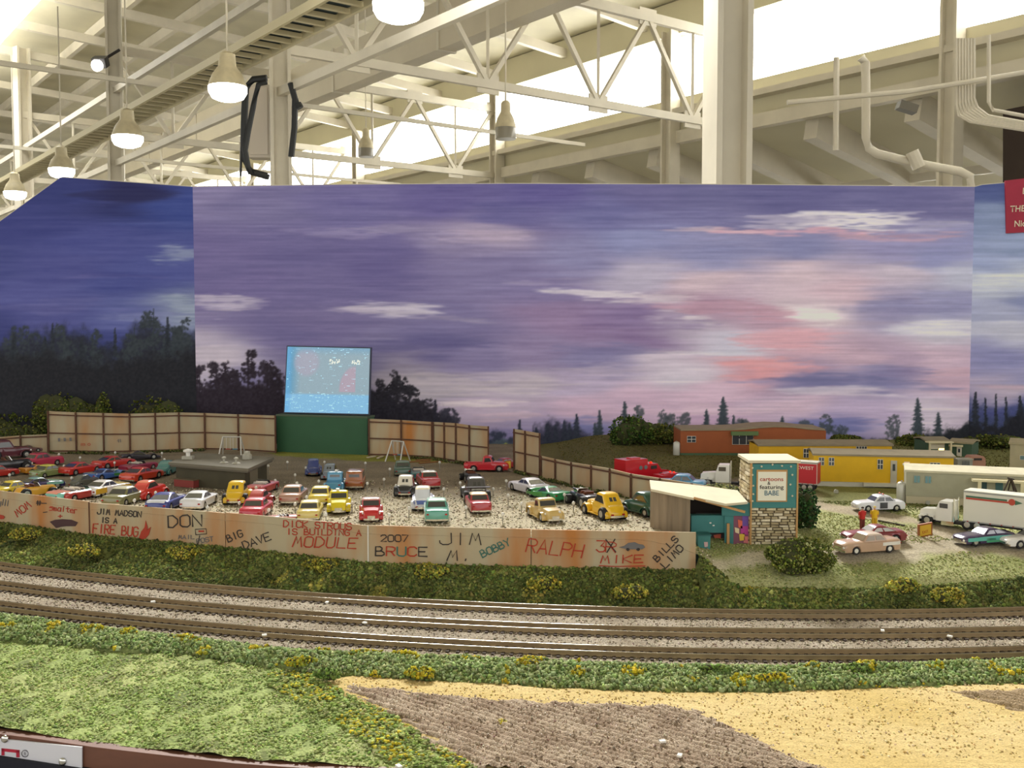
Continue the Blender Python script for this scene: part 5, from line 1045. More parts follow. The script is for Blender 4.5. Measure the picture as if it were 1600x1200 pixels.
CARS = [
 # px, py, rot, type, scale, colour, options, label
 (14, 716, -62, 'rod', 1.25, '5a2430', dict(), 'dark maroon fat wheeled hot rod cut by the left photo edge'),
 (12, 737, -60, 'roadster', 1.3, '20222a', dict(), 'black open roadster with white hubs below the dark maroon hot rod'),
 (-3, 745, -50, 'sedan', .8, 'b0281e', dict(), 'red car end just showing at the left edge under the black roadster'),
 (4, 702, -80, 'muscle', .8, '4a2428', dict(), 'dark maroon coupe close to the low fence in the far left corner'),
 (47, 706, -80, 'muscle', .62, '6d4a48', dict(), 'small dusty brown coupe behind the magenta coupe by the fence'),
 (63, 729, -42, 'finned', .95, 'b8324e', dict(hood='c0354a'), 'long magenta red coupe in the back left of the lot'),
 (60, 738, -44, 'racer', .72, 'c8892e', dict(hood='6fae5a'), 'low orange and lime race car beside the magenta coupe'),
 (78, 744, -40, 'sedan', .82, '7c8a52', dict(roof='d8cf4a', tone='8a8a48'), 'olive sedan with a bright yellow roof'),
 (62, 765, -48, 'muscle', .88, '3a3268', dict(hood='7fb8a8', roof='7fa8a0', side=[('82b8a8', .55, .94, .45, .9)]), 'purple coupe with pale teal roof and front fenders'),
 (56, 783, -50, 'roadster', 1.0, 'd8a02c', dict(), 'golden yellow roadster just behind the graffiti fence at left'),
 (24, 783, -40, 'sedan', .8, 'e0c83c', dict(), 'yellow car whose roof only peeks over the graffiti fence, far left'),
 (126, 740, -38, 'muscle', .92, 'c42a20', dict(), 'bright red coupe between the yellow roofed sedan and the blue race car'),
 (178, 730, -46, 'muscle', .92, 'c02a24', dict(), 'red coupe behind the blue and green race car, second red one from the left'),
 (166, 748, -36, 'racer', .88, '3f68b0', dict(hood='6aa84e', tail='6c7480', side=[('49964a', .55, .9, .3, .9)], wing=None, engine=True), 'blue race car with green nose and bare chrome engine'),
 (217, 735, -40, 'convertible', .85, '8c2440', dict(), 'maroon convertible between red cars at the back left'),
 (219, 718, -70, 'racer', .85, '2a2630', dict(), 'flat black racing car near the left tall fence'),
 (222, 750, -30, 'muscle', .98, 'd04024', dict(glass='4a4436'), 'shiny orange red coupe close to the concession stand'),
 (262, 740, -14, 'coupe40', .86, '3a7a78', dict(), 'teal coupe half hidden behind the concession stand'),
 (133, 760, -38, 'coupe40', .7, '55574e', dict(), 'small dark grey coupe behind the white and yellow race car'),
 (126, 779, -38, 'convertible', .95, 'b03a34', dict(tail='e2ddd4', hood='d8c8c4'), 'low red and white convertible left of the white and yellow race car'),
 (166, 772, -32, 'muscle', .98, 'e4e0e0', dict(roof='e6e0dc', side=[('d8ac2a', .02, .3, .2, .86), ('d8ac2a', .68, .98, .2, .86)], hood='e4d080'), 'white stock car with yellow flanks among the front left cars'),
 (118, 794, -42, 'convertible', 1.0, '7cc4b4', dict(tail='d88a74', hood='a8dccc'), 'mint green and coral convertible just behind the graffiti fence'),
 (197, 786, -24, 'sedan', 1.0, '7d7a50', dict(roof='c4bfa6', hood='989468'), 'olive sedan with a pale silver roof near the front fence'),
 (233, 778, -26, 'coupe40', .98, 'c8281e', dict(roof='dc7a5c'), 'red coupe with faded orange roof beside the olive sedan'),
 (261, 798, -16, 'muscle', 1.0, '2f3a86', dict(stripe='e6e6ea', glass='54565a', hood='dcdce4', tail='dedee6'), 'dark blue coupe with broad white stripes'),
 (312, 791, -14, 'muscle', 1.0, 'dcdcde', dict(), 'plain white coupe parked before the concession stand'),
 (373, 784, -10, 'rod', 1.1, 'e2b81c', dict(), 'yellow hot rod coupe with two small rear windows, next to the concession stand'),
 (410, 769, -22, 'convertible', .92, 'b43c3c', dict(tail='b84a48'), 'red convertible right behind the yellow hot rod'),
 (407, 790, -18, 'coupe40', .86, 'b03434', dict(roof='c87070', tone='b03434'), 'dusty red coupe squeezed between the yellow hot rod and crimson sedan'),
 (401, 806, -12, 'sedan', .98, 'c02c40', dict(roof='cc5a60', hood='d86a70'), 'crimson sedan with glossy roof behind the graffiti fence'),
 (459, 783, -8, 'sedan', .98, 'b48a74', dict(roof='c8a48c'), 'rose tan sedan standing alone in the middle row'),
 (502, 784, -6, 'sedan', .94, 'ddc648', dict(roof='ead878'), 'lemon yellow sedan left of the yellow pickup'),
 (530, 797, 180, 'pickup', 1.0, 'e4d012', dict(rack=True), 'bright yellow pickup truck facing forward with a white trinket on its roof'),
 (485, 808, -4, 'sedan', .94, 'd2be6c', dict(roof='e6d894'), 'pale yellow sedan in front of the lemon yellow one'),
 (446, 818, -80, 'convertible', .55, 'd08a84', dict(), 'low pink open car just peeking over the graffiti fence top'),
 (490, 741, 0, 'beetle', .98, '2c3c7c', dict(), 'small dark blue rounded car near the screen lawn'),
 (517, 747, -4, 'rod', .86, '76808c', dict(), 'grey coupe behind the light blue pickup'),
 (524, 764, 0, 'pickup', .98, '4f94b8', dict(rack=True), 'light blue pickup truck seen from behind'),
 (556, 761, 0, 'van', 1.0, '9a5a2c', dict(glass='2a2420'), 'brown panel van with rounded back in the middle of the lot'),
 (580, 809, 180, 'pickup', .98, 'b82026', dict(roof='d8a8a0'), 'red pickup facing forward at the graffiti fence, pale roof'),
 (629, 740, 14, 'sedan', .92, '3c5a4c', dict(roof='567060'), 'dark green sedan in front of the grey swing set'),
 (654, 746, 14, 'convertible', .85, '2f6468', dict(), 'dark teal car behind the red and white coupe'),
 (669, 759, 20, 'finned', .94, 'b83034', dict(roof='d4d2cc'), 'red coupe with a white roof in the middle row'),
 (635, 772, 8, 'rod', 1.05, '2a2a2c', dict(roof='e2ddd0', tone='dcd6c8'), 'black hot rod with a cream white cabin'),
 (661, 793, 10, 'beetle', 1.12, 'd8dbe2', dict(side=[('5468a8', .05, .6, .55, .9)], roof='e4dcc4', tail='5a70b4'), 'white and blue rally car with rounded back'),
 (682, 809, 12, 'finned', 1.0, '58a08c', dict(roof='a8d0bc', side=['dfe6da']), 'mint green sedan with white side band near the front fence'),
 (734, 752, 24, 'roadster', .92, '35323a', dict(), 'matte black roadster at the back, behind the winged hot rod'),
 (742, 781, 16, 'rod', 1.22, '4a4848', dict(wing='2e2c2e', roof='54524e', engine=True), 'charcoal hot rod with a rear wing and fat wheels'),
 (747, 796, 16, 'finned', .92, 'b02c34', dict(roof='e4cfa0'), 'red sedan with a cream roof in front of the winged hot rod'),
 (761, 736, -88, 'pickup', .98, 'c21c2c', dict(), 'red pickup truck driving in at the gate, seen from the side'),
 (826, 769, 36, 'muscle', 1.0, 'd6d2d8', dict(), 'white coupe beside the green dragster'),
 (856, 779, 38, 'racer', .96, '2c8a50', dict(hood='5a9a36', side=[('3f9440', .4, .95, .2, .9)], engine=False), 'glossy green dragster coupe next to the white coupe'),
 (851, 810, 206, 'pickup', 1.0, 'c8ab68', dict(), 'tan pickup truck facing forward near the right of the lot'),
 (912, 790, 30, 'roadster', 1.16, '1f1f24', dict(engine=True), 'black and chrome roadster with brown seats'),
 (944, 807, 30, 'rod', 1.18, 'e8b818', dict(), 'yellow hot rod coupe with fat black tyres by the black roadster'),
 (1004, 803, 38, 'beetle', 1.12, '24523e', dict(), 'dark green rounded car half hidden by the ticket booth'),
 (1062, 765, 78, 'sedan', 1.0, '5a98c4', dict(), 'sky blue sedan on the road behind the low fence'),
]
VW_ = dict(rod='car')
for px, py, rot, typ, s, col, opt, lab in CARS:
    nm = 'pickup_truck' if typ == 'pickup' else 'panel_van' if typ == 'van' else 'race_car' if typ == 'racer' else 'car'
    s *= .96; rot += 13 if px < 420 else 10 if px < 515 else 8 if rot == 180 else 4 if px < 560 else -7
    T = TYPES[typ]; ra = math.radians(rot); ext = (abs(math.cos(ra)) * T['L'] / 2 + abs(math.sin(ra)) * T['W'] / 2) * s * mm + .006; p = ground(px, py)
    for _ in range(80):
        if p[0] < FX_END and p[1] - ext < float(fence_y(p[0])): py -= .5; p = ground(px, py)
    r = car(nm, lab, 'truck' if typ == 'pickup' else 'car', p, rot, typ, col, s, **opt)
# a white trinket on the yellow pickup and the gate car
RIGHT = [
 (1372, 797, 97, 'sedan', 1.0, 'dcdde4', dict(light='d84a2c', side=[('3c3c44', .40, .56, .12, .9)]), 'white police car with roof beacons on the road', 'police_car'),
 (1364, 846, 97, 'muscle', 1.08, '7c2530', dict(roof='7c2530', glass='a8a49c'), 'maroon fastback coupe behind the pink finned sedan', 'car'),
 (1354, 862, 106, 'finned', 1.06, 'b8977f', dict(roof='e0cdbd', hub=1, glass='8a7a64', side=[('dcd8d0', .02, .34, .5, .82)]), 'dusty pink finned sedan with whitewall tyres on the grass drive', 'car'),
 (1537, 849, 104, 'muscle', 1.05, '382a4e', dict(side=[('58b0a4', .12, .95, .34, .84), ('3f9e74', .22, .6, .1, .62)], roof='40305a', glass='a8a8b8'), 'purple coupe with turquoise flame sides at the right of the grass', 'car'),
 (1608, 853, 100, 'muscle', 1.05, 'e0dcd8', dict(), 'white car cut off by the right photo edge', 'car'),
]
for px, py, rot, typ, s, col, opt, lab, nm in RIGHT: car(nm, lab, 'car', ground(px, py), rot, typ, col, s * .82, group='vehicles outside the lot', **opt)
# ------------------------------------------------------------------ speaker posts
sp_px = [(15, 742), (92, 710), (125, 715), (100, 728), (112, 747), (180, 707), (179, 723), (253, 708), (257, 718), (210, 782), (243, 770), (449, 722), (419, 728), (461, 742), (430, 751), (464, 755), (498, 752), (400, 762), (324, 796), (479, 777), (420, 797), (461, 788), (478, 731), (374, 786), (507, 722), (571, 723.5), (547.5, 735), (609, 733), (600, 749), (574, 755.5), (539, 752), (550, 786), (564, 779), (509, 804), (619, 759), (608, 805), (639, 794), (632, 722), (671.5, 736), (687, 722.5), (727.5, 734), (719, 754.5), (693.5, 764), (791, 751.5), (770.5, 764), (794, 774), (728, 793), (815, 787), (785.5, 803.5), (882, 773), (896, 786), (967.5, 784.5), (874, 801)]
_near = [(o_.location.copy(), o_['label']) for o_ in SC.objects if o_.parent is None and o_.get('group') == 'model cars at the drive-in']; _used = set()
def short_(t):
    ws = t.split(); cut = next((i for i, w_ in enumerate(ws) if i > 1 and w_.strip(',') in ('with', 'in', 'near', 'beside', 'behind', 'standing', 'half', 'cut', 'close', 'just', 'whose', 'between', 'among', 'parked', 'left', 'right', 'squeezed', 'next', 'facing', 'seen', 'at', 'end', 'below', 'from', 'showing', 'driving', 'by')), len(ws)); return ' '.join(ws[:cut]).rstrip(',')
def post_label(p):
    c_ = sorted(_near, key=lambda k: (k[0].x - p[0]) ** 2 + (k[0].y - p[1]) ** 2)
    for k in range(6):
        d_ = p - np.array(c_[k][0]); w_ = ('right of' if d_[0] > 0 else 'left of') if abs(d_[0]) > abs(d_[1]) else ('just beyond' if d_[1] > 0 else 'in front of')
        t = 'white ball speaker post %s the %s' % (w_, short_(c_[k][1]))
        if t not in _used: break
    _used.add(t); return t
SPK = mat('speaker_white', 'd9d7cf', .4); STEM = mat('post_grey', '8f8b80', .6); first = None
for px, py in sp_px:
    p = on_plane(px, py, ZL + .0115)
    for _ in range(40):
        if p[1] < fence_y(p[0]) + .004: py -= .5; p = on_plane(px, py, ZL + .0115)
    loc = (p[0], p[1], ZL); lab_ = post_label(p)
    if first is None:
        first = thing('speaker_post', lab_, 'speaker post', loc, group='speaker posts among the parked cars')
        MB().cyl((0, 0, 0), (0, 0, .0105), .0006, n=6).build('post', STEM, first, True); MB().sphere((0, 0, .0115), (.0019, .0019, .0021), 10, 8).build('speaker', SPK, first, True, smooth=80)
    else:
        r = first.copy(); COL.objects.link(r); r.location = loc; r['label'] = lab_
        for ch in list(first.children): c_ = ch.copy(); COL.objects.link(c_); c_.parent = r
# ------------------------------------------------------------------ ticket booth and stone sign tower
TEAL = mat('teal_paint', '3c7c7a', .65, var=.06, scale=60); PLY = mat('grey_wood', '85755f', .8, var=.2, scale=40, stretch=(6, 1, .3)); CREAMR = mat('cream_roof', 'd0c6aa', .8, var=.06, scale=40); MORTAR = mat('mortar', '5d5340', .9); ST_ = [mat('stone_%d' % i, c, .85, var=.14, scale=220, bump=.2) for i, c in enumerate(('c9bb98', 'b3a480', 'd8ccb0', 'a39270'))]; EDGE = mat('bare_wood_edge', 'b98e58', .7)
ta_, tb_ = ground(1172, 851), ground(1243, 850); yT = (ta_[1] + tb_[1]) / 2; ta_[1] = tb_[1] = yT; ta_[2] = tb_[2] = min(ta_[2], tb_[2])
TW = thing('sign_tower', 'stone faced tower carrying the teal framed movie announcement board', 'sign', tuple((ta_ + tb_) / 2))
w = tb_[0] - ta_[0]; hT = at_y(1200, 723, yT)[2] - ta_[2]; hS = at_y(1200, 793, yT)[2] - ta_[2]; dT = .05
sk = on_plane  # side leans left of the front face: the tower turns a little
du = np.array([w, 0, 0]); dv = np.array([.001, dT, 0])
MB().hexa([ta_ - Zv(.004), tb_ - Zv(.004), tb_ + dv - Zv(.004), ta_ + dv - Zv(.004), ta_ + Zv(hT), tb_ + Zv(hT), tb_ + dv + Zv(hT), ta_ + dv + Zv(hT)]).build('core', MORTAR, TW)
rr = random.Random(4)
def stones(o, d, n_, z0, z1, rows, per):
    l = np.linalg.norm(d); d = d / l
    for r in range(rows):
        h = (z1 - z0) / rows; x = -rr.random() * l / per * .5
        while x < l:
            ww = l / per * rr.uniform(.55, 1.35); a, e = max(x, 0), min(x + ww, l); x += ww
            if e - a < .0012: continue
            g = .0005; zz0, zz1 = z0 + r * h + g * .6, z0 + (r + 1) * h - g * rr.uniform(.3, 1.4); t = rr.uniform(.0010, .0024); j = lambda: rr.uniform(-.0004, .0004)
            p = [o + d * (a + g) + Zv(zz0 + j()), o + d * (e - g) + Zv(zz0 + j()), o + d * (e - g) + Zv(zz1 + j()), o + d * (a + g) + Zv(zz1 + j())]
            c_ = sum(p) / 4; q = [k_ + (c_ - k_) * .12 + n_ * t for k_ in p]; MB().hexa(p + q).build('stone', rr.choice(ST_), TW)
ns_ = np.cross(-dv / np.linalg.norm(dv), Zv(1)) * 1.0
ns_ = np.array([-dv[1], dv[0], 0]) / np.linalg.norm(dv)
stones(ta_, du, np.array([0, -1.0, 0]), 0, hS, 13, 5.2); stones(ta_, dv, ns_, 0, hT - .002, 20, 3.2)
MB().hexa([ta_ + np.array([-.003, -.003, hT]), tb_ + np.array([.003, -.003, hT]), tb_ + dv + np.array([.003, .003, hT]), ta_ + dv + np.array([-.003, .003, hT])] + [p + Zv(.0028) for p in [ta_ + np.array([-.003, -.003, hT]), tb_ + np.array([.003, -.003, hT]), tb_ + dv + np.array([.003, .003, hT]), ta_ + dv + np.array([-.003, .003, hT])]]).build('cap', CREAMR, TW)
def front(x0, z0, x1, z1, off0, off1): # box on the tower front, fractions of width, heights
    a, e = ta_ + du * x0, ta_ + du * x1; f = np.array([0, -1.0, 0]); return MB().hexa([a + Zv(z0) + f * off0, e + Zv(z0) + f * off0, e + Zv(z0) + f * off1, a + Zv(z0) + f * off1, a + Zv(z1) + f * off0, e + Zv(z1) + f * off0, e + Zv(z1) + f * off1, a + Zv(z1) + f * off1])
front(0, hS, 1, hT - .001, 0, .0022).build('sign_board', TEAL, TW)
for x0, x1 in ((-.012, .02), (.985, 1.02)): front(x0, .0, x1, hT, -.001, .003).build('edge_strip', EDGE, TW)
def tz_(py): return at_y(1200, py, yT - .003)[2] - ta_[2]
def tx_(px): return (at_y(px, 760, yT - .003)[0] - ta_[0]) / w
front(tx_(1182), tz_(784), tx_(1230), tz_(734), .0022, .0034).build('panel_frame', EDGE, TW)
front(tx_(1184), tz_(782), tx_(1228), tz_(737), .0034, .004).build('letter_panel', mat('letter_panel', 'e8e4d0', .6), TW)
def tl(text, x0, x1, py, h, m_): font(text, TW, at_y(x0, py, yT - .0042), at_y(x1, py, yT - .0042), h, m_, 'lettering', bold=.012)
tl('cartoons', 1187, 1224, 751.5, .0042, INK['r']); tl('&', 1199, 1204, 757.5, .0036, INK['k']); tl('featuring', 1187, 1224.5, 764, .0042, INK['k']); tl('BABE', 1194, 1217, 774, .0052, mat('ink_blue', '4d6f80', .8))
for px, py in [(1176, 731), (1176, 742), (1177, 759), (1177, 772), (1176, 783), (1190, 729), (1207, 726), (1222, 728), (1236, 729), (1238, 742), (1235, 757), (1238, 775)]:
    p = at_y(px, py, yT - .0028); MB().sphere(p, .0011, 8, 5).build('bulb', mat('bulb', 'cfcab0', .3), TW)
# booth
ba, bb, bc = ground(1016, 826), ground(1088, 838), None
ba = at_y(1016, 830, 1.085); bb = at_y(1078, 836, 1.055); z0 = ZL - .014
BO = thing('ticket_booth', 'shabby ticket booth with cream lean roof and teal counter, attached beside the stone tower', 'booth', (ba[0], ba[1], z0))
def bx(px, py, y): return at_y(px, py, y)
c0 = [bx(1015, 748, 1.10), bx(1019, 762, 1.074), bx(1084, 778, 1.052)]
# corrugated side wall facing the lot
n = 26; prof = []
for i in range(n):
    t = i / (n - 1); p = ba * (1 - t) + bb * t; nrm = np.array([-(bb - ba)[1], (bb - ba)[0], 0]); nrm /= -np.linalg.norm(nrm); prof.append(p + nrm * .0016 * abs(math.sin(t * 4 * math.pi)))
tops = [np.array([p[0], p[1], (c0[1][2] * (1 - i / (n - 1)) + c0[2][2] * i / (n - 1)) - .001]) for i, p in enumerate(prof)]
b = MB(); back = np.array([0, .002, 0])
for i in range(n - 1):
    A_, E_ = prof[i], prof[i + 1]; b.hexa([np.array([A_[0], A_[1], z0]), np.array([E_[0], E_[1], z0]), np.array([E_[0], E_[1], z0]) + back, np.array([A_[0], A_[1], z0]) + back, tops[i], tops[i + 1], tops[i + 1] + back, tops[i] + back])
b.build('corrugated_wall', PLY, BO)
# cream roof: two boards
y1_, y2_ = 1.052, 1.115
r1 = [bx(1016, 761, 1.07), bx(1088, 777, 1.048), bx(1140, 778, 1.11), bx(1013, 749, 1.125)]
rA = [bx(1017, 764, 1.068), bx(1084, 778, 1.046), bx(1082, 757, 1.125), bx(1015, 750, 1.125)]
rB = [bx(1084, 776, 1.046), bx(1134, 787, 1.035), bx(1168, 784, 1.05), bx(1152, 766, 1.115), bx(1082, 757, 1.125)]
for i, P_ in enumerate((rA, rB)): MB().prism([p for p in P_], (0, 0, -.0024)).build('roof_board', CREAMR, BO)
MB().beam(bx(1084, 778, 1.045), bx(1164, 800, 1.038), .003, .0022).build('fascia_strip', EDGE, BO)
# back and interior
def wall4(a, e, zb, zt_, th, m_, nm):
    d = np.array(e) - np.array(a); d[2] = 0; nn_ = np.array([-d[1], d[0], 0]) / np.linalg.norm(d) * th; A_ = np.array([a[0], a[1], zb]); E_ = np.array([e[0], e[1], zb]); U = Zv(zt_ - zb); return MB().hexa([A_, E_, E_ + nn_, A_ + nn_, A_ + U, E_ + U, E_ + nn_ + U, A_ + nn_ + U]).build(nm, m_, BO)
zr_ = bx(1150, 790, 1.05)[2]
bk0, bk1 = bx(1024, 800, 1.105), bx(1168, 800, 1.095)
wall4(bk0, bk1, z0, zr_ + .002, .002, mat('dark_interior', '3a3230', .85), 'back_wall')
wall4(bx(1080, 830, 1.062), bx(1140, 830, 1.062), bx(1100, 833, 1.06)[2], bx(1100, 806, 1.06)[2], .01, TEAL, 'counter')
wall4(bx(1132, 830, 1.06), bx(1148, 830, 1.058), z0 - .012, zr_ + .003, .004, TEAL, 'side_post')
wall4(bx(1136, 830, 1.056), bx(1140, 830, 1.056), z0 - .012, bx(1140, 818, 1.056)[2], .002, EDGE, 'post_strip')
wall4(bx(1128, 790, 1.058), bx(1172, 790, 1.056), bx(1150, 806, 1.057)[2], bx(1150, 786, 1.057)[2], .003, TEAL, 'header_panel')
wall4(bx(1088, 830, 1.075), bx(1134, 830, 1.075), z0 - .014, bx(1100, 806, 1.06)[2], .003, mat('under_counter', '4a4a4c', .8), 'counter_front')
for (px, py) in ((1110, 817), (1115, 821)): p = bx(px, py, 1.0595); MB().box(p, (.002, .001, .0012)).build('paper_chip', WHITE, BO)
wall4(bx(1146, 850, 1.058), bx(1170, 850, 1.058), bx(1160, 850, 1.058)[2] - .002, bx(1160, 806, 1.058)[2], .002, mat('poster_board', '7d4a5c', .7), 'poster_panel')
# generic colourful poster patches
PC = [('poster_purple', '6a4a9a', [(1160, 806), (1169, 806), (1169, 822), (1160, 822)]), ('poster_magenta', 'b03a8a', [(1157, 822), (1169, 822), (1169, 836), (1158, 834)]), ('poster_coral', 'd8644a', [(1153, 812), (1160, 814), (1160, 826), (1154, 824)]), ('poster_yellow', 'd8b43c', [(1155, 835), (1163, 833), (1164, 844), (1156, 845)]), ('poster_pink', 'd87a78', [(1163, 838), (1169, 838), (1169, 849), (1162, 848)]), ('poster_cream', 'dcc8a0', [(1148, 824), (1155, 826), (1155, 834), (1149, 832)])]
for nm, cc, P_ in PC: MB().prism([bx(x, y, 1.0575) for x, y in P_], (0, .0005, 0)).build('poster_patch', mat(nm, cc, .6), BO)
for nm, cc, P_ in [('poster_coral', '', [(1115, 836), (1127, 834), (1126, 845), (1116, 846)]), ('poster_cream', '', [(1117, 847), (1123, 846), (1124, 855), (1117, 856)]), ('poster_dark', '4a2f28', [(1112, 838), (1116, 838), (1117, 852), (1112, 852)])]: MB().prism([bx(x, y, 1.0735) for x, y in P_], (0, .0005, 0)).build('poster_patch', mat(nm, cc or '888888', .6), BO)
tb0 = bx(1089, 863, 1.03); TBN = thing('trash_bin', 'teal bin with a pale sticker standing at the end of the graffiti fence', 'bin', (tb0[0] + .006, tb0[1], tb0[2] - .012))
zb_ = tb0[2] - .012; x0, x1 = bx(1090, 850, 1.03)[0], bx(1110, 850, 1.03)[0]; zt2 = bx(1100, 837, 1.03)[2]
MB().hexa([(x0 + .001, 1.03, zb_), (x1 - .001, 1.03, zb_), (x1 - .001, 1.044, zb_), (x0 + .001, 1.044, zb_), (x0, 1.029, zt2), (x1, 1.029, zt2), (x1, 1.045, zt2), (x0, 1.045, zt2)]).build('bin_body', TEAL, TBN)
MB().box(((x0 + x1) / 2, 1.0365, zt2 + .0006), (x1 - x0 + .001, .017, .0012)).build('lid', mat('teal_lid', '24605f', .6), TBN)
MB().box(((x0 + x1) / 2, 1.0365, zb_ - .002), (x1 - x0 - .002, .013, .006)).build('plinth', DARK, TBN)
p = bx(1103, 850, 1.0285); MB().prism([bx(1100, 847, 1.0288), bx(1106, 847, 1.0288), bx(1106, 854, 1.0288), bx(1101, 855, 1.0288)], (0, .0005, 0)).build('sticker', mat('pale_sticker', 'c9a8a8', .7), TBN)
# ------------------------------------------------------------------ mobile homes
def home(name, label, a, e, h, depth, wallc, roofc, wins, skirt=None, skh=.0, over=.002, roof_h=.0025, arch=None, door=None, dark='384048', frame='d8d4c8', clap=True):
    a, e = np.array(a, float), np.array(e, float); z = min(a[2], e[2]); a[2] = e[2] = z; d = e - a; l = np.linalg.norm(d); d /= l; n_ = np.array([-d[1], d[0], 0])
    if n_[1] < 0: n_ = -n_
    t = thing(name, label, 'building', tuple((a + e) / 2)); WM = mat('wall_' + wallc, wallc, .7, var=.05, scale=60)
    def blk(s0, s1, o0, o1, z0_, z1_): p = [a + d * s0 + n_ * o0, a + d * s1 + n_ * o0, a + d * s1 + n_ * o1, a + d * s0 + n_ * o1]; return MB().hexa([q + Zv(z0_) for q in p] + [q + Zv(z1_) for q in p])
    blk(0, l, 0, depth, skh, h).build('wall', WM, t)
    if clap:
        g = MB(); nst = int((h - skh) / .0045)
        for i in range(nst): zz = skh + (i + .5) * (h - skh) / nst; g.add(blk(0, l, -.0004, 0, zz, zz + .0005).v, blk(0, 1, 0, 1, 0, 1).f)
        g.build('siding_ridges', WM, t, kind='stuff')
    if skirt: blk(.0004, l - .0004, .001, depth - .001, -.006, skh).build('skirting', mat('skirt_' + skirt, skirt, .75), t)
    RM_ = mat('roof_' + roofc, roofc, .75, var=.08, scale=70)
    if arch:
        prof = [a + d * s + Zv(h + q) for s, q in arch]; b = MB()
        for p, q in zip(prof[:-1], prof[1:]): b.hexa([p - n_ * over, q - n_ * over, q + n_ * depth, p + n_ * depth] + [r_ + Zv(roof_h) for r_ in (p - n_ * over, q - n_ * over, q + n_ * depth, p + n_ * depth)])
        b.build('roof', RM_, t); b = MB()
        for (s0, q0), (s1, q1) in zip(arch[:-1], arch[1:]): p = [a + d * s0, a + d * s1, a + d * s1 + n_ * .002, a + d * s0 + n_ * .002]; b.hexa([k_ + Zv(h) for k_ in p] + [p[0] + Zv(h + q0 + 1e-5), p[1] + Zv(h + q1 + 1e-5), p[2] + Zv(h + q1 + 1e-5), p[3] + Zv(h + q0 + 1e-5)])
        b.build('gable', WM, t)
    else:
        p = [a - d * over - n_ * over, e + d * over - n_ * over, e + d * over + n_ * (depth * .5), a - d * over + n_ * (depth * .5)]; rise = depth * .07
        b = MB(); lo_ = [p[0] + Zv(h), p[1] + Zv(h), p[2] + Zv(h + rise), p[3] + Zv(h + rise)]; b.hexa(lo_ + [q + Zv(roof_h) for q in lo_]); q0, q1 = p[3] + n_ * depth * .5, p[2] + n_ * depth * .5; lo_ = [p[3] + Zv(h + rise), p[2] + Zv(h + rise), q1 + Zv(h), q0 + Zv(h)]; b.hexa(lo_ + [q + Zv(roof_h) for q in lo_]); b.build('roof', RM_, t)
    FRM = mat('win_frame_' + frame, frame, .6); DK = mat('win_dark_' + dark, dark, .15, spec=.7)
    for (s0, s1, f0, f1, nx, ny) in wins:
        z0_, z1_ = skh + (h - skh) * f0, skh + (h - skh) * f1; fr_ = blk(s0 * l, s1 * l, -.0011, 0, z0_, z1_).build('window', FRM, t)
        for i in range(nx):
            for j in range(ny):
                u0 = s0 * l + (s1 - s0) * l * (i + .0) / nx + .0005; u1 = s0 * l + (s1 - s0) * l * (i + 1) / nx - .0005; v0 = z0_ + (z1_ - z0_) * j / ny + .0005; v1 = z0_ + (z1_ - z0_) * (j + 1) / ny - .0005
                blk(u0, u1, -.0014, -.001, v0, v1).build('pane', DK, fr_)
    for dr in (door or []):
        s0, s1, f1, c_ = dr; D_ = blk(s0 * l, s1 * l, -.0012, 0, skh, skh + (h - skh) * f1).build('door', mat('door_' + c_, c_, .6), t); blk(s0 * l + (s1 - s0) * l * .3, s1 * l - (s1 - s0) * l * .3, -.0016, -.0011, skh + (h - skh) * f1 * .55, skh + (h - skh) * f1 * .85).build('door_light', DK, D_)
    return t, blk, l, h
def yh(px, py, y): return at_y(px, py, y)
YO = 1.64
o1, o2 = yh(1063, 716, YO), yh(1290, 716, YO); hh = yh(1063, 673, YO)[2] - o1[2]
OR, blk, l, h = home('mobile_home', 'rust orange mobile home with a curved roof and green base', o1, o2, hh, .07, '985026', '8d7f66', [(.045, .105, .48, .76, 2, 2), (.355, .50, .38, .82, 3, 1)], '4d6a4c', .0085, arch=[(0, 0), (.08, .0005), (.10, .0015), (.125, .0042), (.15, .0058), (.18, .0050), (.205, .0020), (.232, .0005)], clap=False)
l_ = l; blk(.345 * l, .53 * l, -.006, 0, h * .84, h * .98).build('awning', mat('awning_green', '5d7446', .7), OR)
for i, x in enumerate(np.linspace(.365, .49, 8)): blk(x * l, (x + .009) * l, -.0016, -.001, h * .72, h * .79).build('top_pane', mat('win_dark_384048'), OR)
YY1 = 1.50
a1, a2 = yh(1185, 737, YY1), yh(1393, 741, YY1); h1 = yh(1185, 693, YY1)[2] - a1[2]
home('mobile_home', 'yellow mobile home in the middle, partly behind the other yellow one', a1, a2, h1, .06, 'd8a810', '8a7e66', [(.335, .375, .52, .9, 2, 2), (.395, .435, .74, .92, 2, 1), (.73, .81, .86, 1.0, 4, 1)], 'c9c6b8', .006, clap=False)
YY2 = 1.36
a1, a2 = yh(1271, 760, YY2), yh(1489, 766, YY2 - .03); h1 = yh(1271, 711, YY2)[2] - a1[2]
Y2, blk, l, h = home('mobile_home', 'front yellow mobile home with white skirting and lattice windows', a1, a2, h1, .06, 'dcae12', '8d8168', [(.035, .075, .62, .93, 2, 2), (.108, .148, .62, .93, 2, 2), (.46, .50, .52, .9, 2, 2), (.832, .905, .58, .82, 3, 2)], 'cfccc0', .0075, door=[(.555, .60, .86, 'b8b2a2')], clap=False)
wd = blk(.65 * l, .69 * l, -.0011, 0, h * .52, h * .86).build('window', mat('win_frame_d8d4c8'), Y2); blk(.654 * l, .686 * l, -.0014, -.001, h * .55, h * .83).build('pane', mat('lit_pane', 'd8946a', .4, emit='ffb27a', es=1.2), wd)
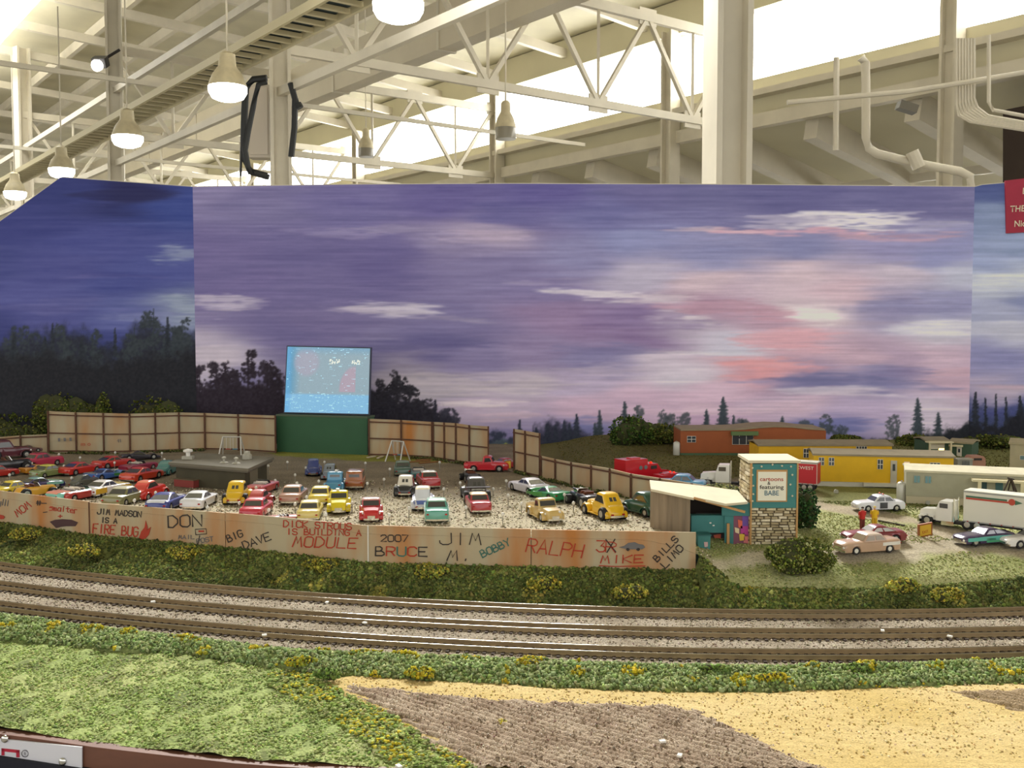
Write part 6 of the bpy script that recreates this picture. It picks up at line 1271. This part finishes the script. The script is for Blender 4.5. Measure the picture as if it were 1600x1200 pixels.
p = blk(.36 * l, .63 * l, -.006, 0, .003, .0075).build('front_step', mat('skirt_cfccc0'), Y2)
YG = 1.225
a1, a2 = yh(1415, 786, YG), yh(1640, 796, YG - .05); h1 = yh(1415, 737, YG)[2] - a1[2]
GR, blk, l, h = home('mobile_home', 'pale grey green mobile home behind the striped semi trailer', a1, a2, h1, .06, '9f9c84', 'c4bda2', [(.055, .10, .56, .86, 2, 1), (.135, .18, .56, .86, 2, 1)], 'bfb496', .009, clap=False, dark='5f8a90', frame='8f9a90')
blk(.46 * l, 1.0 * l, -.014, 0, h * .83, h * .9).build('porch_roof', mat('porch_cream', 'd6cba6', .7), GR); blk(.50 * l, .525 * l, -.013, -.010, 0, h * .84).build('porch_post', mat('porch_cream'), GR); blk(.79 * l, .815 * l, -.013, -.010, 0, h * .84).build('porch_post', mat('porch_cream'), GR)
blk(.53 * l, .57 * l, -.0012, 0, h * .2, h * .8).build('door', mat('door_dark', '2c4a4c', .6), GR); blk(.63 * l, .68 * l, -.0012, 0, h * .3, h * .78).build('shutter', mat('teal_shutter', '3c6264', .6), GR)
# wooden A-frame swing behind the semi trailer
s0 = yh(1590, 745, 1.15); AF = thing('porch_swing', 'dark wooden A-frame swing in front of the grey green home', 'swing', (s0[0], s0[1], hz(s0[0], s0[1]) + 0.0)); BRN = mat('dark_wood', '3c3026', .8)
for x0, x1 in ((1563, 1578), (1592, 1580)): MB().cyl(yh(x0, 778, 1.15), yh(x1, 747, 1.15), .0010, n=6).build('leg', BRN, AF)
for x0, x1 in ((1573, 1580), (1587, 1579)): MB().cyl(yh(x0, 776, 1.17), yh(x1, 748, 1.15), .0009, n=6).build('leg', BRN, AF)
MB().cyl(yh(1575, 747, 1.15), yh(1584, 749, 1.17), .0010, n=6).build('top_bar', BRN, AF); MB().box(yh(1580, 768, 1.155), (.010, .005, .0012)).build('seat', BRN, AF)
for x in (1576, 1584): MB().cyl(yh(x, 767, 1.155), yh(1579.5, 749, 1.155), .0004, n=5).build('chain', BRN, AF)
# small green house and beige home at the back right
YH = 1.66; a1, a2 = yh(1447, 716, YH), yh(1482, 716, YH); h1 = yh(1447, 690, YH)[2] - a1[2]
GHB, blk, l, h = home('cottage', 'small dark green cottage with cream porch trim at the back', a1, a2, h1, .05, '3f5a44', '8d8468', [], None, 0, clap=False)
blk(.12 * l, .80 * l, -.0012, 0, h * .55, h * .92).build('window_blind', mat('cream_blind', 'd8d0b8', .7), GHB)
blk(.55 * l, .78 * l, -.0013, -.0003, h * .44, h * .60).build('lit_pane', mat('lit_pane2', 'ffd090', .4, emit='ffd080', es=3.5), GHB)
for s in (0, .94): blk(s * l, (s + .07) * l, -.012, -.009, 0, h).build('porch_post', mat('porch_cream'), GHB)
blk(-.06 * l, 1.06 * l, -.014, 0, h * .96, h * 1.04).build('porch_roof', mat('porch_cream'), GHB)
a1, a2 = yh(1483, 716, YH), yh(1518, 716, YH - .02); h1 = yh(1483, 692, YH)[2] - a1[2]
G2, blk, l, h = home('cottage_wing', 'green side wing of the cottage with a white door', a1, a2, h1, .05, '3f5a44', '9a8f70', [], None, 0, clap=False, door=[(.34, .56, .78, 'd4cdbc')])
blk(0, .62 * l, -.006, 0, h * .80, h * .92).build('awning', mat('porch_cream'), G2)
a1, a2 = yh(1577, 742, 1.5), yh(1650, 742, 1.47); h1 = yh(1577, 694, 1.5)[2] - a1[2]
home('camper_home', 'beige rounded camper home at the far right edge', a1, a2, h1, .06, 'b0a584', 'a39878', [(.22, .5, .38, .56, 1, 1)], '8f866a', .01, clap=False, dark='6d8688')
# small camper, grey cart, gas tanks
cp_ = yh(1528, 735, 1.5); VN = thing('camper_trailer', 'dusty pink rounded camper trailer beside the grey box', 'camper', tuple(cp_)); w2 = yh(1540, 735, 1.5)[0] - cp_[0]
hc = yh(1528, 713, 1.5)[2] - cp_[2]; MB().rings([[(cp_[0] + x * w2 * k, 1.5 + y, cp_[2] + .003 + z * (hc - .003)) for x, z in ((-1, 0), (1, 0), (1.02, .5), (.96, .85), (.7, 1), (-.7, 1), (-.96, .85), (-1.02, .5))] for y, k in ((-.001, .94), (.002, 1), (.020, 1), (.022, .94))]).build('body', mat('pink_camper', 'a87860', .6), VN, smooth=40)
MB().box((cp_[0] - .001, 1.4985, cp_[2] + hc * .8), (w2 * 1.0, .0012, .003)).build('rear_window', DARK, VN)
for sx in (-.8, .8): MB().cyl((cp_[0] + sx * w2 - .002, 1.51, cp_[2] + .0025), (cp_[0] + sx * w2 + .002, 1.51, cp_[2] + .0025), .004, n=12).build('wheel', TYRE, VN)
MB().box((cp_[0], 1.4975, cp_[2] + .003), (w2 * 1.9, .002, .003)).build('bumper', DARK, VN)
gq = yh(1504, 733, 1.5); gb_ = thing('utility_box', 'grey ribbed utility box between the yellow home and the camper', 'box', tuple(gq)); MB().box(gq + Zv(.007), (.022, .016, .016)).build('body', mat('grey_box', '8e8c80', .6, var=.1, scale=80), gb_)
for i in range(5): MB().box(gq + np.array([-.004 + i * .0024, -.0085, .007]), (.001, .001, .012)).build('rib', mat('grey_rib', '6b6f70', .6), gb_)
MB().box(gq + Zv(.0155), (.024, .018, .0012)).build('lid', mat('grey_lid', 'a5a292', .6), gb_)
for k, (px, py, y, hh_, lab) in enumerate([(1057, 711, 1.64, .022, 'white gas tank standing left of the orange mobile home'), (1408, 783, 1.235, .024, 'silver gas tank standing left of the grey green mobile home')]):
    p = yh(px, py, y); t = thing('gas_tank', lab, 'tank', tuple(p)); MB().lathe((0, 0, 0), [(.005, 0), (.0055, .001), (.0055, hh_ * .86), (.004, hh_ * .96), (.0012, hh_)], 16).build('tank_body', mat('tank_white', 'c4c2b8', .4, .2), t, True, 50); MB().cyl((0, 0, hh_ * .97), (0, 0, hh_ * 1.06), .0014, n=8).build('valve', CHROME, t, True)
for k, (px, py, y, sx_, lab) in enumerate([(1258, 771, 1.30, 1, 'small white meter at the foot of the front yellow home'), (1449, 788, 1.215, .8, 'small round grey meter at the foot of the grey green home')]):
    p = yh(px + (48 if k == 0 else 0), py - 3, y); t = thing('meter', lab, 'meter', tuple(p)); MB().cyl((0, 0, .0), (0, -.002, .0), .003 * sx_, n=12).build('dial', mat('meter_grey', 'a8a698', .5), t, True); MB().box((0, .0005, -.004), (.0012, .0012, .006)).build('stem', STEM, t, True)
# ------------------------------------------------------------------ trucks on the road
def box_part(name, m_, parent, c, d, M=None): return MB().box(c, d, M).build(name, m_, parent, True)
def wheels(root, pts, R, w_):
    a, d, e = wheel_mesh(R, w_)
    for x, y in pts: o = link('wheel', a, None, root); o.location = (x, y, R * mm); link('hub', d, None, o)
WP = paint('e2e0d8')
def tractor(label, loc, rot, s=1.0):
    r = thing('semi_tractor', label, 'truck', tuple(loc), math.radians(rot), 'semi trucks'); u = mm * s
    def pr(nm, prof, w_, m_, x0=0): # side profile (y,z) extruded across x
        b = MB(); b.rings([[(x * u, y * u, z * u) for y, z in [(y * 1.0, z) for y, z in prof]] for x in (-w_, -w_ * .9, w_ * .9, w_)][1:3] if False else [[(-w_ * u, y * u, z * u) for y, z in prof], [(w_ * u, y * u, z * u) for y, z in prof]]); return b.build(nm, m_, r, True)
    pr('hood', [(20, 9), (44, 9), (46, 12), (45.5, 21), (43, 24), (20, 26)], 9.5, WP)
    pr('cab', [(-2, 9), (21, 9), (21, 26), (17, 37), (15, 39), (-2, 39)], 13, WP)
    pr('frame', [(-46, 5), (42, 5), (42, 9), (-46, 9)], 6, DARK)
    pr('bumper', [(45, 4), (48, 4), (48, 9.5), (45, 9.5)], 13.5, CHROME)
    for sx in (-1, 1):
        box_part('fender', WP, r, (sx * 11 * u, 34 * u, 14.6 * u), (5 * u, 19 * u, 2.4 * u)); box_part('fender_front', WP, r, (sx * 11 * u, 44 * u, 12 * u), (5 * u, 3 * u, 6 * u)); box_part('side_window', GLASS, r, (sx * 13.05 * u, 10 * u, 32 * u), (.5 * u, 12 * u, 7 * u)); box_part('step_tank', CHROME, r, (sx * 11 * u, 4 * u, 6.4 * u), (5 * u, 18 * u, 6 * u)); MB().sphere((sx * 11 * u, 45.8 * u, 13 * u), 2 * u, 8, 6).build('headlight', LAMP, r, True)
        MB().cyl((sx * 10 * u, -4 * u, 9 * u), (sx * 10 * u, -4 * u, 44 * u), 1.1 * u, n=8).build('exhaust_stack', CHROME, r, True)
    M_ = Matrix.Rotation(math.atan2(4, 11), 4, 'X')
    for sx in (-1, 1): box_part('windshield', GLASS, r, (sx * 5.6 * u, 19.4 * u, 31.5 * u), (9.6 * u, .6 * u, 8.4 * u), M_)
    box_part('grille', CHROME, r, (0, 46 * u, 16 * u), (12 * u, .8 * u, 10 * u))
    wheels(r, [(sx * 11 * u, y * u) for sx in (-1, 1) for y in (34, -24, -38)], 8 * s, 5 * s); return r
def trailer(label, loc, rot, Lm=170, h=40, w_=14, z0_=13, s=1.0, dolly=True):
    r = thing('semi_trailer', label, 'trailer', tuple(loc), math.radians(rot), 'semi trucks'); u = mm * s
    box_part('box_body', mat('trailer_white', 'd9d5c6', .5, var=.03, scale=30), r, (0, 0, (z0_ + h / 2) * u), (2 * w_ * u, Lm * u, h * u)); box_part('roof_rail', mat('trailer_rail', '9a9a94', .5), r, (0, 0, (z0_ + h - 1.2) * u), (2 * w_ * u + .6 * u, Lm * u + .4 * u, 2.0 * u)); box_part('roof', mat('trailer_roof', 'd2cfbf', .6), r, (0, 0, (z0_ + h + .3) * u), (2 * w_ * u - .4 * u, Lm * u, .6 * u)); box_part('lower_rail', mat('trailer_rail'), r, (0, 0, (z0_ + .8) * u), (2 * w_ * u + .6 * u, Lm * u + .4 * u, 1.6 * u)); box_part('chassis', DARK, r, (0, 0, (z0_ - 2) * u), (w_ * u, Lm * .9 * u, 3.4 * u))
    wheels(r, [(sx * (w_ - 3) * u, y * u) for sx in (-1, 1) for y in (-Lm * .40, -Lm * .31)], 7.6 * s, 5 * s)
    for sx in (-1, 1):
        for k in range(12): box_part('marker_light', RED_L, r, (sx * (w_ + .3) * u, (-Lm / 2 + 6 + k * (Lm - 12) / 11) * u, (z0_ + 1) * u), (.6 * u, 2 * u, 1.2 * u))
    return r, u
# semi at the right: cab faces left and slightly toward us
A1, A2 = ground(1478, 826), ground(1600, 850); v = A1 - A2; ang = math.degrees(math.atan2(-v[0], v[1]))
s_ = .80; dirv = v[:2] / np.linalg.norm(v[:2])
ct_ = ground(1474, 822); SEM = tractor('white semi tractor pulling the trailer with red and green stripes', (ct_[0] - dirv[0] * .012, ct_[1] - dirv[1] * .012 + .004, ct_[2]), ang, s_ * .92)
tc = np.array([ct_[0], ct_[1]]) - dirv * (.022 + .170 * s_ / 2 + .004)
TRr, u = trailer('long white semi trailer with red and green side stripes', (tc[0], tc[1] + .004, ct_[2] - .001), ang, 170, 42, 14, 13, s_)
side = 1 if (Matrix.Rotation(math.radians(ang), 3, 'Z') @ Vector((1, 0, 0))).y < 0 else -1
RS, GS = mat('stripe_red', 'b8442e', .5), mat('stripe_green', '3f6a50', .5)
for y0_, y1_, zz, m_ in ((82, 28, 45, RS), (82, 30, 47.6, GS), (8, -60, 45, RS), (8, -60, 47.6, GS)): box_part('side_stripe', m_, TRr, (side * 14.15 * u, (y0_ + y1_) / 2 * u, zz * u), (.3 * u, abs(y1_ - y0_) * u, 2.4 * u))
MB().cyl((side * 14.1 * u, 24 * u, 46 * u), (side * 14.5 * u, 24 * u, 46 * u), 4.4 * u, n=14).build('side_emblem', RS, TRr, True)
MB().prism([(side * 14.2 * u, 20 * u, 42.5 * u), (side * 14.2 * u, 11 * u, 46 * u), (side * 14.2 * u, 20 * u, 49 * u)], (side * .3 * u, 0, 0)).build('side_emblem', GS, TRr, True)
# tractor and trailer behind the tower
q1 = ground(1138, 761); tractor('white semi tractor behind the low fence, left of the stone tower', (q1[0], q1[1], q1[2]), 76, .78)
q2, q3 = ground(1287, 780), ground(1236, 772); v = q3 - q2; ang2 = 62
TR2, u = trailer('white and red freight trailer behind the stone tower', (yh(1226, 778, 1.335)[0], 1.335, ZL), ang2, 120, 40, 14, 13, .72)
side = 1 if (Matrix.Rotation(math.radians(ang2), 3, 'Z') @ Vector((1, 0, 0))).y < 0 else -1
REDP = mat('trailer_red', 'b81e2a', .5)
MB().prism([(side * 14.1 * u, -59 * u, 15 * u), (side * 14.1 * u, -22 * u, 15 * u), (side * 14.1 * u, -14 * u, 24 * u), (side * 14.1 * u, -14 * u, 50 * u), (side * 14.1 * u, -59 * u, 50 * u)], (side * .5 * u, 0, 0)).build('red_panel', REDP, TR2, True)
box_part('rear_door', REDP, TR2, (0, -60.2 * u, 33 * u), (26 * u, .8 * u, 36 * u))
RT = Matrix.Rotation(math.radians(ang2), 4, 'Z')
def onside(y, z): p = RT @ Vector((side * 14.75 * u, y * u, z * u)); return np.array(p) + np.array(TR2.location)
def flat_text(text, root, p0, p1, hgt, m_, ang_):
    o = font(text, root, p0, p1, hgt, m_); o.matrix_local = Matrix.Rotation(-ang_, 4, 'Z'); return o
flat_text('HT', TR2, onside(2, 37), onside(-11, 37), 9 * u, REDP, math.radians(ang2)); flat_text('FREIGHT', TR2, onside(6, 28), onside(-11, 28), 3 * u, REDP, math.radians(ang2)); flat_text('EXWEST', TR2, onside(-18, 40), onside(-54, 40), 6 * u, WHITE, math.radians(ang2))
# fire vehicles behind the low fence
def fire_truck(label, loc, rot, L_, hb_, hc_, s, name):
    r = thing(name, label, 'truck', tuple(loc), math.radians(rot), 'red emergency vehicles'); u = mm * s; RP = paint('c01424')
    b = MB(); b.rings([[(x * u, y * u, z * u) for y, z in ((-L_ / 2, 4), (L_ / 2 - 18, 4), (L_ / 2 - 2, 4), (L_ / 2, 6), (L_ / 2 - 1, 15), (L_ / 2 - 15, 17), (L_ / 2 - 22, hc_), (L_ / 2 - 40, hc_), (L_ / 2 - 40.5, hb_), (-L_ / 2, hb_))] for x in (-13, 13)]); b.build('body', RP, r, True)
    for sx in (-1, 1):
        box_part('side_window', GLASS, r, (sx * 13.1 * u, (L_ / 2 - 29) * u, (hc_ - 5) * u), (.5 * u, 11 * u, 5 * u)); MB().sphere((sx * 5 * u, (L_ / 2 - 28) * u, hc_ * u), (3 * u, 2 * u, 2.6 * u), 8, 4, 0).build('beacon', mat('beacon_red', 'e0301c', .2, emit='ff2a10', es=.6), r, True); MB().sphere((sx * 9 * u, L_ / 2 * u, 11 * u), 2.2 * u, 8, 6).build('headlight', LAMP, r, True)
        for k in range(2): MB().cyl((sx * 13 * u, (L_ / 2 - 44 - k * 9) * u, (hb_ - 12) * u), (sx * 13.6 * u, (L_ / 2 - 44 - k * 9) * u, (hb_ - 12) * u), 3 * u, n=12).build('gauge', mat('grey_rib'), r, True)
    M_ = Matrix.Rotation(math.atan2(7, hc_ - 17), 4, 'X'); box_part('windshield', mat('pale_glass', 'c8c4bc', .2), r, (0, (L_ / 2 - 18.2) * u, (hc_ + 17) / 2 * u), (22 * u, .8 * u, (hc_ - 17) * u), M_)
    box_part('bumper', CHROME, r, (0, L_ / 2 * u, 5 * u), (27 * u, 2.4 * u, 2.6 * u)); box_part('roof_hatch', RP, r, (0, -L_ * .2 * u, (hb_ + .8) * u), (12 * u, 16 * u, 1.6 * u))
    wheels(r, [(sx * 11.4 * u, y * u) for sx in (-1, 1) for y in (L_ / 2 - 16, -L_ / 2 + 16)], 6.4 * s, 4.6 * s)
g1 = ground(1003, 752); fire_truck('tall red fire rescue truck beyond the low fence', g1, -82 + 24, 80, 34, 26, .96, 'fire_truck')
g1 = ground(1048, 757); fire_truck('small red emergency wagon between fire truck and sky blue sedan', g1, -58, 62, 20, 22, .74, 'emergency_wagon')
# red vehicle at the gate and the two small signs
car('car', 'red car in the shade just outside the gate opening', 'car', ground(792, 731), -60, 'sedan', 'a8202c', .7, group='vehicles outside the lot')
SGN = mat('sign_yellow', 'd8b038', .6); BRN2 = mat('sign_brown', '9a5c34', .7)
def small_sign(label, pts, y0_, y1_, inset):
    p = [at_y(x, y, yy) for (x, y), yy in zip(pts, (y0_, y1_, y1_, y0_))]; t = thing('roadside_sign', label, 'sign', tuple((p[2] + p[3]) / 2)); k_ = np.array([0, .003, 0]); MB().hexa([p[3], p[2], p[2] + k_, p[3] + k_, p[0], p[1], p[1] + k_, p[0] + k_]).build('board', BRN2, t)
    c_ = sum(p) / 4; q = [w_ + (c_ - w_) * inset - np.array([0, .0006, 0]) for w_ in p]; MB().hexa([q[3], q[2], q[2] + k_, q[3] + k_, q[0], q[1], q[1] + k_, q[0] + k_]).build('yellow_panel', SGN, t); e = [w_ + (c_ - w_) * .55 - np.array([0, .0008, 0]) for w_ in p]; return t, e
t, e = small_sign('small yellow and brown sign standing in front of the gate', [(783, 722), (799, 719), (799, 732), (784, 735)], 1.50, 1.49, .16); font('DCM', t, e[3], e[2], .0045, INK['n'])
t, e = small_sign('brown and yellow sign board on the grass before the semi tractor', [(1435, 820), (1457, 816), (1457, 836), (1435, 841)], 1.085, 1.07, .22); font('EXIT', t, e[3], e[2], .003, INK['r'])
# two people
def person(label, loc, rot, shirt, hair, legs):
    t = thing('person', label, 'person', tuple(loc), rot); H_ = .0265
    P_ = [(0, 0, .54), (0, 0, .66), (0, 0, .78), (0, .0, .86), (0, .01, .93), (.10, 0, .81), (.135, .02, .66), (.12, .06, .52), (-.10, 0, .81), (-.135, .02, .66), (-.12, .06, .52), (.05, 0, .50), (.055, .01, .27), (.055, 0, .04), (.06, .06, .015), (-.05, 0, .50), (-.055, .01, .27), (-.055, 0, .04), (-.06, .06, .015)]
    E_ = [(0, 1), (1, 2), (2, 3), (3, 4), (2, 5), (5, 6), (6, 7), (2, 8), (8, 9), (9, 10), (0, 11), (11, 12), (12, 13), (13, 14), (0, 15), (15, 16), (16, 17), (17, 18)]; Rr = [.085, .08, .09, .04, .062, .042, .032, .026, .042, .032, .026, .06, .045, .032, .03, .06, .045, .032, .03]
    me = bpy.data.meshes.new('body'); me.from_pydata([(x * H_, y * H_, z * H_) for x, y, z in P_], E_, []); o = link('body', me, mat('skin', 'c08a68', .6), t); md = o.modifiers.new('s', 'SKIN')
    for q, r_ in zip(me.skin_vertices[0].data, Rr): q.radius = (r_ * H_, r_ * H_)
    me.skin_vertices[0].data[0].use_root = True; o.modifiers.new('d', 'SUBSURF').levels = 1; o.modifiers['d'].render_levels = 1
    MB().lathe((0, 0, 0), [(.085 * H_, .50 * H_), (.115 * H_, .52 * H_), (.105 * H_, .62 * H_), (.13 * H_, .78 * H_), (.09 * H_, .84 * H_), (.04 * H_, .865 * H_)], 14).build('shirt', mat('shirt_' + shirt, shirt, .8), t, True, 60)
    for sx in (-1, 1): MB().cyl((sx * .05 * H_, 0, .53 * H_), (sx * .056 * H_, 0, .04 * H_), .068 * H_, .045 * H_, 10).build('trouser_leg', mat('cloth_' + legs, legs, .8), t, True); MB().cyl((sx * .105 * H_, 0, .81 * H_), (sx * .135 * H_, .02 * H_, .67 * H_), .055 * H_, .042 * H_, 8).build('sleeve', mat('shirt_' + shirt), t, True)
    MB().sphere((0, -.005 * H_, .955 * H_), (.062 * H_, .07 * H_, .06 * H_), 10, 6, -.1).build('hair', mat('hair_' + hair, hair, .8), t, True, smooth=60)
b0 = ground(1347, 830); person('small figure in a red shirt standing behind the maroon coupe', b0, .2, 'b82a22', '3a241c', '6a2a24'); b0 = ground(1366, 829); person('small figure in a yellow shirt and pale hat behind the maroon coupe', b0, -.3, 'd8b01c', 'd8bc5c', 'c8a428')
o = MB().beam(ground(1372, 815) + Zv(.001), ground(1414, 823) + Zv(.001), .0016, .0016).build('curb_log', BRN, None); tag(o, 'thin dark log along the road edge before the semi', 'log')
# ------------------------------------------------------------------ bushes, shrub banks, clumps
def bush(name, label, loc, rx, ry, rz, cols, n, sz=.0016, group=None, lump=5, seed=1):
    t = thing(name, label, 'bush', tuple(loc), 0, group); r_ = np.random.default_rng(seed); C_ = [(r_.uniform(-.55, .55) * rx, r_.uniform(-.55, .55) * ry, r_.uniform(.25, .6) * rz) for _ in range(lump)] + [(0, 0, rz * .45)]
    b = MB()
    for c_ in C_[:lump]: b.sphere(c_, (rx * .42, ry * .42, rz * .38), 10, 6)
    b.build('branches', mat('bush_core', '3a3d20', .95), t, True, fix=False, smooth=60)
    d_ = r_.normal(size=(n, 3)); d_ /= np.linalg.norm(d_, axis=1)[:, None]; k_ = r_.integers(0, len(C_), n); cc = np.array(C_)[k_]; s0_ = np.where(k_ == lump, 1.0, .55)[:, None]
    P_ = cc + d_ * np.array([rx, ry, rz * .62]) * (.5 if True else 1) * np.where(k_ == lump, 1.7, 1.0)[:, None] * r_.uniform(.82, 1.06, (n, 1)); P_ = P_[P_[:, 2] > -.001]
    bits('foliage', P_, r_.uniform(.6, 1.3, len(P_)) * sz, pick(len(P_), cols, .12), BITM, t, kind='stuff', off=(0, 0, 0)); return t
OLV = ['5f6a30', '4d5828', '6f7838', '7d8440', '454e24']; DGR = ['2f4a2a', '3a5630', '284024', '456238']; YEL = ['b0a040', '9c9440', 'c4b454', '8a8838']; HIL = ['4c5424', '5c6230', '3e4620', '6a6c36']
bush('bush', 'large round green bush on the bank in front of the stone tower', ground(1254, 893), .038, .024, .034, OLV + ['8d9058'], 4200, .0014, seed=2)
bush('bush', 'dark green bush hugging the right side of the stone tower', ground(1262, 828) + np.array([0, .01, 0]), .018, .016, .045, DGR, 1800, .0015, seed=3)
bush('bush', 'mustard yellow shrub on the bank below the white path', on_plane(1175, 938, ZB + .004), .012, .008, .013, YEL, 600, .0013, seed=4)
bush('bush', 'pale green mound behind the ticket booth roof and low fence', ground(1140, 786) + np.array([0, .06, -.004]), .035, .02, .018, ['a3a870', 'b4b684', '8f9660'], 1200, .0014, seed=5)
Zs = ZL
for k, (px, py, y, rx, rz, lab) in enumerate([(20, 690, 1.79, .075, .060, 'low olive shrub bank behind the far left fence'), (95, 668, 1.79, .055, .095, 'tall olive shrub at the left end of the tall fence'), (135, 662, 1.78, .045, .078, 'olive shrub mound behind the tall left fence'), (162, 640, 1.80, .016, .096, 'small round shrub poking above the tall left fence'), (240, 652, 1.80, .06, .090, 'wide olive shrub mound behind the tall fence near the backdrop corner')]):
    p = at_y(px, py, y); y = min(1.80, float(np.interp(p[0], [l3[0], l2[0], cl[0]], [l3[1], l2[1], cl[1]])) - .012); p = at_y(px, py, y); bush('shrub', lab, (p[0], y, ZL), rx, .014, rz * 1.02, HIL, 3000, .0022, 'shrubs behind the left fences', 6, 20 + k)
for k, (px, y, rx, rz, lab) in enumerate([(985, 1.74, .045, .052, 'tall dark green shrub mound on the hill above the fire truck'), (1035, 1.75, .05, .036, 'lower green shrub between the tall mound and orange home'), (1320, 1.79, .03, .018, 'low shrub strip behind the yellow homes'), (1428, 1.78, .035, .02, 'low shrub left of the green cottage'), (1548, 1.74, .06, .026, 'olive shrub bank right of the green cottage')]):
    p = at_y(px, 690, y); bush('shrub', lab, (p[0], y, float(hz(p[0], y)) - .002), rx, .03, rz, HIL if k else ['3f5426', '4f6430', '5f7038', '33441f'], 2400, .0021, 'shrubs on the right hill', 6, 30 + k)
for k, (px, py, lab) in enumerate([(40, 842, 'olive clump on the bank at the far left below the fence'), (130, 868, 'pale yellow green clump below the flame graffiti'), (290, 872, 'yellow clump below the mailbox graffiti'), (500, 892, 'yellow green clump below the module lettering'), (672, 902, 'mustard clump below the dark initials'), (850, 922, 'small dry clump on the middle of the bank'), (985, 935, 'yellow weed clump near the rails under the red lettering'), (1410, 925, 'mustard clump on the bank below the pink sedan'), (1480, 940, 'small yellow weed tuft on the bank at right')]):
    r = ray(px, py); yy = np.linspace(.9, 1.25, 400); x_ = r[0] * yy / r[1]; zz = CZ + r[2] * yy / r[1]; t_ = np.clip((yy - yBk(x_)) / (yF(x_) - yBk(x_)), 0, 1); i = int(np.argmax(zz < embz(x_, yy, t_)))
    bush('weed_clump', lab, (x_[i], yy[i], zz[i] - .001), .020, .009, .015, YEL + ['7d8038', '8f9044', '7f8a40'], 620, .0014, 'weed clumps on the embankment', 4, 50 + k)
def wline(px, py):
    p = on_plane(px, py, ZF + .003); return p
for k, (px, py, lab) in enumerate([(470, 1040, 'yellow weed clump above the left tip of the straw field'), (512, 1060, 'green tuft at the left tip of the straw field'), (655, 1058, 'yellow clump beside the straw strip, centre left'), (820, 1045, 'bright weed clump in front of the middle rails'), (1120, 1055, 'bushy green clump of weeds in front of the track, right of centre'), (1205, 1068, 'yellow weed clump at the upper edge of the straw field'), (1340, 1052, 'dark green weed clump in front of the track at right'), (300, 1010, 'yellow weed tuft beside the ballast at left')]):
    bush('weed_clump', lab, wline(px, py), .012, .006, .008, (['6c8242', '7b9150', '566b36'] if k in (1, 4, 6) else ['b5a52c', 'a89a30', '8f9a40']), 320, .0012, 'weed clumps in front of the tracks', 4, 70 + k)
o = bush('weed_clump', 'lone yellow tuft growing in the ploughed field', on_plane(785, 1130, ZF + .003), .004, .003, .003, ['d0bc3c', 'e0d48c'], 60, .0009, None, 3, 90)
# small white litter on the tracks
for k, (px, py, lab) in enumerate([(239, 940, 'white paper scrap on the middle track at left'), (511, 941, 'white scrap lying by the far track'), (570, 973, 'white scrap beside the middle rails'), (413, 992, 'white scrap beside the near rail at left'), (1379, 985, 'white speck on the middle track at right'), (1484, 994, 'white speck by the near track at right'), (1035, 1158, 'white chip in the ploughed field'), (1062, 1180, 'larger white chip at the bottom of the ploughed field'), (623, 1197, 'white scrap at the front edge of the meadow')]):
    zz = ZT + .0008 if k < 6 else ZF + .0055; p = on_plane(px, py, zz); o = MB().box((0, 0, 0), (.004, .0028, .0012), Matrix.Rotation(.5 + k, 4, 'Z')).build('paper_scrap', WHITE, None); o.location = p; tag(o, lab, 'litter', 'white litter scraps')
# dry twig on the embankment
tw = MB(); tw.tube([at_y(850, 912, .995), at_y(856, 920, .99), at_y(858, 930, .985), at_y(861, 944, .965)], .0007, 5); o = tw.build('twig', mat('dry_twig', 'b89c68', .8), None); tag(o, 'dry pale twig sticking up from the dark bank by the rails', 'twig')
# ------------------------------------------------------------------ label card on the front fascia
def fas_pt(px, py, off=.0):
    r = ray(px, py); lo, hi = .4, .9
    for _ in range(40):
        m_ = (lo + hi) / 2
        if yE(r[0] * m_ / r[1]) - .006 > m_: lo = m_
        else: hi = m_
    t = lo / r[1]; return np.array([r[0] * t, lo - off, CZ + r[2] * t])
zk = fas_pt(60, 1187)[2]; vband(.0105, .0062, zk - .05, zk).build('dark_trim', mat('dark_skirt'), fas)
CD = thing('module_card', 'white card with red bracket emblem screwed to the brown front board', 'label', tuple(fas_pt(60, 1180)))
def strip_px(pts_top, pts_bot, name, m_, off, th): 
    b = MB(); k_ = np.array([0, th, 0])
    for (a, c_), (e, f_) in zip(zip(pts_top[:-1], pts_top[1:]), zip(pts_bot[:-1], pts_bot[1:])):
        p = [fas_pt(*e, off), fas_pt(*f_, off), fas_pt(*c_, off), fas_pt(*a, off)]; b.hexa(p + [q + k_ for q in p])
    return b.build(name, m_, CD)
xs_ = np.linspace(-40, 130, 8); T_ = lambda x: 1152.5 + (x) * .102; B_ = lambda x: 1183 + (x + 0) * .115
strip_px([(x, T_(x)) for x in xs_], [(x, B_(x) + 16) for x in xs_], 'card', mat('white_card', 'd6d6de', .5), .002, .0012)
RB = mat('emblem_red', 'b01436', .5)
strip_px([(5, 1167), (33, 1170)], [(5, 1171.5), (33, 1174.5)], 'emblem_bar', RB, .0024, .0004); strip_px([(5, 1167), (9.5, 1167.5)], [(5, 1178), (9.5, 1178)], 'emblem_leg', RB, .0024, .0004); strip_px([(28, 1170), (33, 1170)], [(28, 1181), (33, 1181)], 'emblem_leg', RB, .0024, .0004)
p = fas_pt(42, 1175, .0026); MB().tube([p + np.array([math.cos(t) * .0022, 0, math.sin(t) * .0022]) for t in np.linspace(0, 6.28, 15)], .0003, 5).build('registered_ring', mat('card_grey', '5c5a62', .6), CD); font('R', CD, fas_pt(40.5, 1177.5, .0026), fas_pt(44, 1178, .0026), .0022, mat('card_grey'))
for px, py in ((101, 1187), (11, 1152)): p = fas_pt(px, py, .003); MB().sphere(p, (.0026, .0012, .0026), 12, 6, -.9).build('screw_head', CHROME, CD, smooth=60)
